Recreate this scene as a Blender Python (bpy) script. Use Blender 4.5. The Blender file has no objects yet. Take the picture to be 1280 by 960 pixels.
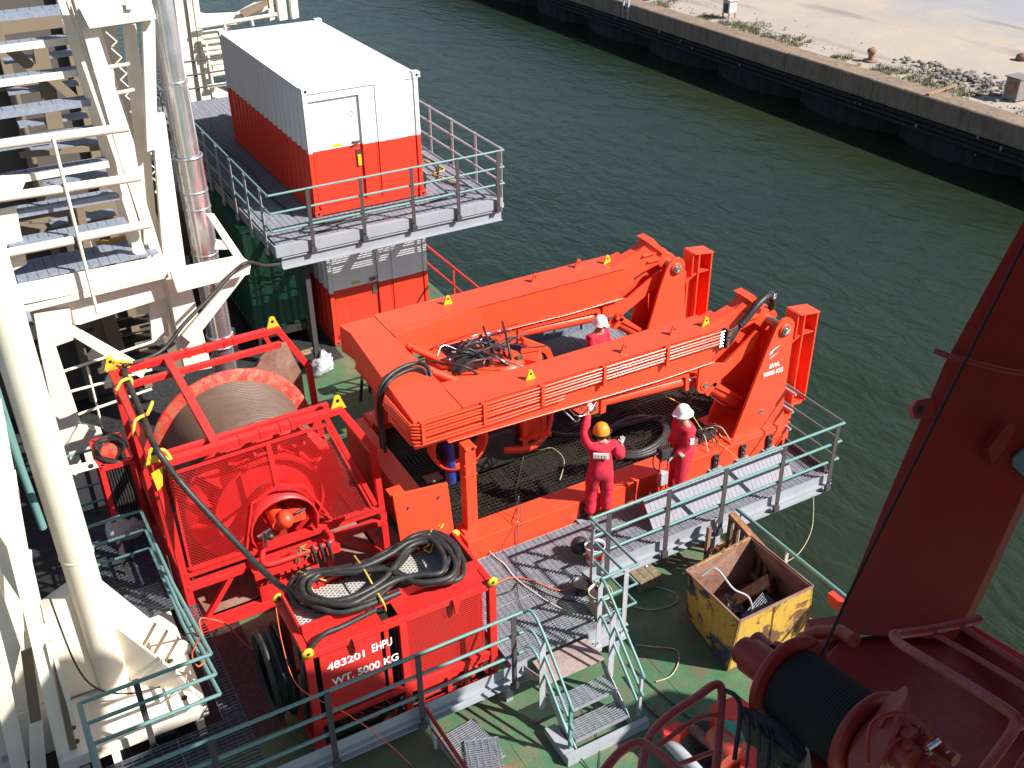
import bpy, bmesh, math, random
from mathutils import Vector, Matrix
random.seed(7)
sc = bpy.context.scene
PI = math.pi

# ---------------------------------------------------------------- camera
CAM = Vector((-6.176, -19.352, 11.417))
RT = Vector((0.8718, -0.4897, -0.0107)); UP = Vector((0.2637, 0.4508, 0.8528)); FW = Vector((0.4127, 0.7463, -0.5222))
cd = bpy.data.cameras.new('camera'); cam = bpy.data.objects.new('camera', cd); sc.collection.objects.link(cam)
cd.sensor_width = 36; cd.lens = 36 * 1300 / 1280; cd.clip_start = .1; cd.clip_end = 3000
cam.matrix_world = Matrix(((RT.x, UP.x, -FW.x, CAM.x), (RT.y, UP.y, -FW.y, CAM.y), (RT.z, UP.z, -FW.z, CAM.z), (0, 0, 0, 1)))
sc.camera = cam
sc.render.resolution_x = 1024; sc.render.resolution_y = 768

# ---------------------------------------------------------------- sky, sun, exposure
w = bpy.data.worlds.new('World'); sc.world = w; w.use_nodes = True
nt = w.node_tree; bg = nt.nodes['Background']; sky = nt.nodes.new('ShaderNodeTexSky')
SUN = Vector((.80, -.88, 1.0)).normalized()
sky.sky_type = 'NISHITA'; sky.sun_disc = False
sky.sun_elevation = math.asin(SUN.z); sky.sun_rotation = math.atan2(SUN.x, SUN.y)
sky.dust_density = 0.6; sky.ozone_density = 1.5
nt.links.new(sky.outputs[0], bg.inputs[0]); bg.inputs[1].default_value = 0.07
sd = bpy.data.lights.new('sun', 'SUN'); sd.energy = 5.0; sd.angle = math.radians(.5); sd.color = (1, .96, .9)
sun = bpy.data.objects.new('sun', sd); sc.collection.objects.link(sun)
sun.rotation_euler = (-SUN).to_track_quat('-Z', 'Y').to_euler(); sun.location = (40, -44, 50)
sc.view_settings.view_transform = 'Standard'; sc.view_settings.look = 'None'
sc.view_settings.gamma = 1; sc.view_settings.exposure = 0.8

# ---------------------------------------------------------------- helpers
def ray(px, py): return RT * ((px - 640) / 1300) - UP * ((py - 480) / 1300) + FW
def AZ(px, py, z): d = ray(px, py); return CAM + d * ((z - CAM.z) / d.z)
def AX(px, py, x): d = ray(px, py); return CAM + d * ((x - CAM.x) / d.x)
def AY(px, py, y): d = ray(px, py); return CAM + d * ((y - CAM.y) / d.y)
def AD(px, py, k): return CAM + ray(px, py) * k      # k metres along the view

class MB:
    def __init__(s): s.v = []; s.f = []; s.sm = []; s.mi = []; s.m = 0
    def add(s, vs, fs, smooth=False):
        n = len(s.v); s.v += [tuple(v) for v in vs]
        for f in fs: s.f.append([i + n for i in f]); s.sm.append(smooth); s.mi.append(s.m)
        return s
    def box(s, x0, x1, y0, y1, z0, z1):
        vs = [(x, y, z) for z in (z0, z1) for y in (y0, y1) for x in (x0, x1)]
        return s.add(vs, [(0, 2, 3, 1), (4, 5, 7, 6), (0, 1, 5, 4), (2, 6, 7, 3), (0, 4, 6, 2), (1, 3, 7, 5)])
    def bar(s, p, q, w, h, up=(0, 0, 1), ex=0):
        p = Vector(p); q = Vector(q); d = (q - p)
        if d.length < 1e-6: return s
        d.normalize(); p = p - d * ex; q = q + d * ex
        u = Vector(up)
        if abs(d.dot(u.normalized())) > .99: u = Vector((0, 1, 0)) if abs(d.y) < .9 else Vector((1, 0, 0))
        a = d.cross(u).normalized() * (w / 2); b = a.cross(d).normalized() * (h / 2)
        vs = [c + i * a + j * b for c in (p, q) for i, j in ((-1, -1), (1, -1), (1, 1), (-1, 1))]
        return s.add(vs, [(3, 2, 1, 0), (4, 5, 6, 7), (0, 1, 5, 4), (1, 2, 6, 5), (2, 3, 7, 6), (3, 0, 4, 7)])
    def tube(s, pts, r, n=8, closed=False, smooth=True):
        pts = [Vector(p) for p in pts]; m = len(pts); vs = []; prev = None
        for i, p in enumerate(pts):
            if closed: t = pts[(i + 1) % m] - pts[i - 1]
            else: t = pts[min(i + 1, m - 1)] - pts[max(i - 1, 0)]
            if t.length < 1e-9: t = Vector((0, 0, 1))
            t.normalize()
            if prev is None:
                a = t.orthogonal().normalized()
            else:
                a = prev - t * prev.dot(t)
                a = a.normalized() if a.length > 1e-6 else t.orthogonal().normalized()
            prev = a; b = t.cross(a); rr = r[i] if isinstance(r, (list, tuple)) else r
            vs += [p + (a * math.cos(2 * PI * k / n) + b * math.sin(2 * PI * k / n)) * rr for k in range(n)]
        fs = []
        for i in range(m if closed else m - 1):
            for k in range(n):
                a0 = i * n + k; a1 = i * n + (k + 1) % n; b0 = ((i + 1) % m) * n + k; b1 = ((i + 1) % m) * n + (k + 1) % n
                fs.append((a0, a1, b1, b0))
        s.add(vs, fs, smooth)
        if not closed:
            s.add(vs[:n], [tuple(range(n))[::-1]]); s.add(vs[-n:], [tuple(range(n))])
        return s
    def cyl(s, p, q, r, n=16, r2=None, smooth=True):
        return s.tube([p, q], [r, r if r2 is None else r2], n, smooth=smooth)
    def prism(s, poly, a, b, axis='y'):
        # poly in the two other coordinates, a..b along axis
        def P(u, v, t): return {'y': (u, t, v), 'x': (t, u, v), 'z': (u, v, t)}[axis]
        n = len(poly); vs = [P(u, v, a) for u, v in poly] + [P(u, v, b) for u, v in poly]
        fs = [tuple(range(n))[::-1], tuple(range(n, 2 * n))] + [(i, (i + 1) % n, n + (i + 1) % n, n + i) for i in range(n)]
        return s.add(vs, fs)
    def slab(s, pts, th):
        # polygon of 3-D points given a thickness vector
        th = Vector(th); n = len(pts); vs = [Vector(p) for p in pts]; vs += [v + th for v in vs]
        fs = [tuple(range(n))[::-1], tuple(range(n, 2 * n))] + [(i, (i + 1) % n, n + (i + 1) % n, n + i) for i in range(n)]
        return s.add(vs, fs)
    def lathe(s, prof, c, ax=(0, 0, 1), n=24, smooth=True, frm=0, to=2 * PI):
        c = Vector(c); ax = Vector(ax).normalized(); a = ax.orthogonal().normalized(); b = ax.cross(a); m = len(prof)
        full = abs(to - frm - 2 * PI) < 1e-6; k = n if full else n + 1; vs = []
        for i in range(k):
            t = frm + (to - frm) * i / n; e = a * math.cos(t) + b * math.sin(t)
            vs += [c + e * r + ax * z for r, z in prof]
        fs = []
        for i in range(n):
            j = (i + 1) % k
            for q in range(m - 1): fs.append((i * m + q, j * m + q, j * m + q + 1, i * m + q + 1))
        return s.add(vs, fs, smooth)
    def sphere(s, c, r, n=12, m=8, sc3=(1, 1, 1)):
        c = Vector(c); vs = []; fs = []
        for i in range(m + 1):
            t = PI * i / m
            for k in range(n):
                p = 2 * PI * k / n; vs.append(c + Vector((r * math.sin(t) * math.cos(p) * sc3[0], r * math.sin(t) * math.sin(p) * sc3[1], r * math.cos(t) * sc3[2])))
        for i in range(m):
            for k in range(n): fs.append((i * n + k, (i + 1) * n + k, (i + 1) * n + (k + 1) % n, i * n + (k + 1) % n))
        return s.add(vs, fs, True)
    def chan(s, p, q, h, wf, t=.012, side=1):
        # rolled channel: web + two flanges, h in z, flange towards side * (d x z)
        p = Vector(p); q = Vector(q); d = (q - p).normalized(); a = d.cross(Vector((0, 0, 1))).normalized() * side
        s.bar(p, q, t, h); 
        for k in (1, -1):
            o = Vector((0, 0, k * (h / 2 - t / 2))) + a * (wf / 2 + t / 2 + .0005)
            s.bar(p + o, q + o, wf, t)
        return s
    def ibeam(s, p, q, h, wf, t=.015):
        p = Vector(p); q = Vector(q); z = Vector((0, 0, h / 2 - t / 2))
        s.bar(p, q, t, h - 2 * t - .002)
        s.bar(p + z, q + z, wf, t); s.bar(p - z, q - z, wf, t); return s

ORG = {}
def _link(name, data): o = bpy.data.objects.new(name, data); sc.collection.objects.link(o); return o
def props(o, label=None, cat=None, group=None, kind=None):
    if label: o['label'] = label
    if cat: o['category'] = cat
    if group: o['group'] = group
    if kind: o['kind'] = kind
    return o
def thing(name, loc, label, cat, group=None):
    o = _link(name, None); o.location = loc; ORG[o.name] = Vector(loc); o.empty_display_size = .2
    return props(o, label, cat, group)
def build(mb, name, mat, parent=None, label=None, cat=None, group=None, kind=None, bevel=0, loc=None):
    if parent is not None: L = ORG[parent.name]
    elif loc is not None: L = Vector(loc)
    else:
        xs = [v[0] for v in mb.v]; ys = [v[1] for v in mb.v]; zs = [v[2] for v in mb.v]
        L = Vector(((min(xs) + max(xs)) / 2, (min(ys) + max(ys)) / 2, min(zs)))
    me = bpy.data.meshes.new(name)
    me.from_pydata([(v[0] - L.x, v[1] - L.y, v[2] - L.z) for v in mb.v], [], mb.f)
    me.polygons.foreach_set('use_smooth', mb.sm)
    mats = mat if isinstance(mat, (list, tuple)) else [mat]
    for m in mats: me.materials.append(m)
    if len(mats) > 1: me.polygons.foreach_set('material_index', mb.mi)
    me.update()
    bm = bmesh.new(); bm.from_mesh(me); bmesh.ops.recalc_face_normals(bm, faces=bm.faces); bm.to_mesh(me); bm.free()
    o = _link(name, me)
    if parent is not None: o.parent = parent
    else: o.location = L
    ORG[o.name] = L
    if bevel:
        b = o.modifiers.new('bevel', 'BEVEL'); b.width = bevel; b.segments = 2; b.limit_method = 'ANGLE'; b.angle_limit = math.radians(40)
    return props(o, label, cat, group, kind)
def dup(root, off=(0, 0, 0), label=None, group=None):
    def rec(o, par):
        c = o.copy(); sc.collection.objects.link(c)
        if par: c.parent = par
        ORG[c.name] = ORG[o.name] + Vector(off)
        for ch in list(o.children): rec(ch, c)
        return c
    r = rec(root, None); r.location = root.location + Vector(off)
    if label: r['label'] = label
    if group: r['group'] = group
    return r
def smooth_path(pts, k=8, closed=False):
    P = [Vector(p) for p in pts]; n = len(P); out = []
    rng = range(n) if closed else range(n - 1)
    for i in rng:
        if closed: a, b, c, d = P[i - 1], P[i], P[(i + 1) % n], P[(i + 2) % n]
        else: a, b, c, d = P[max(i - 1, 0)], P[i], P[i + 1], P[min(i + 2, n - 1)]
        for j in range(k):
            t = j / k; out.append(.5 * ((2 * b) + (c - a) * t + (2 * a - 5 * b + 4 * c - d) * t * t + (3 * b - a - 3 * c + d) * t ** 3))
    if not closed: out.append(P[-1])
    return out
def hose(pts, r, k=8, n=8, closed=False): return MB().tube(smooth_path(pts, k, closed), r, n, closed)
def clip_line(poly, p, d):
    # clip the infinite 2-D line p+td to a convex polygon, returns (t0,t1) or None
    t0, t1 = -1e9, 1e9; n = len(poly)
    area = sum(poly[i][0] * poly[(i + 1) % n][1] - poly[(i + 1) % n][0] * poly[i][1] for i in range(n)); sg = 1 if area > 0 else -1
    for i in range(n):
        a = poly[i]; b = poly[(i + 1) % n]; e = (b[0] - a[0], b[1] - a[1]); nx, ny = -e[1] * sg, e[0] * sg
        num = (p[0] - a[0]) * nx + (p[1] - a[1]) * ny; den = d[0] * nx + d[1] * ny
        if abs(den) < 1e-12:
            if num < 0: return None
            continue
        t = -num / den
        if den > 0: t0 = max(t0, t)
        else: t1 = min(t1, t)
    return (t0, t1) if t1 > t0 + 1e-4 else None
def grating(mb, poly, z, pitch=.04, cross=.10, depth=.03, tb=.005, tc=.005, along='x'):
    # bearing bars along `along`, top face at z; poly is a convex (x, y) polygon
    xs = [p[0] for p in poly]; ys = [p[1] for p in poly]
    def lines(ax, step, hz, top, t):
        lo, hi = (min(ys), max(ys)) if ax == 'x' else (min(xs), max(xs)); k = lo + step * .5
        while k < hi:
            p = (0, k) if ax == 'x' else (k, 0); d = (1, 0) if ax == 'x' else (0, 1); c = clip_line(poly, p, d)
            if c:
                if ax == 'x': mb.box(c[0], c[1], k - t / 2, k + t / 2, top - hz, top)
                else: mb.box(k - t / 2, k + t / 2, c[0], c[1], top - hz, top)
            k += step
    lines(along, pitch, depth, z, tb); lines('y' if along == 'x' else 'x', cross, .008, z + .001, tc)
    return mb
def frame_rect(mb, poly, z, w=.03, h=.03):
    n = len(poly)
    for i in range(n):
        a = Vector((*poly[i], z - h / 2)); b = Vector((*poly[(i + 1) % n], z - h / 2)); mb.bar(a, b, w, h)
def wiremesh(mb, o, u, v, poly, pitch, r, ang=(45, -45)):
    # mesh of thin wires in the plane o + a*u + b*v clipped to the convex polygon poly (a, b)
    o = Vector(o); u = Vector(u); v = Vector(v); nrm = u.cross(v).normalized()
    cx = sum(p[0] for p in poly) / len(poly); cy = sum(p[1] for p in poly) / len(poly); R = max(math.hypot(p[0] - cx, p[1] - cy) for p in poly)
    for q, A in enumerate(ang):
        A = math.radians(A); d = (math.cos(A), math.sin(A)); e = (-d[1], d[0]); k = -R
        while k < R:
            p = (cx + e[0] * k, cy + e[1] * k); c = clip_line(poly, p, d)
            if c:
                a = o + u * (p[0] + d[0] * c[0]) + v * (p[1] + d[1] * c[0]) + nrm * (r * .8 * q); b = o + u * (p[0] + d[0] * c[1]) + v * (p[1] + d[1] * c[1]) + nrm * (r * .8 * q)
                mb.bar(a, b, r * 2, r * .8, nrm)
            k += pitch
    return mb

# ---------------------------------------------------------------- materials
def _nodes(name):
    m = bpy.data.materials.new(name); m.use_nodes = True; t = m.node_tree; b = t.nodes['Principled BSDF']; return m, t, b
def _noise(t, vec, scale, detail=4, rough=.6, dist=0):
    n = t.nodes.new('ShaderNodeTexNoise'); n.inputs['Scale'].default_value = scale; n.inputs['Detail'].default_value = detail
    n.inputs['Roughness'].default_value = rough; n.inputs['Distortion'].default_value = dist
    t.links.new(vec, n.inputs['Vector']); return n.outputs['Fac']
def _ramp(t, fac, a, b, ca=(0, 0, 0, 1), cb=(1, 1, 1, 1)):
    r = t.nodes.new('ShaderNodeValToRGB'); r.color_ramp.elements[0].position = a; r.color_ramp.elements[1].position = b
    r.color_ramp.elements[0].color = ca; r.color_ramp.elements[1].color = cb; t.links.new(fac, r.inputs[0]); return r.outputs[0]
def _mix(t, fac, a, b, mode='MIX'):
    m = t.nodes.new('ShaderNodeMix'); m.data_type = 'RGBA'; m.blend_type = mode
    for val, s in ((fac, 0), (a, 6), (b, 7)):
        if isinstance(val, (int, float)): m.inputs[s].default_value = val
        elif isinstance(val, tuple): m.inputs[s].default_value = (*val[:3], 1)
        else: t.links.new(val, m.inputs[s])
    return m.outputs[2]
def _bump(t, b, h, st, dist=.02):
    n = t.nodes.new('ShaderNodeBump'); n.inputs['Strength'].default_value = st; n.inputs['Distance'].default_value = dist
    t.links.new(h, n.inputs['Height']); t.links.new(n.outputs[0], b.inputs['Normal'])
def _mul(t, a, b):
    m = t.nodes.new('ShaderNodeMath'); m.operation = 'MULTIPLY'
    for v, s in ((a, 0), (b, 1)):
        if isinstance(v, (int, float)): m.inputs[s].default_value = v
        else: t.links.new(v, m.inputs[s])
    return m.outputs[0]
def _vec(t, stretch=(1, 1, 1), src='Position'):
    if src == 'Position': g = t.nodes.new('ShaderNodeNewGeometry'); o = g.outputs['Position']
    else: g = t.nodes.new('ShaderNodeTexCoord'); o = g.outputs['Object']
    mp = t.nodes.new('ShaderNodeMapping'); mp.inputs['Scale'].default_value = stretch; t.links.new(o, mp.inputs[0]); return mp.outputs[0]
def paint(name, col, rough=.45, var=.25, dirt=.35, dcol=(.10, .06, .04), dpos=.62, metal=0, bump=.08, spec=.5, fade=None):
    m, t, b = _nodes(name); v = _vec(t)
    n1 = _noise(t, v, 1.7, 6); n2 = _noise(t, v, 22, 4, .7); n3 = _noise(t, _vec(t, (9, 9, 1.1)), 1.6, 5, .7)
    fc = fade or tuple(min(1, c * .62 + .03) for c in col)
    c = _mix(t, _mul(t, _ramp(t, n1, .35, .7), var * 2), col, fc)
    c = _mix(t, _mul(t, _ramp(t, n3, dpos - .08, dpos + .12), dirt), c, dcol)
    c = _mix(t, _mul(t, _ramp(t, n2, .66, .74), dirt * .8), c, dcol)
    t.links.new(c, b.inputs['Base Color'])
    rr = _ramp(t, n2, .3, .8, (rough * .8,) * 3 + (1,), (min(1, rough * 1.35),) * 3 + (1,)); t.links.new(rr, b.inputs['Roughness'])
    b.inputs['Metallic'].default_value = metal; b.inputs['Specular IOR Level'].default_value = spec
    _bump(t, b, n1, bump, .03); return m
def plain(name, col, rough=.6, metal=0, var=.2):
    m, t, b = _nodes(name); n = _noise(t, _vec(t), 14, 4)
    c = _mix(t, _ramp(t, n, .35, .7), tuple(x * (1 - var) for x in col), tuple(min(1, x * (1 + var)) for x in col))
    t.links.new(c, b.inputs['Base Color']); b.inputs['Roughness'].default_value = rough; b.inputs['Metallic'].default_value = metal; return m
M = {}
M['orange'] = paint('orange_red_gloss_paint', (.86, .072, .024), .40, .12, .14, (.3, .05, .03), .66, bump=.06)
M['red'] = paint('red_frame_paint', (.68, .022, .020), .42, .15, .3, (.16, .05, .035), .64)
def mat_worn():
    m, t, b = _nodes('worn_red_flange_paint'); v = _vec(t); n1 = _noise(t, v, 7, 6, .7, .3); n2 = _noise(t, v, 2.5, 5, .7)
    c = _mix(t, _ramp(t, n1, .49, .55), (.62, .035, .025), (.44, .13, .07)); c = _mix(t, _mul(t, _ramp(t, n2, .5, .62), .6), c, (.30, .10, .06))
    t.links.new(c, b.inputs['Base Color']); b.inputs['Roughness'].default_value = .6; _bump(t, b, n1, .25, .01); return m
M['redworn'] = mat_worn(); M['orangegloss'] = paint('glossy_orange_pipe_paint', (.86, .075, .025), .2, .05, .05, (.3, .05, .03), .7, bump=.02)
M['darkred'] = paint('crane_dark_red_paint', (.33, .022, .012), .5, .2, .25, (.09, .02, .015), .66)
M['brightred'] = paint('machinery_red', (.72, .05, .03), .5, .15, .3)
M['teal'] = paint('teal_handrail_paint', (.13, .27, .25), .45, .2, .3, (.12, .09, .07), .66)
M['darkpost'] = paint('dark_stanchion_steel', (.06, .05, .055), .6, .3, .4, (.12, .07, .05), .6)
M['greypost'] = paint('grey_stanchion_steel', (.42, .43, .45), .55, .25, .35, (.2, .16, .13), .58)
M['greybeam'] = paint('grey_primed_beam', (.34, .36, .39), .55, .2, .35, (.25, .2, .16), .6)
M['galv'] = plain('galvanised_grating', (.30, .31, .35), .55, .15, .2)
M['darkgrate'] = plain('black_shaded_grating', (.032, .026, .018), .5, .0, .35)  # black floor paint, darkened further to put in the shade over it
M['cream'] = paint('cream_structure_paint', (.82, .74, .60), .5, .08, .15, (.42, .27, .14), .66)
M['creamgrate'] = plain('pale_blue_grey_tread', (.25, .285, .35), .55, .1, .15)
M['yellow'] = paint('yellow_lug_paint', (.80, .50, .015), .5, .15, .3)
M['rubber'] = plain('black_hose_rubber', (.028, .026, .024), .5, 0, .4)
M['rope'] = plain('yellow_rope', (.75, .45, .06), .8, 0, .2)
M['paleropes'] = plain('pale_grubby_rope', (.50, .42, .28), .85, 0, .2)
M['orangecord'] = plain('orange_cord', (.75, .15, .05), .7, 0, .2)
M['white'] = plain('white_print', (.85, .85, .85), .6, 0, .05)
M['steel'] = plain('bright_steel', (.55, .55, .55), .28, 1, .15)
M['pin'] = plain('dull_steel_pin', (.30, .27, .24), .4, .8, .3)
M['stainless'] = None
M['black'] = plain('black_void', (.012, .012, .013), .8)
M['darkmech'] = plain('greasy_dark_steel', (.05, .045, .045), .45, .4, .4)
M['blue'] = plain('blue_cylinder_paint', (.02, .04, .22), .4)
M['wood'] = plain('weathered_timber', (.33, .20, .12), .8, 0, .35)
M['canvas'] = plain('dusty_white_canvas', (.55, .50, .46), .9, 0, .15)
M['coverall'] = plain('red_coverall_cloth', (.62, .018, .045), .85, 0, .25)
M['skin'] = plain('skin', (.42, .22, .14), .6, 0, .08)
M['hatwhite'] = plain('white_hard_hat', (.82, .82, .82), .35, 0, .03)
M['hatorange'] = plain('orange_hard_hat', (.85, .26, .02), .35, 0, .05)
M['glove'] = plain('grey_work_glove', (.5, .48, .44), .85, 0, .2)
M['boot'] = plain('brown_leather_boot', (.09, .045, .03), .7, 0, .3)
M['dark_hair'] = plain('dark_hair', (.02, .015, .012), .8)
M['green'] = paint('green_container_paint', (.008, .085, .05), .5, .2, .2)
M['bucket'] = paint('cream_plastic_bucket', (.62, .50, .34), .6, .2, .5, (.2, .1, .05), .55)
def mat_stainless():
    m, t, b = _nodes('polished_stainless'); n = _noise(t, _vec(t, (1, 1, .4)), 6, 4)
    t.links.new(_ramp(t, n, .3, .7, (.80, .80, .84, 1), (.92, .92, .96, 1)), b.inputs['Base Color'])
    t.links.new(_ramp(t, n, .3, .7, (.18,) * 3 + (1,), (.30,) * 3 + (1,)), b.inputs['Roughness']); b.inputs['Metallic'].default_value = .92; _bump(t, b, n, .12, .02); return m
M['stainless'] = mat_stainless()
def mat_container(name, zsplit, white=(.80, .81, .82), red=(.78, .045, .02)):
    m, t, b = _nodes(name); g = t.nodes.new('ShaderNodeNewGeometry'); s = t.nodes.new('ShaderNodeSeparateXYZ'); t.links.new(g.outputs['Position'], s.inputs[0])
    nz = _noise(t, _vec(t), 5, 3); a = t.nodes.new('ShaderNodeMath'); a.operation = 'MULTIPLY_ADD'; t.links.new(nz, a.inputs[0]); a.inputs[1].default_value = .03; t.links.new(s.outputs[2], a.inputs[2])
    c = t.nodes.new('ShaderNodeMath'); c.operation = 'GREATER_THAN'; t.links.new(a.outputs[0], c.inputs[0]); c.inputs[1].default_value = zsplit
    col = _mix(t, c.outputs[0], red, white)
    n3 = _noise(t, _vec(t, (7, 7, .7)), 1.5, 5, .7); col = _mix(t, _mul(t, _ramp(t, n3, .6, .8), .25), col, (.3, .22, .16))
    t.links.new(col, b.inputs['Base Color']); b.inputs['Roughness'].default_value = .42; _bump(t, b, _noise(t, _vec(t), 2, 4), .08, .03); return m
def mat_deck():
    m, t, b = _nodes('green_painted_deck'); v = _vec(t)
    n1 = _noise(t, v, .9, 7, .65, .4); n2 = _noise(t, v, 3.5, 6, .7); n3 = _noise(t, v, 30, 4, .7)
    c = _mix(t, _ramp(t, n1, .4, .65), (.05, .155, .07), (.11, .195, .10))
    c = _mix(t, _mul(t, _ramp(t, n2, .49, .64), .85), c, (.15, .10, .065))
    c = _mix(t, _mul(t, _ramp(t, n1, .58, .74), .75), c, (.30, .13, .06))
    c = _mix(t, _mul(t, _ramp(t, n3, .45, .75), .5), c, (.035, .04, .035))
    t.links.new(c, b.inputs['Base Color']); t.links.new(_ramp(t, n2, .35, .7, (.35,) * 3 + (1,), (.75,) * 3 + (1,)), b.inputs['Roughness']); _bump(t, b, n2, .25, .01); return m
def mat_water():
    m, t, b = _nodes('harbour_water'); 
    big = _noise(t, _vec(t), .035, 3)
    c = _mix(t, _ramp(t, big, .35, .65), (.013, .023, .012), (.022, .030, .013))
    t.links.new(c, b.inputs['Base Color']); b.inputs['Roughness'].default_value = .16; b.inputs['IOR'].default_value = 1.40
    v = _vec(t, (1, .55, 1)); 
    mp = t.nodes.new('ShaderNodeMapping'); mp.inputs['Rotation'].default_value = (0, 0, .5); t.links.new(v, mp.inputs[0]); v = mp.outputs[0]
    a = _noise(t, v, 1.15, 3, .55, .6); f = _noise(t, v, 5.5, 5, .6, .3); g = _noise(t, v, .25, 3, .5)
    s = t.nodes.new('ShaderNodeMath'); s.operation = 'MULTIPLY_ADD'; t.links.new(f, s.inputs[0]); s.inputs[1].default_value = .22; t.links.new(a, s.inputs[2])
    s2 = t.nodes.new('ShaderNodeMath'); s2.operation = 'MULTIPLY_ADD'; t.links.new(g, s2.inputs[0]); s2.inputs[1].default_value = 1.6; t.links.new(s.outputs[0], s2.inputs[2])
    _bump(t, b, s2.outputs[0], .65, .20); return m
def mat_ground():
    m, t, b = _nodes('sandy_quay_apron'); v = _vec(t); g = t.nodes.new('ShaderNodeNewGeometry'); s = t.nodes.new('ShaderNodeSeparateXYZ'); t.links.new(g.outputs['Position'], s.inputs[0])
    n1 = _noise(t, v, .22, 7, .65, .4); n2 = _noise(t, v, 2.2, 6, .7); n3 = _noise(t, v, 14, 4, .7); ns = _noise(t, _vec(t, (.6, .08, 1)), .8, 5)
    c = _mix(t, _ramp(t, n1, .35, .65), (.42, .345, .27), (.35, .30, .26))
    c = _mix(t, _mul(t, _ramp(t, n2, .5, .7), .5), c, (.36, .30, .24))
    a = t.nodes.new('ShaderNodeMath'); a.operation = 'MULTIPLY_ADD'; t.links.new(n1, a.inputs[0]); a.inputs[1].default_value = 14; t.links.new(s.outputs[0], a.inputs[2])
    far = _ramp(t, _mul(t, a.outputs[0], .01), .51, .56)
    c = _mix(t, far, c, (.29, .29, .30)); c = _mix(t, _mul(t, _ramp(t, ns, .56, .66), .6), c, (.17, .14, .12))
    c = _mix(t, _mul(t, _ramp(t, n3, .55, .75), .35), c, (.25, .21, .17))
    t.links.new(c, b.inputs['Base Color']); b.inputs['Roughness'].default_value = .95; _bump(t, b, n2, .5, .05); return m
def mat_concrete(name, col, dark, rust=(.30, .14, .06), dpos=.5):
    m, t, b = _nodes(name); v = _vec(t); n1 = _noise(t, v, .8, 7, .7); n2 = _noise(t, _vec(t, (3, 3, .5)), 1.2, 6, .75); n3 = _noise(t, v, 9, 5, .7)
    c = _mix(t, _ramp(t, n1, .35, .65), col, tuple(x * .72 for x in col)); c = _mix(t, _mul(t, _ramp(t, n2, dpos, dpos + .2), .8), c, dark)
    c = _mix(t, _mul(t, _ramp(t, n3, .58, .72), .5), c, rust); t.links.new(c, b.inputs['Base Color']); b.inputs['Roughness'].default_value = .9; _bump(t, b, n3, .5, .03); return m
def mat_skip():
    m, t, b = _nodes('battered_yellow_skip_paint'); v = _vec(t); n1 = _noise(t, v, 2.2, 7, .7, .5); n2 = _noise(t, v, 1.1, 6, .6); n3 = _noise(t, v, 9, 5, .7)
    c = _mix(t, _mul(t, _ramp(t, n3, .35, .7), .45), (.62, .36, .05), (.42, .25, .06)); c = _mix(t, _ramp(t, n1, .52, .57), c, (.15, .065, .035))
    g = t.nodes.new('ShaderNodeNewGeometry'); s = t.nodes.new('ShaderNodeSeparateXYZ'); t.links.new(g.outputs['Normal'], s.inputs[0])
    k = t.nodes.new('ShaderNodeMath'); k.operation = 'LESS_THAN'; t.links.new(s.outputs[0], k.inputs[0]); k.inputs[1].default_value = -.7
    n4 = _ramp(t, n2, .50, .54)
    c = _mix(t, _mul(t, n4, k.outputs[0]), c, (.03, .04, .10)); c = _mix(t, _mul(t, _ramp(t, _noise(t, _vec(t, (5, 5, .8)), 2, 5, .7), .5, .7), .7), c, (.16, .08, .04)); t.links.new(c, b.inputs['Base Color']); b.inputs['Roughness'].default_value = .7; _bump(t, b, n1, .3, .02); return m
def mat_rust(name='rusty_steel', a=(.20, .085, .05), c2=(.34, .20, .15)):
    m, t, b = _nodes(name); v = _vec(t); n1 = _noise(t, v, 2.5, 7, .7, .4); n2 = _noise(t, v, 16, 5, .7)
    c = _mix(t, _ramp(t, n1, .35, .65), a, c2); c = _mix(t, _mul(t, _ramp(t, n2, .5, .7), .4), c, (.07, .05, .04)); t.links.new(c, b.inputs['Base Color']); b.inputs['Roughness'].default_value = .8; _bump(t, b, n2, .3, .01); return m
def mat_cable_drum():
    m, t, b = _nodes('wound_umbilical_cable'); v = _vec(t); n = _noise(t, _vec(t, (1, 6, 1)), 6, 4)
    t.links.new(_mix(t, _ramp(t, n, .35, .7), (.11, .064, .042), (.16, .10, .07)), b.inputs['Base Color']); b.inputs['Roughness'].default_value = .55; return m
M['deck'] = mat_deck(); M['water'] = mat_water(); M['ground'] = mat_ground(); M['skip'] = mat_skip(); M['rust'] = mat_rust(); M['cable'] = mat_cable_drum()
M['cope'] = mat_concrete('quay_cope_concrete', (.30, .215, .15), (.13, .09, .065), (.32, .15, .07), dpos=.45)
M['quayface'] = mat_concrete('dark_wet_quay_wall', (.030, .027, .025), (.012, .012, .013), (.09, .05, .03), .4)
M['ply'] = mat_rust('brown_step_plate', (.30, .22, .20), (.38, .30, .27))
M['hull'] = paint('ship_hull_paint', (.05, .05, .06), .5)
# ================================================================ THE SETTING
WZ = -4.5                                             # water level; ship's main deck is z = 0
mb = MB().box(-800, 1200, -600, 1500, WZ - 6, WZ); build(mb, 'water', M['water'], kind='structure')
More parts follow.
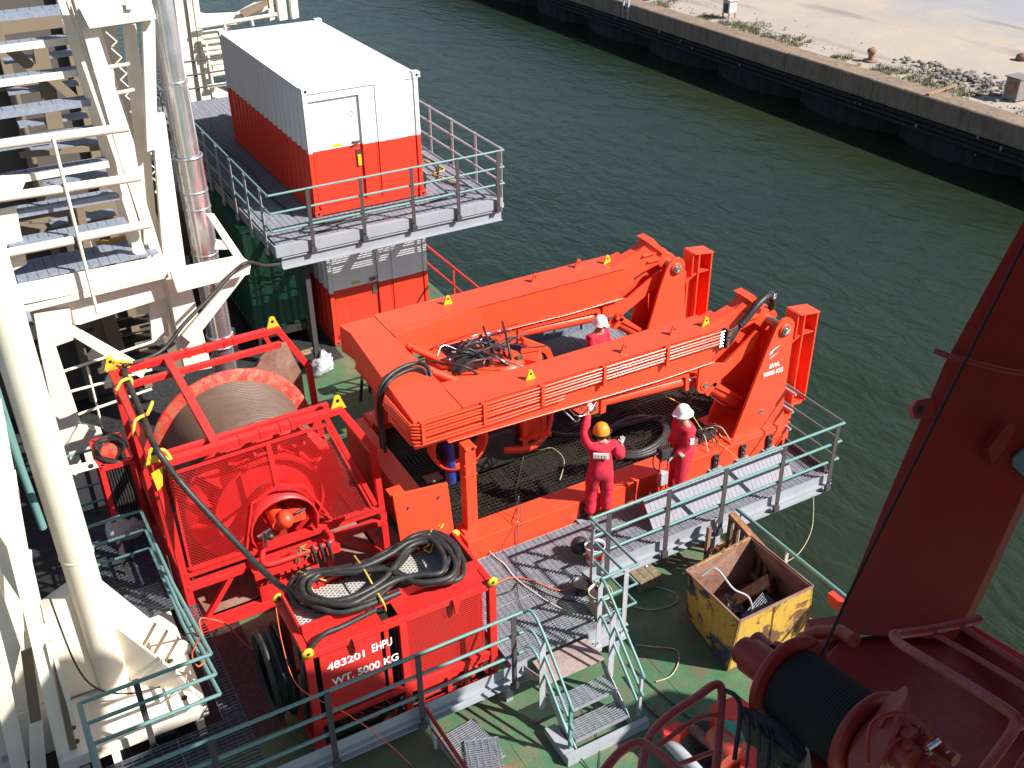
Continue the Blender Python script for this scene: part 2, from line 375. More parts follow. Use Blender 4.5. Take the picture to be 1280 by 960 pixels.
# quay: ground sheet, concrete cope, bulging sheet-pile cells below
QX = 32.3; QZ = -2.0
mb = MB().box(QX + 1.2, 900, -400, 1200, WZ - 5, QZ - .03); build(mb, 'quay_ground', M['ground'], kind='structure')
qw = thing('quay_wall', (QX, 20, WZ), 'long quay wall with tan concrete cope above dark bulging sheet pile cells', 'quay wall')
y = -62.0; k = 0
while y < 190:
    L = 5.6 + (k % 3) * .35; mb = MB()
    e = random.uniform(-.02, .02)
    prof = [(QX + e, QZ - .95), (QX + e, QZ - .06), (QX + .07 + e, QZ + e * .6), (QX + 1.2, QZ + .01), (QX + 1.2, QZ - .95)]
    mb.prism(prof, y + .012, y + L - .012, 'y'); build(mb, 'cope_block', M['cope'], qw, bevel=.02); y += L; k += 1
P_ = 6.75; y0 = -40.0; k = 0
while y0 < 170:
    mb = MB(); n = 15; pts = []
    for i in range(n + 1):
        t = i / n; pts.append((QX + 1.15 - 1.0 * math.sin(PI * t) ** .75, y0 + P_ * t))
    vs = []; fs = []
    for i, (x, yy) in enumerate(pts):
        r = .055 if i % 2 else -.03
        for z in (WZ - 3, QZ - .9): vs.append((x + r, yy, z))
    for i in range(n): fs.append((2 * i, 2 * i + 2, 2 * i + 3, 2 * i + 1))
    mb.add(vs, fs); build(mb, 'sheet_pile_cell', M['quayface'], qw); y0 += P_; k += 1
for zz in (QZ - 1.08, QZ - 1.3, QZ - 1.52):
    y = -62.0
    while y < 160:
        L = random.uniform(5.5, 8); mb = MB().box(QX - .02, QX + .2, y, y + L - .05, zz - .075, zz + .075); build(mb, 'fender_timber', M['quayface'], qw); y += L
mb = MB()
for i in range(26):
    yy = random.uniform(2, 40); zz = random.uniform(-3.9, -2.9); tt = ((yy + 40) / P_) % 1; x = QX + 1.1 - 1.0 * math.sin(PI * tt) ** .75
    if random.random() < .5: x = QX - .05; zz = random.uniform(-3.4, -2.9)
    mb.sphere((x, yy, zz), random.uniform(.03, .075), 6, 4, (.5, 1, random.uniform(.8, 1.8)))
build(mb, 'shell_patch', plain('pale_shells', (.28, .22, .17), .8, 0, .3), qw, kind='stuff')
mb = MB(); y = -30.0                                      # backing behind the cells
mb.box(QX + 1.15, QX + 1.25, -60, 180, WZ - 5, QZ - .9); build(mb, 'backing_wall', M['quayface'], qw)

# quay furniture
def bollard(x, y, s, label):
    t = thing('mooring_bollard', (x, y, QZ), label, 'bollard')
    build(MB().lathe([(0, .06), (.34, .06), (.36, 0)], (x, y, QZ), n=16), 'base_flange', M['rust'], t)
    build(MB().lathe([(.17 * s, .05), (.15 * s, .3 * s), (.2 * s, .42 * s), (.27 * s, .52 * s), (.26 * s, .64 * s), (.16 * s, .72 * s), (0, .74 * s)], (x, y, QZ), n=16), 'post', M['rust'], t)
p = AZ(1088, 76, QZ); bollard(p.x, p.y, .85, 'rusty mushroom shaped mooring bollard on the concrete edge of the quay')
def qbox(px, py, sx, sy, h, label, tilt, legs):
    p = AZ(px, py, QZ); t = thing('utility_box', p, label, 'utility box')
    wm = paint('weathered_white_box_' + str(px), (.50, .50, .49) if legs > .1 else (.24, .21, .19), .6, .2, .6)
    build(MB().box(p.x - sx / 2, p.x + sx / 2, p.y - sy / 2, p.y + sy / 2, QZ + legs, QZ + h), 'cabinet', wm, t, bevel=.02)
    build(MB().slab([(p.x - sx / 2 - .06, p.y - sy / 2 - .06, QZ + h + .01), (p.x + sx / 2 + .06, p.y - sy / 2 - .06, QZ + h + .01), (p.x + sx / 2 + .06, p.y + sy / 2 + .06, QZ + h + tilt), (p.x - sx / 2 - .06, p.y + sy / 2 + .06, QZ + h + tilt)], (0, 0, .05)), 'lid', wm, t)
    build(MB().box(p.x - sx / 2 - .02, p.x - sx / 2 + .001, p.y - sy * .3, p.y + sy * .25, QZ + h * .3, QZ + h * .85), 'door', M['rust'] if legs < .05 else M['darkmech'], t)
    for i in (-1, 1):
        for j in (-1, 1): build(MB().box(p.x + i * sx * .42 - .03, p.x + i * sx * .42 + .03, p.y + j * sy * .42 - .03, p.y + j * sy * .42 + .03, QZ, QZ + legs + .01), 'leg', M['rust'], t)
qbox(911, 22, .55, .6, .95, 'small white metal box on legs at the quay edge near the top of the picture', .1, .3)
qbox(1268, 124, .75, .7, .95, 'squat rusty-sided box with a flat grey lid at the right end of the quay', .02, .02)
p = AZ(802, 8, QZ - .3); t = thing('ladder_post', (QX - .05, p.y, QZ - .6), 'pale steel ladder post bolted to the quay face', 'post')
build(MB().box(QX - .12, QX - .003, p.y - .3, p.y - .22, QZ - .9, QZ + .3), 'rail', M['greypost'], t)
build(MB().box(QX - .12, QX - .003, p.y + .22, p.y + .3, QZ - .9, QZ + .3), 'rail', M['greypost'], t)
for i in range(4): build(MB().bar((QX - .06, p.y - .22, QZ - .75 + i * .3), (QX - .06, p.y + .22, QZ - .75 + i * .3), .03, .03), 'rung', M['greypost'], t)
# rubble and grass on the quay
rub = plain('broken_concrete', (.22, .19, .165), .95, 0, .35)
mb = MB(); c = AZ(1210, 100, QZ)
for i in range(300):
    a = random.gauss(0, .75); bb = random.gauss(0, 1.7); s = random.uniform(.04, .17); x = c.x + a; yy = c.y + bb; z = QZ + random.uniform(-.05, .2) * max(0, 1 - abs(a)); n = len(mb.v)
    mb.sphere((x, yy, z), s, 5, 3, (random.uniform(.6, 1.5), random.uniform(.6, 1.5), random.uniform(.4, .9)))
mb.sm = [False] * len(mb.sm)
for i in range(500):
    x = QX + 1.2 + abs(random.gauss(0, 1.6)); yy = random.uniform(0, 60); s = random.uniform(.015, .07); mb.sphere((x, yy, QZ - .02), s, 5, 3, (1.2, 1, .7))
build(mb, 'rubble', rub, kind='stuff')
mb = MB(); mb.bar(AZ(1160, 118, QZ + .05), AZ(1195, 106, QZ + .12), .16, .08); build(mb, 'driftwood_plank', M['wood'], label='weathered plank lying beside the rubble on the quay edge', cat='plank')
mb = MB(); mb.sphere(AZ(1278, 72, QZ + .1), .33, 10, 6, (1, 1, .7)); build(mb, 'rock', M['rust'], label='brown rock on the pale ground above the squat grey-lidded box', cat='rock')
mb = MB(); g0 = AZ(1245, 25, QZ)
def tuft(mb, x, y, z, s, n):
    for _ in range(n):
        a = random.uniform(0, 2 * PI); l = random.uniform(.5, 1) * s; dx = math.cos(a); dy = math.sin(a); lean = random.uniform(.2, .9); wv = .012 + .02 * s; ox = x + random.gauss(0, s * .4); oy = y + random.gauss(0, s * .4)
        mb.add([(ox - dy * wv, oy + dx * wv, z), (ox + dy * wv, oy - dx * wv, z), (ox + dx * l * lean, oy + dy * l * lean, z + l)], [(0, 1, 2)])
for i in range(2400):
    yy = random.uniform(3, 62); d = abs(random.gauss(0, 1.0)); cl = math.sin(yy * .55) + math.sin(yy * 1.7 + 1) * .7 + .35 * math.sin(yy * 4.1)
    if cl < -.45 + .4 * d: continue
    tuft(mb, QX + 1.25 + d, yy, QZ - .03, random.uniform(.08, .30), 9)
gm = plain('dry_green_grass', (.15, .15, .06), .9, 0, .5); build(mb, 'grass', gm, kind='stuff')

# ship: main deck plates, hull
deck = MB().box(-14, 3.45, -30, 15, -.012, 0); deck = build(deck, 'ship_deck', M['deck'], kind='structure')
ORG['ship_deck'] = Vector(deck.location)
build(MB().box(-13.9, 3.40, -29.9, 14.9, WZ - 3, -.02), 'ship_hull', M['hull'], kind='structure')
dp_ = plain('deck_shade_colour', (.035, .036, .036), .6, .1, .5)  # dark sheets on the deck with the shade put into their colour
build(MB().box(-13.8, -4.95, -9.3, 14.8, .0002, .0060).box(-4.94, -1.9, -3.3, 14.8, .0002, .0060).box(-1.89, .2, -.2, 14.8, .0002, .0060).box(-4.94, -4.2, -9.3, -3.31, .0002, .0060), 'deck_shade_sheet', dp_, kind='structure')
mb = MB()
for x in (-4.2, -1.7, .8, 3.3):
    mb.box(x - .008, x + .008, -16, 20, .0005, .005)
for y in (-15, -11.6, -8.2, -4.8, -1.4, 2): mb.box(-7, 3.4, y - .008, y + .008, .0002, .0045)
build(mb, 'weld_seam', M['deck'], deck)

# ================================================================ RAILINGS
def railing(pts, z, h, posts, label, cat='railing', group=None, rmat='teal', pmat='darkpost', r=.024, bars=(0, .36, .72), pdrop=.25, pw=.012, pd=.075, name='railing'):
    """pts: plan polyline (x,y); posts: list of (x,y,(dx,dy) outward)"""
    t = thing(name, (pts[0][0], pts[0][1], z), label, cat, group)
    for b in bars:
        build(MB().tube([(x, y, z + h - b) for x, y in pts], r, 8), 'rail', M[rmat], t)
    for i, (x, y, ox, oy) in enumerate(posts):
        mb = MB(); l = math.hypot(ox, oy) or 1; ux, uy = ox / l, oy / l
        a = (x + ux * (r + pw), y + uy * (r + pw))
        mb.bar((a[0], a[1], z - pdrop), (a[0], a[1], z + h - .01), pd, pw, (ux, uy, 0)) if False else mb.bar((a[0], a[1], z - pdrop), (a[0], a[1], z + h + .01), pw, pd, (-uy, ux, 0))
        for q in (.06, .19): mb.cyl((a[0] - ux * .02, a[1] - uy * .02, z - q), (a[0] + ux * .03, a[1] + uy * .03, z - q), .014, 6)
        build(mb, 'post', M[pmat], t)
        build(MB().box(min(a[0] + ux * .01, a[0] - .05), max(a[0] + ux * .01, a[0] + .05), min(a[1] - .001, a[1] + uy * .012 - .02), a[1] + .02, z - .26, z - .1) if False else MB().bar((a[0] - uy * .055, a[1] + ux * .055, z - .19), (a[0] + uy * .055, a[1] - ux * .055, z - .19), .05, .10), 'clamp_plate', M[pmat], t)
    return t

# ================================================================ CONTAINERS
def corr(mb, a, b, z0, z1, pitch, dep, nx, ny, frac=(.30, .20)):
    """trapezoid corrugated wall from plan point a to b; (nx,ny) outward normal; outer crest on the a-b line"""
    a = Vector((*a, 0)); b = Vector((*b, 0)); L = (b - a).length; d = (b - a) / L; n = max(1, round(L / pitch)); p = L / n; pts = [(0, 0)]
    for i in range(n):
        s = i * p; pts += [(s + p * .14, 0), (s + p * .36, -dep), (s + p * .64, -dep), (s + p * .86, 0)]
    pts.append((L, 0)); vs = []
    for s_, o in pts:
        q = a + d * s_ + Vector((nx, ny, 0)) * o; vs += [(q.x, q.y, z0), (q.x, q.y, z1)]
    mb.add(vs, [(2 * i, 2 * i + 2, 2 * i + 3, 2 * i + 1) for i in range(len(pts) - 1)])
def container(x0, y0, z0, L, Wd, H, mat, label, lock=True, topmat=None):
    x1, y1, z1 = x0 + Wd, y0 + L, z0 + H; t = thing('shipping_container', (x0, y0, z0), label, 'container')
    c = .09
    for i, (x, y) in enumerate(((x0, y0), (x1 - c, y0), (x0, y1 - c), (x1 - c, y1 - c))):
        build(MB().box(x, x + c, y, y + c, z0 + .12, z1 - .12), 'corner_post', mat, t, bevel=.008)
        for zz in (z0, z1 - .118):
            build(MB().box(x - .012, x + c + .06, y - .012, y + c + .08, zz, zz + .118), 'corner_casting', mat, t, bevel=.012)
            build(MB().lathe([(0, 0), (.03, 0)], (x + .07, y - .016, zz + .06), (0, 1, 0), 10), 'casting_hole', M['black'], t) if y == y0 else None
    g = .005
    for zz, hh in ((z0 + .02, .16), (z1 - .12, .09)):
        build(MB().box(x0 + .14, x1 - .14, y0 + g, y0 + .08, zz, zz + hh), 'end_rail', mat, t)
        build(MB().box(x0 + .14, x1 - .14, y1 - .08, y1 - g, zz, zz + hh), 'end_rail', mat, t)
        build(MB().box(x0 + g, x0 + .07, y0 + .16, y1 - .16, zz, zz + hh), 'side_rail', mat, t)
        build(MB().box(x1 - .07, x1 - g, y0 + .16, y1 - .16, zz, zz + hh), 'side_rail', mat, t)
    mb = MB(); corr(mb, (x0 + .012, y0 + c), (x0 + .012, y1 - c), z0 + .17, z1 - .1, .30, .04, -1, 0); build(mb, 'side_wall', mat, t)
    mb = MB(); corr(mb, (x1 - .012, y0 + c), (x1 - .012, y1 - c), z0 + .17, z1 - .1, .30, .04, 1, 0); build(mb, 'side_wall', mat, t)
    mb = MB(); corr(mb, (x0 + c, y1 - .012), (x1 - c, y1 - .012), z0 + .17, z1 - .1, .30, .04, 0, 1); build(mb, 'end_wall', mat, t)
    mb = MB(); mb.box(x0 + .06, x1 - .06, y0 + .08, y1 - .06, z1 - .06, z1 - .03)
    build(mb, 'roof', topmat or mat, t)
    for i in range(int(L / .55)):
        yy = y0 + .25 + i * .55; build(MB().prism([(yy, z1 - .035), (yy + .06, z1 - .02), (yy + .30, z1 - .02), (yy + .36, z1 - .035)], x0 + .12, x1 - .12, 'x'), 'roof_panel', topmat or mat, t)
    # front wall: flat steel with a door recess at left of centre
    f = y0 + .03; dx0 = x0 + .10; dx1 = x0 + 1.16; dz0 = z0 + .19; dz1 = z1 - .28
    fw = MB(); fw.box(dx1 + .04, x1 - c, f, f + .02, z0 + .17, z1 - .1); fw.box(x0 + c, dx1 + .039, f, f + .02, dz1 + .04, z1 - .1); build(fw, 'front_wall', mat, t)
    for xx in (dx1 + .30, dx1 + .34 + .30, ):
        build(MB().box(xx, xx + .012, f - .008, f, z0 + .18, z1 - .12), 'panel_seam', M['pin'] if False else mat, t)
    build(MB().box(dx1 + .34, x1 - c - .2, f - .022, f - .001, z0 + .18, z1 - .12), 'pressed_panel', mat, t, bevel=.01)
    build(MB().box(dx0 + .02, dx1, f + .05, f + .08, dz0, dz1), 'door', mat, t, bevel=.006)
    build(MB().box(dx1 + .002, dx1 + .038, f + .0, f + .05, dz0, dz1 + .03), 'door_jamb', mat, t)
    build(MB().box(dx0 - .01, dx1 + .0, f + .0, f + .05, dz1 + .005, dz1 + .038), 'door_head', mat, t)
    h = MB(); h.box(dx1 - .20, dx1 - .03, f + .02, f + .05, z0 + 1.38, z0 + 1.42); h.bar((dx1 - .05, f + .0, z0 + 1.40), (dx1 - .19, f - .01, z0 + 1.36), .02, .03); h.cyl((dx1 - .08, f + .06, z0 + 1.40), (dx1 - .08, f - .02, z0 + 1.40), .02, 8); build(h, 'door_handle', M['pin'], t)
    build(MB().box(dx1 - .14, dx1 - .04, f + .03, f + .05, z0 + 1.02, z0 + 1.24), 'lock_box', M['steel'], t)
    build(MB().box(dx1 - .12, dx1 - .05, f + .01, f + .03, z0 + .9, z0 + 1.12), 'tag', M['yellow'], t) if lock else None
    build(MB().box(dx1 - .62, dx1 - .42, f + .046, f + .05, z0 + 1.36, z0 + 1.42), 'data_plate', M['yellow'], t)
    d = MB(); q = (dx1 - .18, f + .048, z0 + 1.98)
    for i in range(4):
        a = (q[0] + (0, .045, 0, -.045)[i], q[1], q[2] + (.07, 0, -.07, 0)[i]); b = (q[0] + (.045, 0, -.045, 0)[i], q[1], q[2] + (0, -.07, 0, .07)[i]); d.bar(a, b, .01, .004, (0, 1, 0))
    if lock: build(d, 'diamond_label', M['darkmech'], t)
    return t
PZ = 3.25
container(0, 0, PZ + .012, 5.68, 2.44, 2.62, mat_container('white_over_red_container_paint', PZ + 1.36), 'upper white and red container standing on the raised steel platform')
container(.22, .35, .02, 5.68, 2.35, 2.59, mat_container('faded_white_over_red_container_paint', 1.33), 'lower white and red container on deck under the raised platform', lock=False)

# ================================================================ RAISED PLATFORM
def bars_on(t, poly, z, nx, ny, mat, pitch=.045, cross=.10, along='x', depth=.03, name='grating_panel'):
    xs = [p[0] for p in poly]; ys = [p[1] for p in poly]; x0, x1, y0, y1 = min(xs), max(xs), min(ys), max(ys)
    for i in range(nx):
        for j in range(ny):
            a0 = x0 + (x1 - x0) * i / nx + .004; a1 = x0 + (x1 - x0) * (i + 1) / nx - .004; b0 = y0 + (y1 - y0) * j / ny + .004; b1 = y0 + (y1 - y0) * (j + 1) / ny - .004
            mb = MB(); pl = [(a0, b0), (a1, b0), (a1, b1), (a0, b1)]; grating(mb, pl, z, pitch, cross, depth, along=along)
            for q in range(4): A = pl[q]; B = pl[(q + 1) % 4]; mb.bar((*A, z - depth / 2), (*B, z - depth / 2), .006, depth)
            build(mb, name, M[mat], t)
px0, px1, py0, py1 = -1.20, 3.78, -1.02, 9.6
pf = thing('raised_platform', (px0, py0, 0), 'raised steel platform with grated floor carrying the upper container', 'platform')
bars_on(pf, [(px0 + .06, py0 + .1), (px1 - .06, py0 + .1), (px1 - .06, py1), (px0 + .06, py1)], PZ, 4, 6, 'galv', .045, .12)
for a, b, s in (((px0, py0, 0), (px1, py0, 0), -1),):
    mb = MB(); mb.bar((px0, py0, PZ - .10), (px1, py0, PZ - .10), .015, .22); mb.bar((px0, py0 + .05, PZ + .005), (px1, py0 + .05, PZ + .005), .09, .012)
    build(mb, 'edge_channel', M['greybeam'], pf)
    mb = MB(); mb.ibeam((px0 + .1, py0 + .06, PZ - .36), (px1, py0 + .06, PZ - .36), .24, .14); build(mb, 'bearer_beam', M['greybeam'], pf)
for y in (1.5, 4, 6.5, 9):
    build(MB().ibeam((px0 + .02, y, PZ - .16), (px1 - .02, y, PZ - .16), .22, .12), 'cross_beam', M['greybeam'], pf)
for x in (px0, px1):
    mb = MB(); mb.bar((x, py0 + .02, PZ - .10), (x, py1, PZ - .10), .015, .22); build(mb, 'side_channel', M['greybeam'], pf)
    for y in ((py0 + .55, 4.0, 9.2) if x < 0 else (5.5, 9.2)): build(MB().ibeam((x + (.1 if x < 0 else -.1), y, PZ - .28), (x + (.1 if x < 0 else -.1), y + .001, PZ - .28), .1, .1) if False else MB().box(x + (.66 if x < 0 else -.17), x + (.76 if x < 0 else -.03), y - .07, y + .07, 0, PZ - .28), 'leg', M['darkpost'] if x < 0 and y < 1 else M['greypost'], pf)
for x in (-.45, .65, 1.75, 2.75): build(MB().ibeam((x, py0 + .06, PZ - .14), (x, py1, PZ - .14), .18, .09), 'stringer', M['greybeam'], pf)
R = PZ
fx = [-.46, .62, 1.70, 2.72, 3.66]
railing([(px0 - .02, py0 - .03), (px1 + .03, py0 - .03)], R, 1.07, [(x, py0 - .03, 0, -1) for x in fx], 'teal railing along the near edge of the raised platform in front of the upper container', group=None)
railing([(px0 - .03, py0 - .03), (px0 - .03, py1)], R, 1.07, [(px0 - .03, py0 + .35 + i * 1.0, -1, 0) for i in range(9)], 'teal railing with flat grey posts down the left side of the raised platform', pmat='greypost', pd=.15)
railing([(px1 + .03, py0 - .03), (px1 + .03, py1)], R, 1.07, [(px1 + .03, py0 + .15 + i * 1.15, 1, 0) for i in range(8)], 'pale grey railing on the water side of the raised platform', rmat='greypost', pmat='greypost', pd=.09)
railing([(px0, py1), (px1, py1)], R, 1.07, [(px0 + .3 + i * 1.1, py1, 0, 1) for i in range(5)], 'dark railing across the far end of the raised platform behind the upper container', rmat='darkpost')
# loose cables on the platform
build(hose([(2.6, .3, PZ + .03), (3.0, 1.2, PZ + .03), (2.75, 1.9, PZ + .03), (3.2, 2.6, PZ + .03), (3.5, 1.6, PZ + .04), (3.1, .6, PZ + .03), (3.45, -.1, PZ + .03), (2.9, -.35, PZ + .03), (2.2, -.5, PZ + .03)], .018), 'cable', M['rubber'], label='black cable snaking over the platform grating right of the container', cat='cable')
build(hose([(.9, -.62, PZ + .03), (.4, -.55, PZ + .03), (-.1, -.75, PZ + .03), (-.5, -.6, PZ + .03), (-.3, -.35, PZ + .03), (.3, -.4, PZ + .03), (1.1, -.25, PZ + .03), (1.9, -.35, PZ + .04)], .018), 'cable', M['rubber'], label='looped black cable on the platform grating below the container door', cat='cable')
build(hose([(-.35, .3, PZ + .03), (-.45, 2, PZ + .03), (-.3, 4, PZ + .03), (-.5, 6, PZ + .03), (-.2, 7.2, PZ + .03)], .022), 'cable', M['rubber'], label='long black cable along the shaded left side of the upper container', cat='cable')
build(hose([(3.3, 2.2, PZ + .03), (3.5, 1.2, PZ + .03), (3.15, 1.0, PZ + .03), (3.4, .3, PZ + .03)], .014), 'rope', M['rope'], label='thin yellow rope on the platform grating by the water side railing', cat='rope')

# things on deck around the lower container
gc = thing('green_container', (-1.35, .9, 0), 'dark green corrugated container in shade left of the lower container', 'container')
mb = MB(); corr(mb, (-1.35, .9), (-.12, .9), .55, 2.85, .3, .05, 0, -1); build(mb, 'end_wall', M['green'], gc)
mb = MB(); corr(mb, (-1.35, 6.5), (-1.35, .9), .55, 2.85, .3, .05, -1, 0); build(mb, 'side_wall', M['green'], gc)
build(MB().box(-1.34, -.13, .95, 6.5, 2.80, 2.86), 'roof', M['green'], gc)
mb = MB()
for x in (-1.33, -.2): mb.box(x, x + .07, .93, 1.0, 0, .55)
mb.box(-1.33, -.13, .96, 6.4, .3, .5); build(mb, 'skid_frame', M['darkmech'], gc)
hr = thing('handrail', (2.9, .6, 0), 'red painted handrail on deck beside the lower container', 'handrail')
a = AX(537, 310, 3.0); b = AX(598, 360, 3.0)
d = (b - a); a = a - d * .8; b = b + d * .3
build(MB().tube([a, b], .028, 8), 'rail', M['brightred'], hr); build(MB().tube([a - Vector((0, 0, .45)), b - Vector((0, 0, .45))], .022, 8), 'rail', M['brightred'], hr)
for s in (.25, .62, .95): q = a.lerp(b, s); build(MB().tube([q, (q.x, q.y, 0)], .024, 8), 'post', M['brightred'], hr)
p = AZ(366, 306, PZ - .3)
M['shadegrate'] = plain('shaded_grating', (.12, .14, .17), .5, .2, .3)  # grating colour darkened to put in the shade on the left walkway
# ================================================================ RAISED WALKWAY BESIDE THE LAUNCH FRAME
WK = .70
wk = thing('raised_walkway', (-1.3, -10.55, 0), 'low grey steel walkway with galvanised grating floor running out over the water', 'walkway')
def panel(poly, nx, ny, pitch=.04, cross=.09, mat='galv'): bars_on(wk, poly, WK, nx, ny, mat, pitch, cross)
panel([(-1.32, -10.46), (.52, -10.46), (.52, -8.30), (-1.32, -8.30)], 2, 2)
panel([(.53, -9.34), (5.50, -9.34), (5.50, -8.30), (.53, -8.30)], 5, 1)
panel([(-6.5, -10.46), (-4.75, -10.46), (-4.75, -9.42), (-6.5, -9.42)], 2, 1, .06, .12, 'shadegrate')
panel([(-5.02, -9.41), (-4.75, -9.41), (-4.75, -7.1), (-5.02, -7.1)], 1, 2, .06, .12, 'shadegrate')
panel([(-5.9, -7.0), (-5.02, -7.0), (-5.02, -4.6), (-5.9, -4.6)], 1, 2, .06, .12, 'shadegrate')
def edge(a, b, oy):
    a = Vector((*a, WK)); b = Vector((*b, WK)); mb = MB(); z = Vector((0, 0, 1)); d = (b - a).normalized(); o = d.cross(z) * .035
    mb.bar(a - z * .06, b - z * .06, .012, .17); mb.bar(a - z * .15 + o, b - z * .15 + o, .07, .012)
    mb.bar(a - z * .215 - o * .2, b - z * .215 - o * .2, .012, .115); mb.bar(a - z * .28 + o, b - z * .28 + o, .08, .014)
    build(mb, 'edge_beam', M['greybeam'], wk)
edge((-7.6, -10.5), (-1.10, -10.5), 0); edge((.53, -9.38), (5.56, -9.38), 0); edge((.53, -10.5), (.53, -9.38), 0)
edge((5.56, -9.38), (5.56, -8.3), 0); edge((-.1, -10.5), (.53, -10.5), 0)
for x in (-1.25, .2, 1.6, 2.9, 4.2): build(MB().ibeam((x, -9.35 if x > .5 else -10.45, WK - .16), (x, -8.32, WK - .16), .18, .08), 'cross_beam', M['greybeam'], wk)
for x, y in ((-6.4, -10.45), (-4.0, -10.45), (-1.35, -10.4), (.45, -10.4), (.6, -9.3), (3.2, -9.3), (-1.3, -8.4)):
    build(MB().box(x - .05, x + .05, y - .05, y + .05, 0, WK - .25), 'leg', M['greybeam'], wk)
# toe plate pieces on the outer end
build(MB().box(5.50, 5.55, -9.3, -8.3, WK, WK + .12), 'toe_plate', M['darkpost'], wk)
railing([(-7.6, -10.61), (-1.55, -10.61), (-1.23, -10.61)], WK, 1.07, [(x, -10.61, 0, -1) for x in (-6.9, -5.35, -3.95, -2.75, -1.38)], 'long teal railing in the foreground along the front edge of the walkway')
railing([(.60, -9.44), (5.62, -9.44), (5.62, -8.0), (5.62, -7.8)], WK, 1.07, [(x, -9.44, 0, -1) for x in (.9, 2.0, 3.1, 4.3, 5.45)] , 'teal railing along the outer walkway beside the two men in red', pd=.085)
railing([(5.55, -8.35), (5.55, -6.9)], WK, 1.05, [(5.55, -7.0, 1, 0), (5.55, -7.7, 1, 0)], 'short grey railing at the seaward end of the walkway below the docking posts', rmat='greypost', pmat='greypost')
railing([(.60, -9.44), (.62, -10.60), (-.10, -10.60)], WK, 1.07, [(.42, -10.58, 0, -1), (.60, -9.55, -1, 0), (-.02, -10.60, 0, -1)], 'teal railing turning the corner beside the buckets at the top of the steps', pmat='greypost')
railing([(-6.56, -9.33), (-4.98, -9.33)], WK + .02, 1.07, [(-5.9, -9.33, 0, 1)], 'weathered teal railing between the cream column foot and the dark walkway', r=.026)
railing([(-4.98, -9.33), (-5.08, -7.8), (-5.1, -5.95), (-5.9, -5.95)], WK + .02, 1.07, [(-5.0, -8.6, 1, 0), (-5.05, -7.2, 1, 0), (-5.5, -5.95, 0, 1)], 'teal railing between the cable winch and the cream column with orange cord tied on', r=.026)
railing([(-6.56, -10.6), (-6.56, -9.33)], WK + .02, 1.07, [], 'short thick teal rail section at the left end of the dark walkway', r=.032)
# rails next to the steel stair tower
railing([(-6.2, -3.9), (-4.95, -3.9)], WK, 1.07, [(-5.6, -3.9, 0, 1)], 'dark teal railing behind the side of the winch at left', r=.022, bars=(0, .33, .66, 1.0))

# ================================================================ STEPS
st = thing('steps', (-.65, -10.9, 0), 'short grey steel steps with teal handrails leading up from the deck to the walkway', 'steps')
sx0, sx1 = -1.05, -.12
build(MB().box(sx0 + .02, sx1 - .02, -10.98, -10.52, WK - .035, WK - .02), 'top_plate', M['ply'], st, bevel=.003)
build(MB().slab([(sx0 - .12, -10.53, WK - .02), (sx0 - .12, -10.53, .42), (sx0 + .01, -10.95, WK - .02)], (.012, 0, 0)), 'side_gusset', M['ply'], st)
for i, (yy, zz) in enumerate(((-11.18, .44), (-11.46, .2))):
    mb = MB(); grating(mb, [(sx0 + .05, yy - .16), (sx1 - .05, yy - .16), (sx1 - .05, yy + .16), (sx0 + .05, yy + .16)], zz, .035, .1, .028)
    mb.bar((sx0 + .04, yy - .165, zz - .02), (sx1 - .04, yy - .165, zz - .02), .012, .045); build(mb, 'tread', M['galv'], st)
for x in (sx0 + .02, sx1 - .02):
    build(MB().slab([(x - .006, -10.90, WK - .03), (x - .006, -10.78, WK - .03), (x - .006, -11.35, 0.02), (x - .006, -11.72, 0.02), (x - .006, -11.72, .10)], (.012, 0, 0)), 'stringer', M['greypost'], st)
build(MB().box(sx0 - .18, sx1 + .18, -11.80, -11.72, .004, .16), 'base_beam', M['greybeam'], st)
build(MB().box(sx0 - .18, sx0 - .02, -11.72, -11.2, .004, .14), 'base_plate', M['greybeam'], st)
for x in (sx0 - .06, sx1 + .12):
    for dz in (0, .34, .66):
        build(MB().tube(smooth_path([(x if x > -.5 else -1.2, -10.60, WK + 1.07 - dz), (x, -10.78, WK + 1.03 - dz), (x, -11.62, .98 - dz), (x, -11.66, .90 - dz)], 4), .022, 8), 'handrail', M['teal'], st)
    build(MB().bar((x - .03, -10.98, .25), (x - .03, -10.98, 1.50), .012, .09, (1, 0, 0)), 'post', M['greypost'], st)
    build(MB().bar((x, -11.64, .05), (x, -11.64, .96), .04, .04), 'post', M['teal'] if x < -.5 else M['greypost'], st)
# gratings lying on the deck and things near the steps
def loose_grate(c, ang, L, Wd, z, label, tilt=0):
    t = MB(); poly = [(-L / 2, -Wd / 2), (L / 2, -Wd / 2), (L / 2, Wd / 2), (-L / 2, Wd / 2)]; grating(t, poly, 0, .035, .09, .025)
    for q in range(4): A = poly[q]; B = poly[(q + 1) % 4]; t.bar((*A, -.012), (*B, -.012), .006, .025)
    ca, sa = math.cos(ang), math.sin(ang); t.v = [(c.x + x * ca - y * sa, c.y + x * sa + y * ca, z + zz + tilt * x) for x, y, zz in t.v]
    return build(t, 'loose_grating', M['galv'], label=label, cat='grating')
loose_grate(AZ(588, 935, .05), .12, .62, .75, .06, 'loose square of steel grating lying on the green deck beside the red handrail')
loose_grate(AZ(606, 950, .1), -.35, .45, .7, .10, 'second loose grating lying skewed on top of the square one')
mb = MB(); a = AZ(640, 958, 0); mb.slab([a, a + Vector((-.35, .25, 0)), a + Vector((-.30, -.35, 0)), a + Vector((.05, -.4, 0))], (0, 0, .02)); build(mb, 'rusty_plate', M['rust'], label='small rusty plate on the deck at the bottom edge beside the loose gratings', cat='plate')
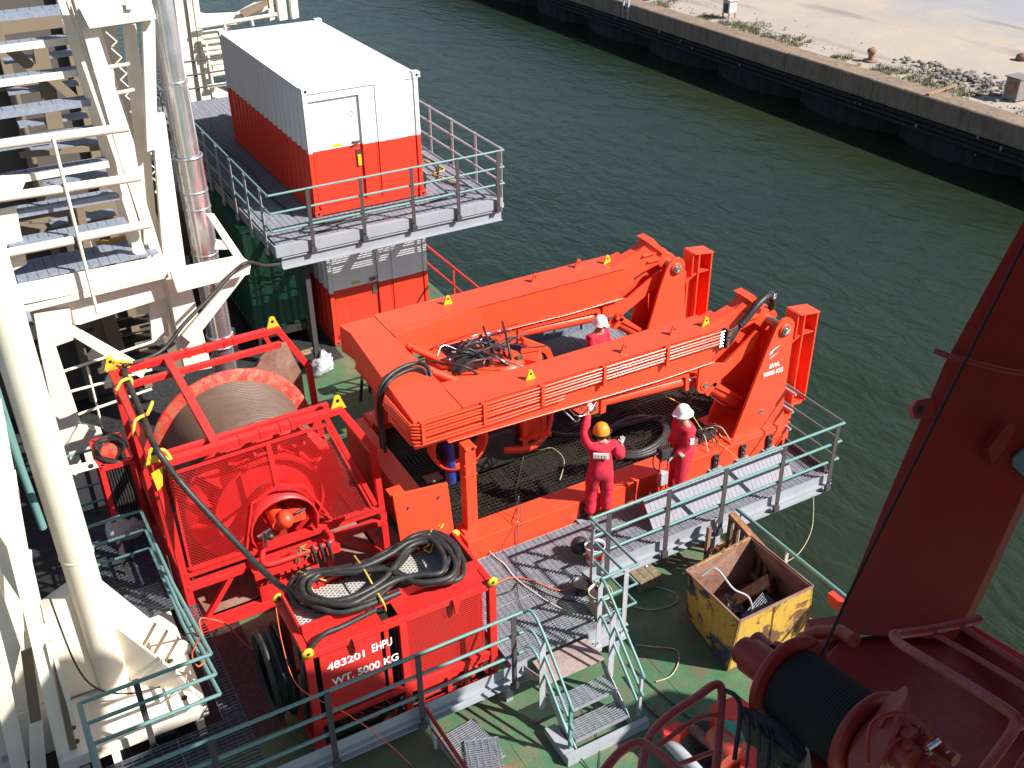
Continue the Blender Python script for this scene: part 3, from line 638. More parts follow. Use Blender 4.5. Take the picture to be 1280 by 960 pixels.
rp = thing('deck_handrail', AZ(560, 960, 0), 'red tube handrail sloping down in the bottom foreground beside the walkway', 'handrail')
build(MB().tube([AZ(532, 885, .75), AZ(545, 905, .72), AZ(592, 975, .62)], .028, 8), 'rail', M['darkred'], rp)
build(MB().tube([AZ(535, 886, .73), AZ(545, 935, 0)], .03, 8), 'post', M['greypost'], rp); build(MB().tube([AZ(536, 905, .4), AZ(580, 968, .3)], .015, 8), 'lower_rail', M['darkred'], rp)

# grating board leaning / lying on the walkway rails
bd = thing('grating_board', (2.0, -9.2, WK + .02), 'pale corrugated board leaning flat inside the outer walkway railing', 'board')
A0 = Vector((2.02, -9.12, WK + .03)); A1 = Vector((4.95, -9.12, WK + .03)); UPV = Vector((0, .34, .42))
n = 34; 
for i in range(n):
    p = A0.lerp(A1, i / n); q = A0.lerp(A1, (i + .94) / n); build(MB().slab([p, q, q + UPV, p + UPV], (0, -.015, .012)), 'board_strip', plain('pale_board', (.25, .245, .275), .7, 0, .12) if i == 0 else bpy.data.materials['pale_board'], bd)
build(MB().slab([A0 + UPV * .02, A1 + UPV * .02, A1 + UPV * .98, A0 + UPV * .98], (0, .012, -.012)), 'backing_sheet', bpy.data.materials['pale_board'], bd)
# openings / dark boxes between board and frame
for x0, x1 in ((3.15, 3.45), (3.72, 4.3)): build(MB().box(x0, x1, -8.66, -8.40, WK + .003, WK + .04), 'dark_hatch', M['black'], label='dark rectangular gap in the walkway floor ' + ('nearer the white helmeted man' if x0 < 3.5 else 'nearer the lettered tower'), cat='hatch')

# buckets
def bucket(x, y, z, r, h, mat, label, band=None, lid=None):
    t = thing('bucket', (x, y, z), label, 'bucket')
    build(MB().lathe([(0, .005), (r * .82, 0), (r, h), (r + .012, h), (r + .012, h - .03), (r - .004, h - .03)], (x, y, z), n=24), 'body', mat, t)
    build(MB().lathe([(r * .95, h - .05), (0, h - .06)], (x, y, z), n=20), 'contents', M['darkmech'], t)
    if band: build(MB().lathe([(r * .92, h * .3), (r * .965, h * .62)], (x, y, z), n=24), 'band', band, t)
    build(MB().tube([(x + (r + .012) * math.cos(a), y + .02 - .10 * math.sin(a), z + h - .02 - .12 * math.sin(a)) for a in [PI * i / 12 for i in range(13)]], .004, 6), 'handle', M['steel'], t)
p = AZ(752, 690, WK); bucket(.82, -9.25, WK + .005, .15, .34, M['white'], 'white bucket with a red band beside the corner of the walkway railing', M['brightred'])
bucket(.30, -10.18, WK + .005, .165, .38, M['bucket'], 'grubby cream bucket with dark contents at the top of the steps')
bucket(.30, -9.72, WK + .005, .14, .18, M['darkmech'], 'small black bucket between the cream bucket and the white bucket')
mb = MB(); mb.sphere((.72, -8.98, WK + .17), .15, 16, 10, (1, .9, 1)); build(mb, 'round_canister', M['darkmech'], label='round dark canister behind the white bucket by the railing corner', cat='canister')
mb = MB(); mb.box(-1.42, -1.26, -9.16, -8.92, WK + .003, WK + .32); build(mb, 'junction_box', M['rust'], label='small rusty orange junction box at the corner of the red power pack', cat='box', bevel=.01)

# wooden block with line near the skip
wb = thing('wooden_block', AZ(805, 728, 0), 'small weathered wooden block on the shaded green deck left of the skip', 'block')
c = AZ(805, 728, 0); m_ = MB()
for i in range(3): m_.box(c.x - .21 + i * .14, c.x - .08 + i * .14, c.y - .2, c.y + .2, .07, .22)
m_.box(c.x - .2, c.x + .2, c.y - .17, c.y - .09, 0, .069); m_.box(c.x - .2, c.x + .2, c.y + .09, c.y + .17, 0, .069)
build(m_, 'plank_stack', plain('old_pallet_wood', (.22, .17, .10), .9, 0, .4), wb); 
build(MB().tube([c + Vector((.1, .1, .2)), c + Vector((.35, .35, .42))], .02, 6), 'handle', M['steel'], wb)

# ================================================================ SKIP
sk = thing('skip', (2.1, -11.1, 0), 'battered open yellow steel skip with rusty inside and scrap in the bottom', 'skip')
B = [AZ(910, 838, .03), AZ(1012, 788, .03), None, AZ(858, 768, .03)]; B[2] = B[1] + B[3] - B[0]
HT = 1.12
T = [AZ(928, 782, HT), AZ(1010, 742, HT), AZ(921, 680, HT), AZ(854, 722, HT)]
T = [Vector((b.x, b.y, HT)) + (Vector((t_.x, t_.y, HT)) - Vector((b.x, b.y, HT))) * .6 for b, t_ in zip(B, T)]
ctr = sum(T, Vector()) / 4
names = ['front_panel', 'side_panel', 'back_panel', 'side_panel']
for i in range(4):
    j = (i + 1) % 4; a, b, c_, d_ = B[i], B[j], T[j], T[i]; inn = (ctr - (a + b) / 2); inn.z = 0; inn = inn.normalized() * .012
    build(MB().slab([a, b, c_, d_], inn), 'outer_panel', M['skip'], sk)
    a2, b2, c2, d2 = [v + inn * 1.6 for v in (a, b, c_, d_)]; lift = Vector((0, 0, -.004)); build(MB().slab([a2, b2, c2 + lift, d2 + lift], inn * .5), 'inner_lining', M['rust'], sk)
    mb = MB(); mb.bar(d_ - Vector((0, 0, .05)) - inn * 2, c_ - Vector((0, 0, .05)) - inn * 2, .03, .08) if i in (2, ) else mb.bar(d_ - inn * .6, c_ - inn * .6, .018, .03); build(mb, 'rim', M['rust'], sk)
    for s in (.33, .66) if i == 0 else (): 
        p = a.lerp(b, s) - inn * .7; q = d_.lerp(c_, s) - inn * .7
build(MB().bar(B[0].lerp(B[1], .47) + Vector((0, -.012, 0)), T[0].lerp(T[1], .47) + Vector((0, -.012, 0)), .012, .012), 'weld_rib', M['skip'], sk)
build(MB().slab([v + (ctr - v).normalized() * .03 for v in [Vector((b.x, b.y, .12)) for b in B]], (0, 0, .02)), 'floor', M['rust'], sk)
for i, (p, q) in enumerate(((T[0], T[3]), (T[1], T[2]))):
    for s in (.08, .92):
        c_ = p.lerp(q, s) - Vector((0, 0, .12)); o = (ctr - c_); o.z = 0; o.normalize(); build(MB().lathe([(.03, 0), (.075, 0), (.075, .02), (.03, .02)], c_ - o * .035, o, 16), 'lifting_ring', M['skip'], sk)
cc = Vector((ctr.x, ctr.y, 0))
def scrap(name, mb, mat, lab): build(mb, name, mat, label=lab, cat=name.replace('_', ' '))
scrap('cardboard_box', MB().box(cc.x - .42, cc.x - .15, cc.y - .02, cc.y + .3, .15, .42), plain('cardboard', (.42, .30, .18), .9), 'small brown cardboard box inside the yellow skip at left')
scrap('scrap_plank', MB().bar((cc.x + .1, cc.y + .42, .2), (cc.x + .55, cc.y + .1, .75), .25, .03), M['wood'], 'plank leaning inside the far corner of the skip')
t_ = MB(); grating(t_, [(-.3, -.16), (.3, -.16), (.3, .16), (-.3, .16)], 0, .03, .06, .02); t_.v = [(cc.x + .12 + x * .9 - y * .3, cc.y - .25 + y * .9 + x * .3, .62 + z + x * .15 + y * .25) for x, y, z in t_.v]; scrap('scrap_grating', t_, M['galv'], 'offcut of bright steel grating inside the skip near its front')
scrap('scrap_cable', hose([T[3] + Vector((.12, -.2, .0)), T[3] + Vector((.3, -.28, .12)), Vector((cc.x - .25, cc.y + .0, 1.02)), Vector((cc.x - .05, cc.y - .15, .85)), Vector((cc.x - .02, cc.y - .3, .4))], .016), M['greypost'], 'grey cable end curling over the left rim into the skip')
mb = MB()
for i in range(70):
    x = cc.x + random.uniform(-.5, .5); y = cc.y + random.uniform(-.5, .45); a = random.uniform(0, PI); l = random.uniform(.05, .28); mb.bar((x, y, .16 + random.uniform(0, .15)), (x + l * math.cos(a), y + l * math.sin(a), .16 + random.uniform(0, .2)), random.uniform(.02, .12), random.uniform(.01, .04))
build(mb, 'scrap_heap', plain('mixed_scrap', (.12, .11, .12), .8, .2, .6), kind='stuff')
# timber crate beyond the skip, along ship's rail
tc = thing('timber_crate', (2.75, -9.9, 0), 'rusty brown slatted rack standing between the skip and the ship rail', 'rack')
a = AZ(826, 568, 1.35); e = AZ(992, 765, 1.12)
a = AX(914, 642, 3.05); e = AX(971, 706, 3.05)
build(MB().bar(a, e, .11, .07), 'top_rail', plain('rusty_orange_timber', (.26, .12, .06), .85, 0, .4), tc); build(MB().bar(Vector((a.x, a.y, .35)), Vector((e.x, e.y, .35)), .09, .07), 'bottom_rail', M['wood'], tc)
for i in range(8): q = a.lerp(e, (i + .1) / 7.5); build(MB().box(q.x - .03, q.x + .02, q.y - .05, q.y + .03, .05, q.z - .036), 'slat', plain('brown_slat', (.13, .08, .045), .85, 0, .4) if i == 0 else bpy.data.materials['brown_slat'], tc)
for q in (a + Vector((-.45, 0, 0)),): build(MB().box(q.x, q.x + .06, q.y - .03, q.y + .03, 0, q.z - .1), 'corner_post', M['rust'], tc)
build(MB().bar(a + Vector((-.45, 0, -.62)), a + Vector((0, 0, -.62)), .05, .05), 'cross_piece', plain('orange_timber', (.55, .25, .1), .8), tc)
# ship's side rail, teal
sr = thing('ship_side_rail', (3.36, -9.5, 0), 'single teal ship rail at the deck edge between the walkway and the crane', 'railing')
p0 = AX(921, 636, 3.34); p1 = AX(1062, 750, 3.34)
build(MB().tube([p0, p1], .032, 8), 'rail', M['teal'], sr)
for s in (.05, .48, .98): q = p0.lerp(p1, s); build(MB().bar((q.x, q.y, .0), (q.x, q.y, q.z), .06, .02), 'post', M['greypost'], sr)
build(MB().tube([p1 - (p1 - p0) * .02, p1 + (p1 - p0) * .5], .036, 8), 'red_rail_end', M['brightred'], sr); build(MB().box(p1.x - .05, p1.x + .05, p1.y - .05, p1.y + .35, p1.z - .3, p1.z - .12), 'red_bracket', M['brightred'], sr)
build(MB().box(3.2, 3.3, -12.6, -8.9, 0, .12), 'kerb', M['wood'], sr)
build(hose([AX(1017, 622, 5.3), AX(1015, 660, 4.8), AX(1000, 690, 4.0), AX(978, 705, 3.4)], .006), 'thin_line', M['paleropes'], label='thin pale line hanging from the walkway corner to the ship rail', cat='line')
# ================================================================ LAUNCH FRAME (orange U-boom on a skid)
lf = thing('launch_frame', (1.5, -6.2, 0), 'bright orange-red launch and recovery frame with U shaped boom folded over its skid', 'launch frame')
O = M['orange']; SY0, SY1 = -8.25, -4.05
def P(name, mb, mat=O, bevel=0, par=None, kind=None): return build(mb, name, mat, par or lf, bevel=bevel, kind=kind)
# skid
P('side_beam', MB().box(-.84, 5.62, SY0, -7.82, .12, 1.05), bevel=.012); P('side_beam', MB().box(-.84, 5.62, -4.48, SY1, .12, 1.05), bevel=.012)
P('end_beam', MB().box(-1.2, -.845, SY0 + .02, SY1 - .02, .12, .98), bevel=.01); P('end_beam', MB().box(5.30, 5.60, -7.815, -4.485, .3, 1.0), bevel=.01)
P('skid_runner', MB().box(-.8, 5.5, SY0 + .02, -7.9, .02, .117)); P('skid_runner', MB().box(-.8, 5.5, -4.4, SY1 - .02, .02, .117))
for x in (1.25, 3.95, 4.55, 5.15):     # bolt brackets against the walkway
    b = P('clamp_bracket', MB().box(x - .05, x + .05, SY0 - .045, SY0 - .002, .74, 1.0), M['darkmech'])
    for z in (.82, .92): P('bolt', MB().cyl((x, SY0 - .045, z), (x, SY0 - .075, z), .024, 8), M['steel'], par=b)
    P('foot', MB().box(x - .14, x + .14, SY0 - .12, SY0 - .002, .703, .722), M['galv'])
fl = [(-.84, -7.81), (5.30, -7.81), (5.30, -4.49), (-.84, -4.49)]
for i in range(4):
    for j in range(2):
        x0 = -.83 + i * 1.53; y0 = -7.80 + j * 1.655; mb = MB(); pl = [(x0, y0), (x0 + 1.52, y0), (x0 + 1.52, y0 + 1.65), (x0, y0 + 1.65)]
        grating(mb, pl, .86, .075, .075, .03, .009, .008)
        for q in range(4): A = pl[q]; B = pl[(q + 1) % 4]; mb.bar((*A, .845), (*B, .845), .012, .03)
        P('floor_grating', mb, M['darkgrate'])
P('floor_tray', MB().box(-.83, 5.29, -7.80, -4.5, .60, .62), M['darkmech'])
for y in (-7, -6.2, -5.4): P('floor_joist', MB().box(-.83, 5.29, y - .03, y + .03, .63, .825), M['darkmech'])
for x in (1, 3): P('floor_joist', MB().box(x - .03, x + .03, -7.79, -4.5, .68, .82), M['darkmech'])
# posts carrying the crossbeam end
for y in (-7.92, -4.45):
    p = P('support_post', MB().box(-.72, -.54, y - .10, y + .10, 1.05, 2.62), bevel=.01)
    P('post_base', MB().box(-.80, -.46, y - .16, y + .13, 1.052, 1.075), par=p)
    for z in (2.3, 2.1): P('post_band', MB().box(-.735, -.525, y - .115, y + .115, z, z + .012), par=p)
    for s in (-.07, .07): P('post_pin', MB().lathe([(0, .03), (.03, .03), (.03, 0)], (-.63 + s, y - .1, 2.60), (0, -1, 0), 8), par=p)
# upright plate left of the post
q = [AY(491, 620, -7.96), AY(505, 612, -7.96), AY(563, 603, -7.96), Vector((-.92, -7.96, 1.0)), Vector((-1.80, -7.96, 1.0))]
P('guard_plate', MB().slab([q[0], q[0] + (q[2] - q[0]) * .95, q[3], q[4]], (0, .04, 0)), bevel=.005)
P('guard_lip', MB().box(q[0].x - .02, q[0].x + .2, -7.92, -7.74, q[0].z - .04, q[0].z - .01))
for a_, b_ in ((.25, .12), (.78, .06)): r_ = q[0].lerp(q[2], a_); P('bolt', MB().cyl((r_.x, -7.96, r_.z - .15 - b_), (r_.x, -7.985, r_.z - .15 - b_), .022, 8), M['pin'])
P('sill_plate', MB().box(-1.85, -.9, -8.1, -7.8, .80, .96))
# ---- U boom
T0 = 3.20
def platebox(name, pts, z0, z1): return P(name, MB().prism([(p[0], p[1]) for p in pts], z0, z1, 'z'), bevel=.008)
# side profile of an arm in (x, z)
arm = [(-1.42, T0), (4.05, T0 + .02), (4.25, T0 + .10), (4.20, 2.70), (3.95, 2.62), (3.2, 2.60), (.6, 2.66), (-1.42, 2.72)]
u = P('boom_arm', MB().prism([(-.62, T0 - .003), (4.1, T0 - .003), (4.35, T0 + .05), (4.35, 2.80), (4.05, 2.62), (2.9, 2.60), (.8, 2.66), (-.62, 2.70)], -7.80, -7.28, 'y'), bevel=.008)
P('boom_arm', MB().prism([(-.62, T0 - .003), (4.1, T0 - .003), (4.35, T0 + .05), (4.35, 2.80), (4.05, 2.62), (2.9, 2.60), (.8, 2.66), (-.62, 2.70)], -5.08, -4.50, 'y'), bevel=.008)
P('boom_crossbeam', MB().prism([(-1.41, -7.80), (-.60, -7.80), (-.60, -7.05), (-.62, -5.32), (-.60, -4.50), (-1.26, -4.50), (-1.20, -4.86)], 2.70, T0, 'z'), bevel=.012)
P('corner_web', MB().prism([(-.598, -7.279), (.9, -7.279), (-.598, -7.02)], 2.74, T0 - .001, 'z'))
P('corner_web', MB().prism([(-.598, -5.081), (1.15, -5.081), (-.598, -5.34)], 2.74, T0 - .001, 'z'))
P('crossbeam_skirt', MB().prism([(-7.1, 2.70), (-5.4, 2.70), (-5.0, 2.70), (-4.9, 2.55), (-7.4, 2.55), (-7.6, 2.70)], -1.2, -1.15, 'x'))
for y0, y1 in ((-7.86, -7.22), (-5.14, -4.44)):   # bottom flanges that stick out of the web
    P('bottom_flange', MB().slab([(-.9, y0, 2.690), (.8, y0, 2.64), (2.9, y0, 2.58), (4.05, y0, 2.60), (4.05, y1, 2.60), (2.9, y1, 2.58), (.8, y1, 2.64), (-.9, y1, 2.690)], (0, 0, .018)))
    P('flange_edge', MB().tube([(-.9, y0, 2.699), (.8, y0, 2.649), (2.9, y0, 2.589), (4.05, y0, 2.609)], .014, 8), M['orangegloss'])
    P('top_flange', MB().slab([(-.62, y0 + .03, T0), (4.1, y0 + .03, T0), (4.1, y1 - .03, T0), (-.62, y1 - .03, T0)], (0, 0, .012)))
# hydraulic pipes along the outside of the near arm and round the corner
zp = [3.16, 3.105, 3.05, 2.995, 2.94, 2.885, 2.83]
for i, z in enumerate(zp):
    o = -7.86 - .01 * (i % 2); n_ = i
    pts = [(-1.46, -6.9 + i * .03, z), (-1.46, -7.72, z), (-1.45, -7.82, z), (-1.36, o, z), (0, o, z), (2, o, z), (4.12, o, z)]
    if i >= 5: pts = [(-1.46, -7.0, z - .02), (-1.46, -7.76, z - .02), (-1.42, -7.85, z - .02), (-1.33, -7.87, z - .02), (.0, -7.87, z - .02), (1.1, -7.87, z)]
    P('hydraulic_pipe', MB().tube(pts, .0185, 10), M['orangegloss'])
for px in (528, 606, 679, 757, 836):
    x = AY(px, 500 - (px - 600) * .26, -7.9).x; P('pipe_clamp', MB().box(x - .025, x + .025, -7.905, -7.80, 2.84 if px < 840 else 2.9, 3.19))
x = AY(912, 405, -7.9).x; P('pipe_end_block', MB().box(x - .04, x - .01, -7.92, -7.80, 2.84, 3.19), M['darkmech']); 
for z in zp[:6]: P('hose_fitting', MB().cyl((4.11, -7.87, z), (4.20, -7.87, z), .022, 8), M['steel'])
for i, z in enumerate(zp[:6]):
    P('hose', hose([(4.18, -7.87, z), (4.35, -7.88, z + .0), (4.58, -7.86, 3.12 + z * .03), (4.75, -7.85, 3.30 + .012 * i)], .016), M['rubber'])
hb = P('hose_bundle', hose([(4.52, -7.86, 3.17), (4.68, -7.86, 3.30), (4.86, -7.84, 3.45), (5.05, -7.80, 3.52), (5.22, -7.74, 3.50), (5.34, -7.7, 3.38), (5.36, -7.68, 3.2)], .065, 8, 10), M['rubber'])
for k in range(14):
    t_ = k / 13; c = smooth_path([(4.52, -7.86, 3.17), (4.68, -7.86, 3.30), (4.86, -7.84, 3.45), (5.05, -7.80, 3.52), (5.22, -7.74, 3.50), (5.34, -7.7, 3.38)], 8); j = int(t_ * (len(c) - 2)); P('wrap', MB().cyl(c[j], c[j].lerp(c[j + 1], .55), .07, 10), M['darkmech'], par=hb)
P('hose_clip', MB().box(5.26, 5.32, -7.8, -7.68, 3.44, 3.54), M['steel'])
# corner hose and cable arch on the crossbeam
P('corner_hose', hose([AZ(478, 560, 2.1), AZ(474, 520, 2.6), AZ(474, 495, 3.02), AZ(480, 477, 3.22), AZ(497, 462, 3.30), AZ(520, 454, 3.30), AZ(535, 460, 3.28), AZ(541, 480, 3.1)], .035, 8, 10), M['rubber'])
P('corner_hose', hose([AZ(482, 565, 2.0), AZ(478, 525, 2.55), AZ(477, 498, 2.98), AZ(484, 480, 3.22), AZ(500, 467, 3.26), AZ(520, 460, 3.27), AZ(532, 466, 3.22), AZ(536, 484, 3.05)], .03, 8, 10), M['rubber'])
# nose, link, pivot - same profile both sides
def C(px, py): p = AY(px, py, -5.1); return (p.x, p.z)
def arc(cx, cz, r, a0, a1, n=10): return [(cx + r * math.cos(math.radians(a0 + (a1 - a0) * i / n)), cz + r * math.sin(math.radians(a0 + (a1 - a0) * i / n))) for i in range(n + 1)]
PX, PZv = 5.30, 3.00
for y0, y1, ty in ((-7.70, -7.48, -1), (-4.98, -4.76, 1)):
    nx, nz, lx, lz, ym = (.20, -.13, .12, -.10, -7.66) if ty < 0 else (.13, -.13, .03, -.05, -4.98); PX = 5.30 if ty < 0 else 5.19
    nose = [(3.9, 3.21), (4.35 + nx, 3.52 + nz), (4.62 + nx, 3.72 + nz), (4.92 + nx, 3.38 + nz), (PX + .02, 3.2)] + arc(PX, PZv, .2, 70, -95, 8) + [(4.98, 3.03), (4.55, 2.93), (4.25, 2.80), (3.9, 2.8)]
    P('boom_nose', MB().prism(nose, y0, y1, 'y'), bevel=.006)
    P('nose_flange', MB().slab([(4.50 + nx, y0 - .06, 3.72 + nz), (4.66 + nx, y0 - .06, 3.735 + nz), (4.96 + nx, y0 - .06, 3.40 + nz), (4.92 + nx, y0 - .06, 3.36 + nz)], (0, y1 - y0 + .12, 0)))
    for k in (0, .5): P('nose_rib', MB().box(4.45 + nx + k * .25, 4.75 + nx + k * .25, y0 - .05, y0 - .001, 3.42 + nz - k * .3, 3.44 + nz - k * .3))
    linkp = [(3.68 + lx, 2.72 + lz)] + [(x + lx, z + lz) for x, z in arc(3.84, 2.26, .17, 170, 320, 8)] + [(4.32 + lx, 2.34 + lz), (4.95, 2.60), (5.05, 2.82), (4.98, 2.92), (4.22 + lx, 2.56 + lz)]
    yl = y0 - .10 if ty < 0 else y0 - .06
    for yy in (yl, y1 - .05): l_ = P('link_plate', MB().prism(linkp, yy, yy + .05, 'y'), bevel=.005)
    J = (3.84 + lx, 2.26 + lz)
    P('link_pin', MB().cyl((J[0], yl - .03, J[1]), (J[0], y1 + .06, J[1]), .05, 14), M['pin'])
    P('link_boss', MB().cyl((J[0], yl - .015, J[1]), (J[0], y1 + .04, J[1]), .10, 18))
    # luffing cylinder
    dz = -.10
    c = P('boom_cylinder', MB().cyl((1.95, ym, 2.52 + dz), (3.52, ym, 2.40 + dz), .105, 18)); P('cylinder_guard', MB().slab([(1.90, ym - .13, 2.65 + dz), (3.35, ym - .13, 2.66 + dz), (3.60, ym - .13, 2.58 + dz), (3.62, ym - .13, 2.26 + dz), (3.55, ym - .13, 2.26 + dz), (3.53, ym - .13, 2.54 + dz), (1.90, ym - .13, 2.62 + dz)], (0, .26, 0)), par=c)
    P('cylinder_collar', MB().box(1.84, 1.94, ym - .13, ym + .13, 2.36 + dz, 2.64 + dz), par=c); P('cylinder_eye', MB().prism([(1.15, 2.66), (1.86, 2.66), (1.86, 2.38 + dz), (1.66, 2.38 + dz), (1.45, 2.48 + dz)], ym - .10, ym + .06, 'y'), par=c)
    P('cylinder_pin', MB().cyl((1.70, ym - .14, 2.50 + dz), (1.70, ym + .16, 2.50 + dz), .05, 12), M['pin'], par=c); P('piston_rod', MB().cyl((3.5, ym, 2.40 + dz), (J[0], ym, J[1] + .05), .05, 12), M['steel'], par=c)
    c = P('lower_cylinder', MB().cyl((3.98 + lx, ym, 2.16 + lz), (4.66 + lx, ym, 1.62 + lz), .12, 18)); P('cylinder_guard', MB().slab([(3.95 + lx, ym - .15, 2.32 + lz), (4.74 + lx, ym - .15, 1.72 + lz), (4.72 + lx, ym - .15, 1.67 + lz), (3.92 + lx, ym - .15, 2.25 + lz)], (0, .3, 0)), par=c)
    P('cylinder_collar', MB().bar((3.96 + lx, ym, 2.18 + lz), (4.02 + lx, ym, 2.12 + lz), .30, .30), par=c); P('drip_guard', MB().tube([(3.9 + lx, ym - .14, 2.08 + lz), (4.2 + lx, ym - .15, 1.78 + lz), (4.6 + lx, ym - .14, 1.5 + lz)], .012, 6), M['steel'], par=c)
    # tower: two plates with pin, back web and foot
    prof = [(4.42, 1.05), (5.60, 1.05), (5.52, 1.5), (PX + .21, PZv)] + arc(PX, PZv, .215, 0, 165, 12) + [(PX - .32, 2.75)]
    ya, yb = y0 - (.42 if ty < 0 else .27), y1 + .04
    for yy in (ya, yb): P('tower_plate', MB().prism(prof, yy, yy + .05, 'y'), bevel=.006)
    P('tower_web', MB().box(5.44, 5.49, ya + .051, yb - .001, 1.05, 2.85))
    P('pivot_pin', MB().cyl((PX, ya - .05, PZv), (PX, yb + .10, PZv), .085, 18), M['pin']); P('pivot_boss', MB().lathe([(.085, .03), (.125, .03), (.125, 0)], (PX, ya, PZv), (0, -1, 0), 18))
    P('pivot_nut', MB().cyl((PX, ya - .05, PZv), (PX, ya - .075, PZv), .05, 6), M['steel'])
    P('tower_foot', MB().box(4.3, 5.66, ya - .1, yb + .14, 1.053, 1.075))
    # docking post (open channel frame) seaward of the tower
    cx0, cx1 = 5.62, 6.05; d0, d1 = ya + .05, ya + .34
    P('docking_cap', MB().slab([(cx0 + .02, d0 - .03, 3.16), (cx1 + .05, d0 - .03, 3.10), (cx1 + .05, d1 + .02, 3.10), (cx0 + .02, d1 + .02, 3.16)], (0, 0, .03)), bevel=.005)
    P('docking_web', MB().box(cx0, cx0 + .025, d0, d1, 2.70, 3.18)); P('docking_flange', MB().box(cx1, cx1 + .03, d0 - .02, d1, 1.35, 3.12)); P('docking_flange', MB().box(cx0 + .13, cx0 + .16, d0 - .02, d1, 1.15, 3.15))
    P('docking_stiffener', MB().box(cx0 + .16, cx1, d0 + .0, d1, 2.74, 2.765)); P('docking_back', MB().box(cx0 + .161, cx1 - .001, d1 - .03, d1 - .001, 1.35, 3.12))
    P('docking_flange', MB().box(5.50, 5.53, d0 - .02, d1, 1.05, 2.62)); P('docking_panel', MB().box(5.531, cx0 + .129, d0 + .1, d0 + .13, 1.12, 2.66)); P('docking_stiffener', MB().slab([(5.50, d0, 2.60), (cx0 + .16, d0, 2.76), (cx0 + .16, d0, 2.79), (5.5, d0, 2.64)], (0, d1 - d0, 0)))
    P('docking_base', MB().slab([(5.53, d0, 1.10), (5.76, d0, 1.14), (5.79, d0, 1.35), (6.06, d0, 1.35), (6.0, d0, 1.28), (5.84, d0, 1.3), (5.8, d0, 1.02), (5.53, d0, 1.02)], (0, d1 - d0, 0)))
# lettering and mark on the near tower
def text_mesh(txt, size, origin, xdir, zdir, mat, parent, name='lettering', sx=1.0, depth=.002, sp=1.0, bold=0):
    cu = bpy.data.curves.new(name, 'FONT'); cu.body = txt; cu.size = size; cu.align_x = 'LEFT'; cu.extrude = 0; cu.space_character = sp; cu.offset = bold
    o = bpy.data.objects.new('tmp', cu); sc.collection.objects.link(o); dg = bpy.context.evaluated_depsgraph_get(); me = bpy.data.meshes.new_from_object(o.evaluated_get(dg)); bpy.data.objects.remove(o); bpy.data.curves.remove(cu)
    X = Vector(xdir).normalized(); Z = Vector(zdir).normalized(); L = ORG[parent.name]; O_ = Vector(origin) - L
    for v in me.vertices: c = v.co.copy(); v.co = O_ + X * c.x * sx + Z * c.y
    me.materials.clear(); me.materials.append(mat); ob = _link(name, me); ob.parent = parent; ORG[ob.name] = L; return ob
TY = -7.70 - .42 - .003
text_mesh('SWL', .12, (5.06, TY, 2.31), (1, 0, 0), (0, 0, 1), M['white'], lf, bold=.004)
text_mesh('9000 KG', .12, (4.95, TY, 2.17), (1, 0, 0), (0, 0, 1), M['white'], lf, bold=.004)
P('painted_mark', MB().add([Vector((5.02 + a, TY, 2.58 + b)) for a, b in ((0, 0), (.03, .07), (.12, .12), (.24, .15), (.10, .085), (.06, .03))], [(0, 1, 2, 3, 4, 5)]), M['white'])
P('painted_mark', MB().add([Vector((5.03 + a, TY, 2.50 + b)) for a, b in ((0, 0), (.05, .05), (.2, .09), (.06, .03))], [(0, 1, 2, 3)]), M['white'])
P('painted_mark', MB().add([Vector((5.10 + a, TY, 2.63 + b)) for a, b in ((0, 0), (.03, .03), (.07, .0), (.02, -.02))], [(0, 1, 2, 3)]), M['blue'])
P('data_plate', MB().box(4.96, 5.06, TY - .004, TY + .002, 1.42, 1.50), M['pin'])
# lifting eyes: yellow and red
def eye(p, mat, dx=(1, 0, 0), s=1.0, par=None):
    d = Vector(dx).normalized(); n = Vector((0, 0, 1)).cross(d); pts = [(-.09, 0), (.09, 0), (.045, .12)] + [(.045 * math.cos(a), .13 + .045 * math.sin(a)) for a in (.6, 1.2, 1.9, 2.5)] + [(-.045, .12)]
    p = Vector(p); e = MB().slab([p + d * (a * s) + Vector((0, 0, b * s)) - n * .015 for a, b in pts], n * .03); o = build(e, 'lifting_eye', mat, par or lf)
    build(MB().lathe([(0, 0), (.022 * s, 0)], p + Vector((0, 0, .11 * s)) - n * .017, n, 10), 'eye_hole', M['black'], o); return o
for px, py, mt in ((560, 380, 'yellow'), (669, 352, 'orange'), (723, 334, 'orange'), (759, 329, 'yellow'), (663, 474, 'yellow'), (781, 440, 'orange'), (842, 418, 'orange'), (882, 407, 'yellow')):
    p = AZ(px, py, 3.212); eye(p, M[mt], s=.95)
# ---- docking head and gear hanging inside the U
hd = P('docking_head_ring', MB().lathe([(.62, -.06), (.70, -.06), (.70, .06), (.62, .06), (.62, -.06)], (1.0, -6.1, 1.25), (0.15, 0, 1), 36))
P('docking_head_ring', MB().lathe([(.64, -.03), (.70, -.03), (.70, .03), (.64, .03), (.64, -.03)], (1.02, -6.1, 1.9), (0.15, 0, 1), 36))
for a in range(8):
    t_ = a * PI / 4; x = 1.0 + .66 * math.cos(t_); y = -6.1 + .66 * math.sin(t_); P('guide_bar', MB().slab([(x - .02, y - .02, 1.2), (x + .06, y - .02, 1.2), (x + .12, y - .02, 1.9), (x + .04, y - .02, 2.35), (x - .02, y - .02, 2.35)], (0, .04, 0)))
P('head_housing', MB().lathe([(0, 2.75), (.34, 2.72), (.40, 2.6), (.40, 2.2), (.52, 2.0), (.52, 1.85), (0, 1.84)], (.95, -6.1, 0), n=20)); P('head_crossmember', MB().box(.0, .26, -7.2, -5.1, 2.28, 2.62), bevel=.01)
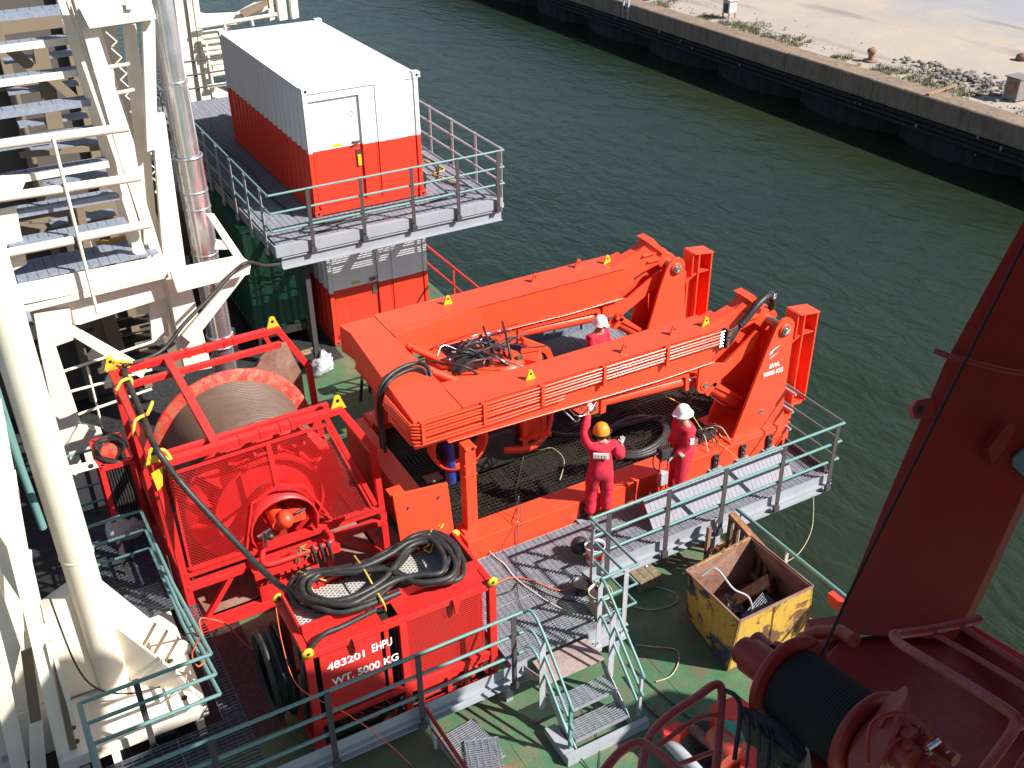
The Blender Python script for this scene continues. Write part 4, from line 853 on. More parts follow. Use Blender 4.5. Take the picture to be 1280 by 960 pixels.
P('carriage_plate', MB().slab([AZ(540, 466, 2.75), AZ(614, 450, 2.75), AZ(622, 464, 2.75), AZ(552, 484, 2.75)], (0, 0, -.35)), bevel=.01)
for s in (0, .14): P('tilt_cylinder', MB().cyl(AZ(510, 432, 2.95) + Vector((s * .3, -s, 0)), AZ(556, 454, 2.70) + Vector((s * .6, -s, 0)), .055, 12))
for s in (0, .16): P('tilt_cylinder', MB().cyl(AZ(532, 460, 2.95) + Vector((s * .3, -s, 0)), AZ(575, 478, 2.70) + Vector((s * .5, -s, 0)), .06, 12))
sb = P('snubber_box', MB().slab([AZ(652, 428, 2.72), AZ(676, 432, 2.72), AZ(672, 452, 2.6), AZ(650, 448, 2.6)], (0.03, 0, -.28)), bevel=.01)
P('snubber_arm', MB().slab([AY(655, 424, -6.0), AY(688, 436, -6.0), AY(697, 460, -6.0), AY(692, 462, -6.0), AY(682, 442, -6.0), AY(655, 430, -6.0)], (0, .14, 0)))
P('snubber_arm', MB().slab([AY(632, 440, -6.2), AY(642, 445, -6.2), AY(650, 468, -6.2), AY(645, 470, -6.2), AY(636, 452, -6.2)], (0, .14, 0)))
P('motor_drum', MB().cyl(AY(670, 446, -5.95), AY(684, 446, -5.7), .09, 14), M['pin'])
for k in range(5): p = AY(650 + k * 5, 459 - k * .8, -6.1); P('gear_finger', MB().bar(p, p + Vector((0, -.02, -.16)), .045, .06))
P('lower_block', MB().slab([AY(650, 526, -6.6), AY(670, 522, -6.6), AY(678, 545, -6.6), AY(652, 552, -6.6)], (0, .2, 0)))
for k in range(4): p = AY(650 + k * 9, 548 - k * 2, -6.75); P('gear_finger', MB().bar(p, p + Vector((.14, -.1, 0)), .07, .05))
P('curved_guide', hose([AY(690, 505, -6.4), AY(688, 528, -6.5), AY(678, 550, -6.6), AY(655, 563, -6.7)], .045, 6, 8))
P('blue_cylinder', MB().cyl((-.45, -6.9, 1.2), (-.45, -6.9, 2.1), .09, 14), M['blue']); P('sheave_guard', MB().lathe([(.45, -.12), (.5, -.12), (.5, .12), (.45, .12)], (-.3, -6.9, 1.95), (0, 1, 0), 24))
P('umbilical_sheave', MB().lathe([(.0, -.05), (.40, -.08), (.46, -.12), (.46, -.09), (.39, 0), (.46, .09), (.46, .12), (.4, .08), (0, .05)], (.35, -6.2, 2.5), (0, 1, 0), 28), M['darkmech'])
random.seed(21)
for i in range(26):
    a = AZ(random.uniform(545, 625), random.uniform(430, 455), random.uniform(2.7, 2.95)); b = a + Vector((random.uniform(.25, .9), random.uniform(-.45, .25), random.uniform(-.35, .1))); m1 = a.lerp(b, .35) + Vector((random.gauss(0, .05), random.gauss(0, .08), random.uniform(.05, .2))); m2 = a.lerp(b, .7) + Vector((random.gauss(0, .05), random.gauss(0, .08), random.uniform(.0, .15)))
    P('hydraulic_hose', hose([a, m1, m2, b], random.choice((.012, .016, .02)), 6, 6), random.choice([M['rubber']] * 5 + [M['steel'], M['greypost']]))
for a, b, c in (((604, 408, 3.0), (617, 440, 2.9), (640, 462, 2.6)), ((628, 402, 3.0), (634, 425, 3.0), (641, 460, 2.6)), ((600, 418, 2.9), (625, 450, 2.85), (650, 462, 2.5)), ((590, 440, 2.9), (620, 446, 2.9), (645, 466, 2.5)), ((560, 448, 2.9), (585, 436, 3.1), (610, 452, 2.8)), ((540, 452, 2.95), (580, 458, 2.95), (600, 470, 2.7))):
    P('hydraulic_hose', hose([AZ(*a), AZ(*b), AZ(*c)], .022, 8, 8), M['rubber'])
for i in range(9):
    c = AZ(random.uniform(575, 655), random.uniform(425, 465), random.uniform(2.4, 2.8)); s = random.uniform(.04, .1); P('valve_block', MB().box(c.x - s, c.x + s, c.y - s * .7, c.y + s * .7, c.z - s, c.z + s * .6), random.choice([O, M['steel'], M['darkmech'], M['brightred'], M['pin']]), bevel=.006)
P('equipment_mass', MB().box(-.2, .9, -6.7, -5.6, 1.0, 1.7), M['darkmech'], bevel=.05)
# coiled black umbilical on the frame floor
def coil(c, rx, ry, turns, r, z0, dz, ang, wob, label, name='hose_coil', mat='rubber', wrap=True, tail=None):
    pts = []; N = turns * 20; ca, sa = math.cos(ang), math.sin(ang); rnd = random.Random(3)
    for i in range(N + 1):
        t_ = 2 * PI * i / 20; k = int(i / 20); ex = 1 - .07 * (k % 3) + .02 * math.sin(i); x = rx * ex * math.cos(t_); y = ry * ex * math.sin(t_); pts.append((c[0] + x * ca - y * sa, c[1] + x * sa + y * ca, z0 + dz * k + dz * (i % 20) / 20 + wob * math.sin(3 * t_)))
    if tail: pts += tail
    t = thing(name, (c[0], c[1], z0), label, 'hose coil'); build(MB().tube(smooth_path(pts, 3), r, 10), 'hose', M[mat], t)
    if wrap:
        for j in range(5, len(pts) - 2, 3): a = Vector(pts[j]); b = Vector(pts[j + 1]); build(MB().cyl(a, a.lerp(b, .18), r * 1.09, 10), 'tape_wrap', M['darkmech'], t)
    return t
c = AZ(795, 545, .95); coil((c.x, c.y), .70, .52, 3, .048, .925, .022, .35, .006, 'big black hose coil lying on the dark grating behind the two men in red', tail=[(c.x - .9, c.y + .5, .98), (c.x - 1.3, c.y + .8, 1.0)])
build(hose([AZ(700, 600, .9), AZ(705, 575, .9), AZ(690, 560, .9), AZ(672, 562, .9), AZ(668, 548, 1.0), AZ(640, 530, 1.1)], .008), 'thin_cable', M['paleropes'], label='thin pale looped cable lying on the dark grating left of the orange helmeted man', cat='cable')
build(hose([AZ(655, 570, .9), AZ(650, 590, .88), AZ(645, 615, .9), AZ(646, 640, 1.08), AY(647, 655, -8.27), AY(647, 690, -8.27)], .006), 'thin_cable', M['steel'], label='thin bright wire hanging over the near orange side beam', cat='cable')
p = AZ(545, 600, .87); build(MB().box(p.x - .16, p.x + .14, p.y - .02, p.y + .2, .862, .875), 'card', plain('brown_card', (.30, .19, .12), .9), label='brown piece of card lying on the grating beside the support post', cat='card')
# valve cluster near the white-helmeted man
vc = thing('valve_cluster', (3.8, -7.6, 1.06), 'small greasy valve block with hoses on the orange beam behind the white helmeted man', 'valve')
c = AZ(880, 540, 1.2)
build(MB().box(c.x - .18, c.x + .16, c.y - .1, c.y + .1, 1.06, 1.24), 'block', M['darkmech'], vc, bevel=.01); build(MB().box(c.x - .32, c.x - .2, c.y - .1, c.y + .05, 1.06, 1.2), 'block', M['pin'], vc)
random.seed(5)
for i in range(12):
    a = c + Vector((random.uniform(-.25, .25), random.uniform(-.1, .1), random.uniform(0, .1))); b = a + Vector((random.uniform(-.15, .3), random.uniform(-.35, -.1), -.15)); build(hose([a, a.lerp(b, .5) + Vector((0, 0, .12)), b], .01, 6, 6), 'hose', random.choice([M['rubber'], M['paleropes'], M['yellow'] if i == 3 else M['rubber']]), vc)
build(hose([AZ(845, 505, 2.0) + Vector((0, .3, 0)), AZ(858, 510, 1.6), AZ(880, 540, 1.2), AZ(900, 555, 1.08), AZ(925, 575, 1.06)], .008), 'yellow_line', M['rope'], label='thin yellow line running from the near cylinder down to the valve block', cat='rope')
# control stand next to the white-helmeted man
cs = thing('control_stand', (2.45, -8.45, WK), 'small control lever stand with grey box in front of the white helmeted man', 'control stand')
p = Vector((2.52, -8.62, WK))
build(MB().box(p.x - .09, p.x + .15, p.y - .07, p.y + .09, WK + .95, WK + 1.15), 'control_box', M['darkmech'], cs, bevel=.015); build(MB().box(p.x - .08, p.x - .05, p.y - .03, p.y + .0, WK, WK + .95), 'leg', M['brightred'], cs); build(MB().box(p.x + .08, p.x + .11, p.y - .03, p.y + .0, WK, WK + .95), 'leg', M['brightred'], cs)
for k in range(4): build(MB().cyl((p.x - .06 + k * .045, p.y - .02, WK + 1.15), (p.x - .07 + k * .045, p.y - .05, WK + 1.26), .008, 6), 'lever', M['pin'], cs)
build(MB().box(p.x - .06, p.x + .08, p.y - .06, p.y + .05, WK + .45, WK + .7), 'valve_body', M['greypost'], cs, bevel=.01); build(hose([(p.x - .08, p.y, WK + 1.1), (p.x - .2, p.y, WK + 1.05), (p.x - .18, p.y, WK + .85), (p.x - .05, p.y, WK + .7)], .012), 'hose', M['rubber'], cs)
build(MB().box(p.x - .30, p.x + .2, p.y - .25, p.y + .1, WK + .004, WK + .05), 'foot_plate', M['brightred'], cs)

# ================================================================ FAR WALKWAY BEYOND THE FRAME
rw = thing('far_walkway', (2.5, -3.4, 0), 'shaded grey grating walkway with dark blue rails on the far side of the orange frame', 'walkway')
bars_on(rw, [(.9, -3.98), (5.5, -3.98), (5.5, -2.75), (.9, -2.75)], WK, 4, 1, 'galv', .045, .09)
for y in (-3.99, -2.74): build(MB().bar((.88, y, WK - .1), (5.52, y, WK - .1), .015, .2), 'edge_beam', M['greybeam'], rw)
for x in (.95, 3.2): build(MB().box(x - .05, x + .05, -2.9, -2.8, 0, WK - .03), 'leg', M['greybeam'], rw)
for i in range(6): x = 1.3 + i * .68; build(MB().box(x, x + .62, -2.84, -2.80, WK - .55, WK + .62), 'side_sheet', plain('blue_grey_sheet', (.16, .19, .24), .6, 0, .3) if i == 0 else bpy.data.materials['blue_grey_sheet'], rw)
M['bluerail'] = paint('dark_blue_rail', (.03, .05, .10), .5)
railing([(.9, -2.72), (5.5, -2.72)], WK, 1.07, [(x, -2.72, 0, 1) for x in (1.2, 2.4, 3.6, 4.8)], 'dark blue railing along the far walkway seen between the frame arms', rmat='bluerail')
build(MB().box(.2, 1.0, -4.0, -3.0, .02, .5), 'tan_crate', M['canvas'], label='tan covered crate on deck seen between the frame arms above the hose tangle', cat='crate', bevel=.03)
# ================================================================ CABLE WINCH
wn = thing('cable_winch', (-3.3, -5.5, 0), 'large red cable winch with wound grey cable drum inside a boxed frame', 'winch')
Rm = M['red']
def Wp(name, mb, mat=Rm, bevel=0, par=None, kind=None): return build(mb, name, mat, par or wn, bevel=bevel, kind=kind)
fy, by = -6.95, -4.1
def fprof(y, k):     # frame members in one end plane
    s = .11
    pts = [(-4.87, 3.17), (-2.22, 3.22), (-1.76, 2.34), (-1.72, 1.17)]
    Wp('top_beam', MB().bar((-4.87 - .05, y, 3.15), (-2.16, y, 3.20), s, s), bevel=.008)
    Wp('slant_beam', MB().bar((-2.20, y, 3.195), (-1.76, y, 2.36), .10, s), bevel=.008); Wp('slant_post', MB().bar((-1.75, y, 2.38), (-1.71, y, 1.14), .10, s), bevel=.008)
    Wp('corner_post', MB().bar((-4.86, y, 3.10), (-4.80, y, .12), s, .11, (0, 1, 0)), bevel=.008); Wp('corner_post', MB().bar((-1.70, y, 1.12), (-1.68, y, .12), s, .11, (0, 1, 0)), bevel=.008)
    Wp('inner_slant', MB().bar((-2.42, y, 3.14), (-1.80, y, 1.30), .07, .07)); Wp('mid_rail', MB().bar((-4.82, y, 1.19), (-1.68, y, 1.19), .13, .10), bevel=.006); Wp('mid_rail', MB().bar((-4.82, y, .93), (-1.68, y, .93), .13, .10), bevel=.006)
    Wp('base_rail', MB().bar((-4.9, y, .10), (-1.6, y, .10), .14, .16), bevel=.006)
    Wp('diagonal', MB().bar((-4.7, y, .15), (-4.15, y, .90), .08, .08)); Wp('diagonal', MB().bar((-2.5, y, .88), (-1.75, y, .30), .08, .08)); Wp('post', MB().bar((-3.75, y, .18), (-3.75, y, .88), .09, .09)); Wp('post', MB().bar((-2.62, y, .18), (-2.62, y, .88), .09, .09))
fprof(fy, 1); fprof(by, -1)
for x, z in ((-4.86, 3.15),): Wp('side_beam', MB().bar((x, fy + .06, z), (x, by - .06, z), .12, .11), bevel=.008)
Wp('side_beam', MB().bar((-4.80, fy + .07, .10), (-4.80, by - .07, .10), .12, .15)); Wp('side_beam', MB().bar((-1.68, fy + .07, .10), (-1.68, by - .07, .10), .12, .15))
Wp('side_beam', MB().bar((-1.755, fy + .06, 2.36), (-1.755, by - .06, 2.36), .07, .07)) if False else None
Wp('top_cross_bar', MB().bar((-4.02, fy + .07, 3.17), (-4.02, by - .07, 3.17), .12, .09), bevel=.006)
Wp('inner_top_beam', MB().bar((-4.78, fy + .28, 3.10), (-2.28, fy + .28, 3.14), .09, .09), bevel=.006); Wp('inner_top_beam', MB().bar((-4.78, by - .42, 3.10), (-2.28, by - .42, 3.14), .09, .09), bevel=.006)
for y in (fy, by):
    for s in (.44, .55, .66, .72): Wp('sleeve', MB().bar((-4.9 + 2.7 * s, y, 3.15 + .05 * s), (-4.9 + 2.7 * s + .06, y, 3.15 + .05 * s), .128, .128))
for x0, x1 in ((-4.5, -3.4), (-3.2, -2.6)): pass
for x, y in ((-4.9, fy), (-2.26, fy), (-4.9, by), (-2.3, by)): eye((x + .04, y, 3.21), M['yellow'], s=1.35, par=wn)
# left side wall frame
for yy, zt in ((-6.2, 3.1), (-5.2, 3.1)): Wp('side_post', MB().bar((-4.86, yy, zt), (-4.80, yy, .15), .08, .08, (0, 1, 0)))
Wp('side_rail', MB().bar((-4.83, fy + .07, 1.2), (-4.83, by - .07, 1.2), .09, .12)); Wp('side_plate', MB().box(-4.86, -4.84, fy + .08, -5.3, .2, 1.12))
# mesh guard in the near end plane, split to leave the round hub opening
gp = lambda px, py: (lambda p: (p.x, p.z))(AY(px, py, fy - .07))
zones = [[(-4.70, 1.30), (-3.98, 1.30), (-3.98, 3.02), (-4.70, 3.02)], [(-3.98, 1.30), (-3.85, 1.30), (-3.70, 2.15), (-3.25, 2.30), (-3.25, 3.06), (-3.98, 3.03)], [(-3.25, 2.30), (-2.75, 2.15), (-2.45, 1.30), (-2.0, 1.30), (-2.0, 2.0), (-2.50, 3.08), (-3.25, 3.06)]]
zones = [[(-4.72, 1.28), (-3.90, 1.28), (-3.66, 2.16), (-3.66, 3.03), (-4.72, 3.0)], [(-3.66, 2.16), (-3.30, 2.32), (-2.92, 2.14), (-2.92, 3.05), (-3.66, 3.03)], [(-2.92, 2.14), (-2.55, 1.28), (-1.88, 1.28), (-2.46, 3.06), (-2.92, 3.05)]]
for zs in ([(-4.72, 1.28), (-3.90, 1.28), (-3.70, 2.10), (-3.70, 3.02), (-4.72, 3.0)], [(-3.70, 2.10), (-3.29, 2.28), (-3.29, 3.03), (-3.70, 3.02)], [(-3.29, 2.28), (-2.88, 2.10), (-2.88, 3.04), (-3.29, 3.03)], [(-2.88, 2.10), (-2.52, 1.28), (-1.88, 1.28), (-2.46, 3.06), (-2.88, 3.04)]):
    mb = MB(); wiremesh(mb, (0, fy - .06, 0), (1, 0, 0), (0, 0, 1), zs, .038, .0028); Wp('guard_mesh', mb, kind='stuff')
oc = [(-4.72, 1.28), (-3.90, 1.28), (-3.70, 2.10), (-3.29, 2.28), (-2.88, 2.10), (-2.52, 1.28), (-1.88, 1.28), (-2.46, 3.06), (-4.72, 3.0)]
for i in range(len(oc)): a = oc[i]; b = oc[(i + 1) % len(oc)]; Wp('mesh_frame', MB().bar((a[0], fy - .078, a[1]), (b[0], fy - .078, b[1]), .035, .04, (0, 1, 0)))
Wp('centre_bar', MB().bar((-3.29, fy - .08, 2.28), (-3.33, fy - .08, 3.02), .07, .02, (0, 1, 0)))
def wedge_arc(cx, cz, r0, r1, a0, a1, y0, y1, n=14):
    po = [(cx + r1 * math.cos(math.radians(a0 + (a1 - a0) * i / n)), cz + r1 * math.sin(math.radians(a0 + (a1 - a0) * i / n))) for i in range(n + 1)]; pi_ = [(cx + r0 * math.cos(math.radians(a0 + (a1 - a0) * i / n)), cz + r0 * math.sin(math.radians(a0 + (a1 - a0) * i / n))) for i in range(n + 1)]
    mb = MB(); vs = []
    for (a, b), (c_, d_) in zip(po, pi_): vs += [(a, y0, b), (a, y1, b), (c_, y1, d_), (c_, y0, d_)]
    fs = []
    for i in range(n):
        for q in range(4): fs.append((4 * i + q, 4 * i + 4 + q, 4 * i + 4 + (q + 1) % 4, 4 * i + (q + 1) % 4))
    fs += [(0, 1, 2, 3), (4 * n, 4 * n + 1, 4 * n + 2, 4 * n + 3)]; return mb.add(vs, fs, True)
HX, HZ = -3.28, 1.52
Wp('hub_hood', wedge_arc(HX, HZ, .50, .53, -25, 205, fy - .12, fy + .35)); Wp('hub_back', MB().lathe([(0, 0), (.49, 0)], (HX, fy + .30, HZ), (0, -1, 0), 24), M['darkred'])
# drum
DX, DZ, DR = -3.34, 1.68, 1.36
prof_f = [(.25, 0), (1.16, 0), (1.19, -.03), (1.19, .05), (.25, .05)]
Wp('drum_flange', MB().lathe([(.2, -.01), (.95, -.01), (1.34, -.035), (1.36, 0), (1.34, .03), (.85, .05), (.2, .05)], (DX, -4.72, DZ), (0, 1, 0), 64), M['redworn'])
Wp('drum_flange', MB().lathe([(.2, .01), (.95, .01), (1.20, .035), (1.22, 0), (1.20, -.03), (.85, -.05), (.2, -.05)], (DX, -6.35, DZ), (0, 1, 0), 64), Rm)
for k in range(16):
    a = 2 * PI * k / 16 + .1; e = Vector((math.cos(a), 0, math.sin(a))); tn = Vector((-math.sin(a), 0, math.cos(a))) * .018; c0 = Vector((DX, -6.40, DZ))
    p, q = c0 + e * .845, c0 + e * 1.19; Wp('flange_rib', MB().slab([p - tn, q - tn, q - tn + Vector((0, -.05, 0)), p - tn + Vector((0, -.20, 0))], tn * 2))
Wp('flange_disc', MB().lathe([(0, -.16), (.80, -.16), (.80, 0)], (DX, -6.41, DZ), (0, 1, 0), 48, False)); Wp('disc_ring', MB().lathe([(.80, -.26), (.845, -.26), (.845, 0), (.80, 0)], (DX, -6.41, DZ), (0, 1, 0), 48, False)); Wp('disc_bolts', MB().lathe([(.30, -.20), (.36, -.20), (.36, -.15)], (DX, -6.41, DZ), (0, 1, 0), 24), M['darkmech'])
# wound cable: layered profile with one turn per 36 mm
prof = []; y = -6.28; i = 0
while y < -4.78:
    r = 1.12 + .010 * math.sin(y * 5) - (.05 if y < -6.0 else 0)
    for q in range(5): a = PI * q / 4; prof.append((r + .022 * math.sin(a), y + .024 * (1 - math.cos(a)))); 
    y += .050
Wp('wound_cable', MB().lathe([(r_, y_) for r_, y_ in prof], (DX, 0, DZ), (0, 1, 0), 72), M['cable'])
Wp('loose_turn', MB().tube([(DX + 1.155 * math.cos(2 * PI * k / 60), -6.1 + .5 * k / 60 * .12, DZ + 1.155 * math.sin(2 * PI * k / 60)) for k in range(61)], .018, 8), M['cable'])
Wp('drum_core', MB().lathe([(.2, -6.9), (.2, -4.2)], (DX, 0, DZ), (0, 1, 0), 24))
# hub motor and fittings in the opening
mo = Wp('slip_motor', MB().cyl((HX - .05, fy - .08, HZ + .05), (HX - .05, fy + .3, HZ + .1), .13, 18), M['orange'])
Wp('motor_body', MB().sphere((HX + .02, fy - .08, HZ + .12), .13, 14, 10, (1, 1.2, 1.1)), M['orange'], par=mo); Wp('motor_body', MB().box(HX + .10, HX + .34, fy - .1, fy + .1, HZ + .0, HZ + .16), M['orange'], par=mo, bevel=.02)
Wp('chrome_fitting', MB().cyl((HX - .42, fy - .12, HZ - .02), (HX - .22, fy - .12, HZ + .06), .035, 12), M['steel'], par=mo); Wp('chrome_fitting', MB().cyl((HX - .34, fy - .13, HZ - .22), (HX - .32, fy - .13, HZ + .04), .04, 12), M['steel'], par=mo); Wp('gauge', MB().sphere((HX - .24, fy - .12, HZ - .08), .06, 10, 8), M['darkmech'], par=mo); Wp('chrome_fitting', MB().cyl((HX + .18, fy - .15, HZ + .22), (HX + .33, fy - .15, HZ + .24), .022, 10), M['steel'], par=mo)
# tubular bumper in front of the hub
Wp('bumper_tube', MB().tube(smooth_path([(HX - .38, fy - .10, 1.22), (HX - .45, fy - .30, 1.17), (HX - .30, fy - .38, 1.15), (HX + .5, fy - .38, 1.17), (HX + .62, fy - .3, 1.18), (HX + .62, fy - .1, 1.2)], 5), .045, 10)); Wp('bumper_shelf', MB().box(HX - .62, HX + .72, fy - .36, fy - .07, .99, 1.02)); Wp('bumper_shelf', MB().box(HX - .62, HX + .72, fy - .375, fy - .355, .93, 1.09))
for i in range(8): Wp('grate_slot', MB().box(HX - .25 + i * .1, HX - .19 + i * .1, fy - .40, fy - .376, .90, .93))
Wp('gear_case', MB().box(HX - .5, HX + .45, fy - .05, fy + .3, .2, .86), M['red'], bevel=.02); Wp('name_plate', MB().box(HX + .05, HX + .3, fy - .056, fy - .05, .5, .58), M['rust'])
for dx in (.28, .40, .52):
    Wp('grip_cover', hose([(HX + dx, fy - .4, 1.24), (HX + dx + .01, fy - .45, 1.12), (HX + dx + .03, fy - .44, .92)], .03, 6, 8), M['rubber'])
for i in range(7): a = Vector((HX + random.uniform(-.1, .4), fy - .35, 1.2 + random.uniform(-.05, .08))); Wp('webbing', hose([a, a + Vector((random.uniform(-.1, .15), -.06, random.uniform(-.05, .08))), a + Vector((random.uniform(-.1, .2), -.05, random.uniform(-.3, -.05)))], .012, 5, 5), plain('olive_webbing', (.22, .20, .06), .9) if i == 0 else bpy.data.materials['olive_webbing'])
# wall behind drum on far end (rusty plate) and level-wind area
Wp('far_plate', MB().prism([(-2.9, 2.5), (-2.35, 2.95), (-2.1, 2.95), (-1.9, 2.3), (-1.9, 1.3), (-2.9, 1.3)], by - .06, by - .04, 'y'), M['rust'])
Wp('floor_plate', MB().box(-4.7, -1.8, fy + .1, by - .1, .19, .21), M['rust'])
# cabinet with hoses at the left side of the winch
cb = thing('hose_cabinet', (-5.25, -4.55, 0), 'narrow red hose reel frame topped with black hoses at the left side of the winch', 'hose reel')
x0, x1, y0, y1, z1 = -5.42, -4.98, -4.95, -4.15, 2.05
for x in (x0, x1):
    for y in (y0, y1): build(MB().box(x - .04, x + .04, y - .04, y + .04, 0, z1), 'post', Rm, cb)
for a, b in (((x0, y0), (x1, y0)), ((x0, y1), (x1, y1)), ((x0, y0), (x0, y1)), ((x1, y0), (x1, y1))): build(MB().bar((*a, z1), (*b, z1), .085, .075), 'top_rail', Rm, cb); build(MB().bar((*a, .1), (*b, .1), .08, .07), 'base_rail', Rm, cb)
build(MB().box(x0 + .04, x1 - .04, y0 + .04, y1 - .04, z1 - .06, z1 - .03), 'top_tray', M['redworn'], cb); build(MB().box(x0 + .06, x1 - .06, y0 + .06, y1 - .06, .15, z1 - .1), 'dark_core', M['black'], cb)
for i in range(7): r = .20 + .012 * i; zz = z1 + .0 + .02 * (i % 4); build(MB().tube([((x0 + x1) / 2 + .9 * r * math.cos(a), (y0 + y1) / 2 + 1.55 * r * math.sin(a), zz + .03 * math.sin(a * 2 + i)) for a in [2 * PI * k / 24 for k in range(24)]], .018, 6, True), 'hose', M['rubber'], cb)
for i in range(8): x = x0 + .07 + i * .043; build(hose([(x, y0 - .02, z1 - .05), (x + .01, y0 - .07, 1.4), (x, y0 - .07, .8), (x, y0 - .03, .3)], .018), 'hose', M['rubber'], cb)

# ================================================================ POWER PACK
hp = thing('power_pack', (-2.7, -9.6, 0), 'red hydraulic power pack in a lifting frame with black hoses coiled on its mesh roof', 'power pack')
hx0, hx1, hy0, hy1, hz = -3.98, -1.42, -10.10, -9.10, 2.0
D = paint('power_pack_red', (.58, .022, .018), .4, .15, .3, (.2, .06, .04), .64)
def Hp(name, mb, mat=None, bevel=0, par=None, kind=None): return build(mb, name, mat or D, par or hp, bevel=bevel, kind=kind)
for x in (hx0, hx1):
    for y in (hy0, hy1): Hp('corner_post', MB().box(x - .055, x + .055, y - .055, y + .055, .0, hz), bevel=.008)
for y in (hy0, hy1):
    for z in (hz - .06, .09, .72): Hp('cross_rail', MB().box(hx0 + .056, hx1 - .056, y - .045, y + .045, z - .05, z + .05), bevel=.006)
for x in (hx0, hx1):
    for z in (hz - .06, .09): Hp('end_rail', MB().box(x - .045, x + .045, hy0 + .056, hy1 - .056, z - .05, z + .05), bevel=.006)
mx = -2.72; Hp('mid_post', MB().box(mx - .05, mx + .05, hy0 - .05, hy0 + .05, .05, hz - .11), bevel=.006)
Hp('roof_panel', MB().box(hx0 + .06, mx - .25, hy0 + .05, hy0 + .30, hz - .03, hz - .012)); Hp('roof_panel', MB().box(mx - .02, hx1 - .06, hy0 + .05, hy0 + .30, hz - .03, hz - .012))
Hp('roof_lip', MB().slab([(hx0 + .06, hy0 + .30, hz + .14), (hx1 - .04, hy0 + .30, hz + .14), (hx1 - .04, hy0 + .30, hz - .03), (hx0 + .06, hy0 + .30, hz - .03)], (0, .03, 0))); Hp('roof_lip', MB().box(hx0 + .06, hx1 - .04, hy1 + .02, hy1 + .05, hz - .03, hz + .1)); Hp('roof_lip', MB().box(hx1 - .07, hx1 - .04, hy0 + .34, hy1 + .01, hz - .02, hz + .12)); Hp('roof_lip', MB().box(hx0 + .03, hx0 + .06, hy0 + .34, hy1 + .01, hz - .02, hz + .12))
mb = MB(); wiremesh(mb, (0, 0, hz + .0), (1, 0, 0), (0, 1, 0), [(hx0 + .07, hy0 + .34), (hx1 - .08, hy0 + .34), (hx1 - .08, hy1), (hx0 + .07, hy1)], .045, .009, (30, -30)); Hp('roof_mesh', mb, M['canvas'] if False else plain('pale_expanded_mesh', (.55, .52, .48), .6, .1, .2), kind='stuff'); Hp('roof_under_plate', MB().box(hx0 + .07, hx1 - .08, hy0 + .34, hy1, hz - .05, hz - .04), bpy.data.materials['pale_expanded_mesh'])
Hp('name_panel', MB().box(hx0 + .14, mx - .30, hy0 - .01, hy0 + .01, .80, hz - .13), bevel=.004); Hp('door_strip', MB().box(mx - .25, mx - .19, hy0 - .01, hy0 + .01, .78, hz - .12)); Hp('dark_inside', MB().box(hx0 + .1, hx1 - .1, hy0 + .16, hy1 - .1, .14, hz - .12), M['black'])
mb = MB(); wiremesh(mb, (0, hy0 - .0, 0), (1, 0, 0), (0, 0, 1), [(mx + .06, .78), (hx1 - .12, .78), (hx1 - .12, hz - .13), (mx + .06, hz - .13)], .026, .0045); Hp('side_mesh', mb, kind='stuff'); Hp('mesh_backing', MB().box(mx + .06, hx1 - .12, hy0 + .05, hy0 + .06, .78, hz - .13), M['darkred'])
text_mesh('483201', .17, (hx0 + .22, hy0 - .014, 1.56), (1, 0, 0), (0, 0, 1), M['white'], hp, bold=.004, sx=1.05); text_mesh('EHPU', .19, (hx0 + .22 + .60, hy0 - .014, 1.58), (1, 0, 0), (0, 0, 1), M['white'], hp, bold=.004, sx=.62)
text_mesh('WT. 5000 KG', .17, (hx0 + .26, hy0 - .014, 1.28), (1, 0, 0), (0, 0, 1), M['white'], hp, bold=.004, sx=.93)
for x in (hx0 + .62, hx1 - .55): Hp('pad_eye', MB().prism([(x - .05, hz - .02), (x + .05, hz - .02), (x + .02, hz - .26), (x - .02, hz - .26)], hy0 - .09, hy0 - .05, 'y'))
for x, y in ((hx0, hy0), (hx1, hy0), (hx0, hy1), (hx1, hy1)):
    e_ = MB().lathe([(.0, 0), (.075, 0), (.075, .03), (0, .03)], (x, y - .07 if y == hy0 else y + .05, hz + .02), (0, 1, 0), 16); l_ = Hp('lifting_eye', e_, M['yellow']); Hp('eye_hole', MB().lathe([(0, 0), (.025, 0)], (x, (y - .07 if y == hy0 else y + .05) - .003, hz + .02), (0, 1, 0), 10), M['black'], par=l_)
# lower pipework in front
for z, r in ((.52, .10), (.30, .06)): Hp('motor', MB().cyl((mx + .25, hy0 + .12, z), (hx1 - .25, hy0 + .12, z), r, 16))
for x in (mx + .2, mx + .62, hx1 - .42): Hp('small_post', MB().box(x - .035, x + .035, hy0 - .02, hy0 + .03, .14, .67))
Hp('low_rail', MB().box(mx + .06, hx1 - .06, hy0 - .03, hy0 + .03, .60, .66)); Hp('low_rail', MB().box(mx + .06, hx1 - .06, hy0 - .03, hy0 + .03, .2, .26)); Hp('pipe_arch', MB().tube(smooth_path([(hx1 - .5, hy0 + .02, .3), (hx1 - .45, hy0 + .0, .5), (hx1 - .3, hy0 + .0, .56), (hx1 - .12, hy0, .4)], 5), .03, 8))
random.seed(9)
for i in range(16): x = random.uniform(hx0 + .3, mx - .1); z = random.uniform(.2, .66); Hp('hydraulic_line', hose([(x, hy0 + .08, z), (x + random.uniform(-.2, .2), hy0 + .02, z + random.uniform(-.1, .15)), (x + random.uniform(-.3, .3), hy0 + .1, random.uniform(.2, .66))], .015, 5, 6), random.choice([D, M['rubber'], M['darkmech']]))
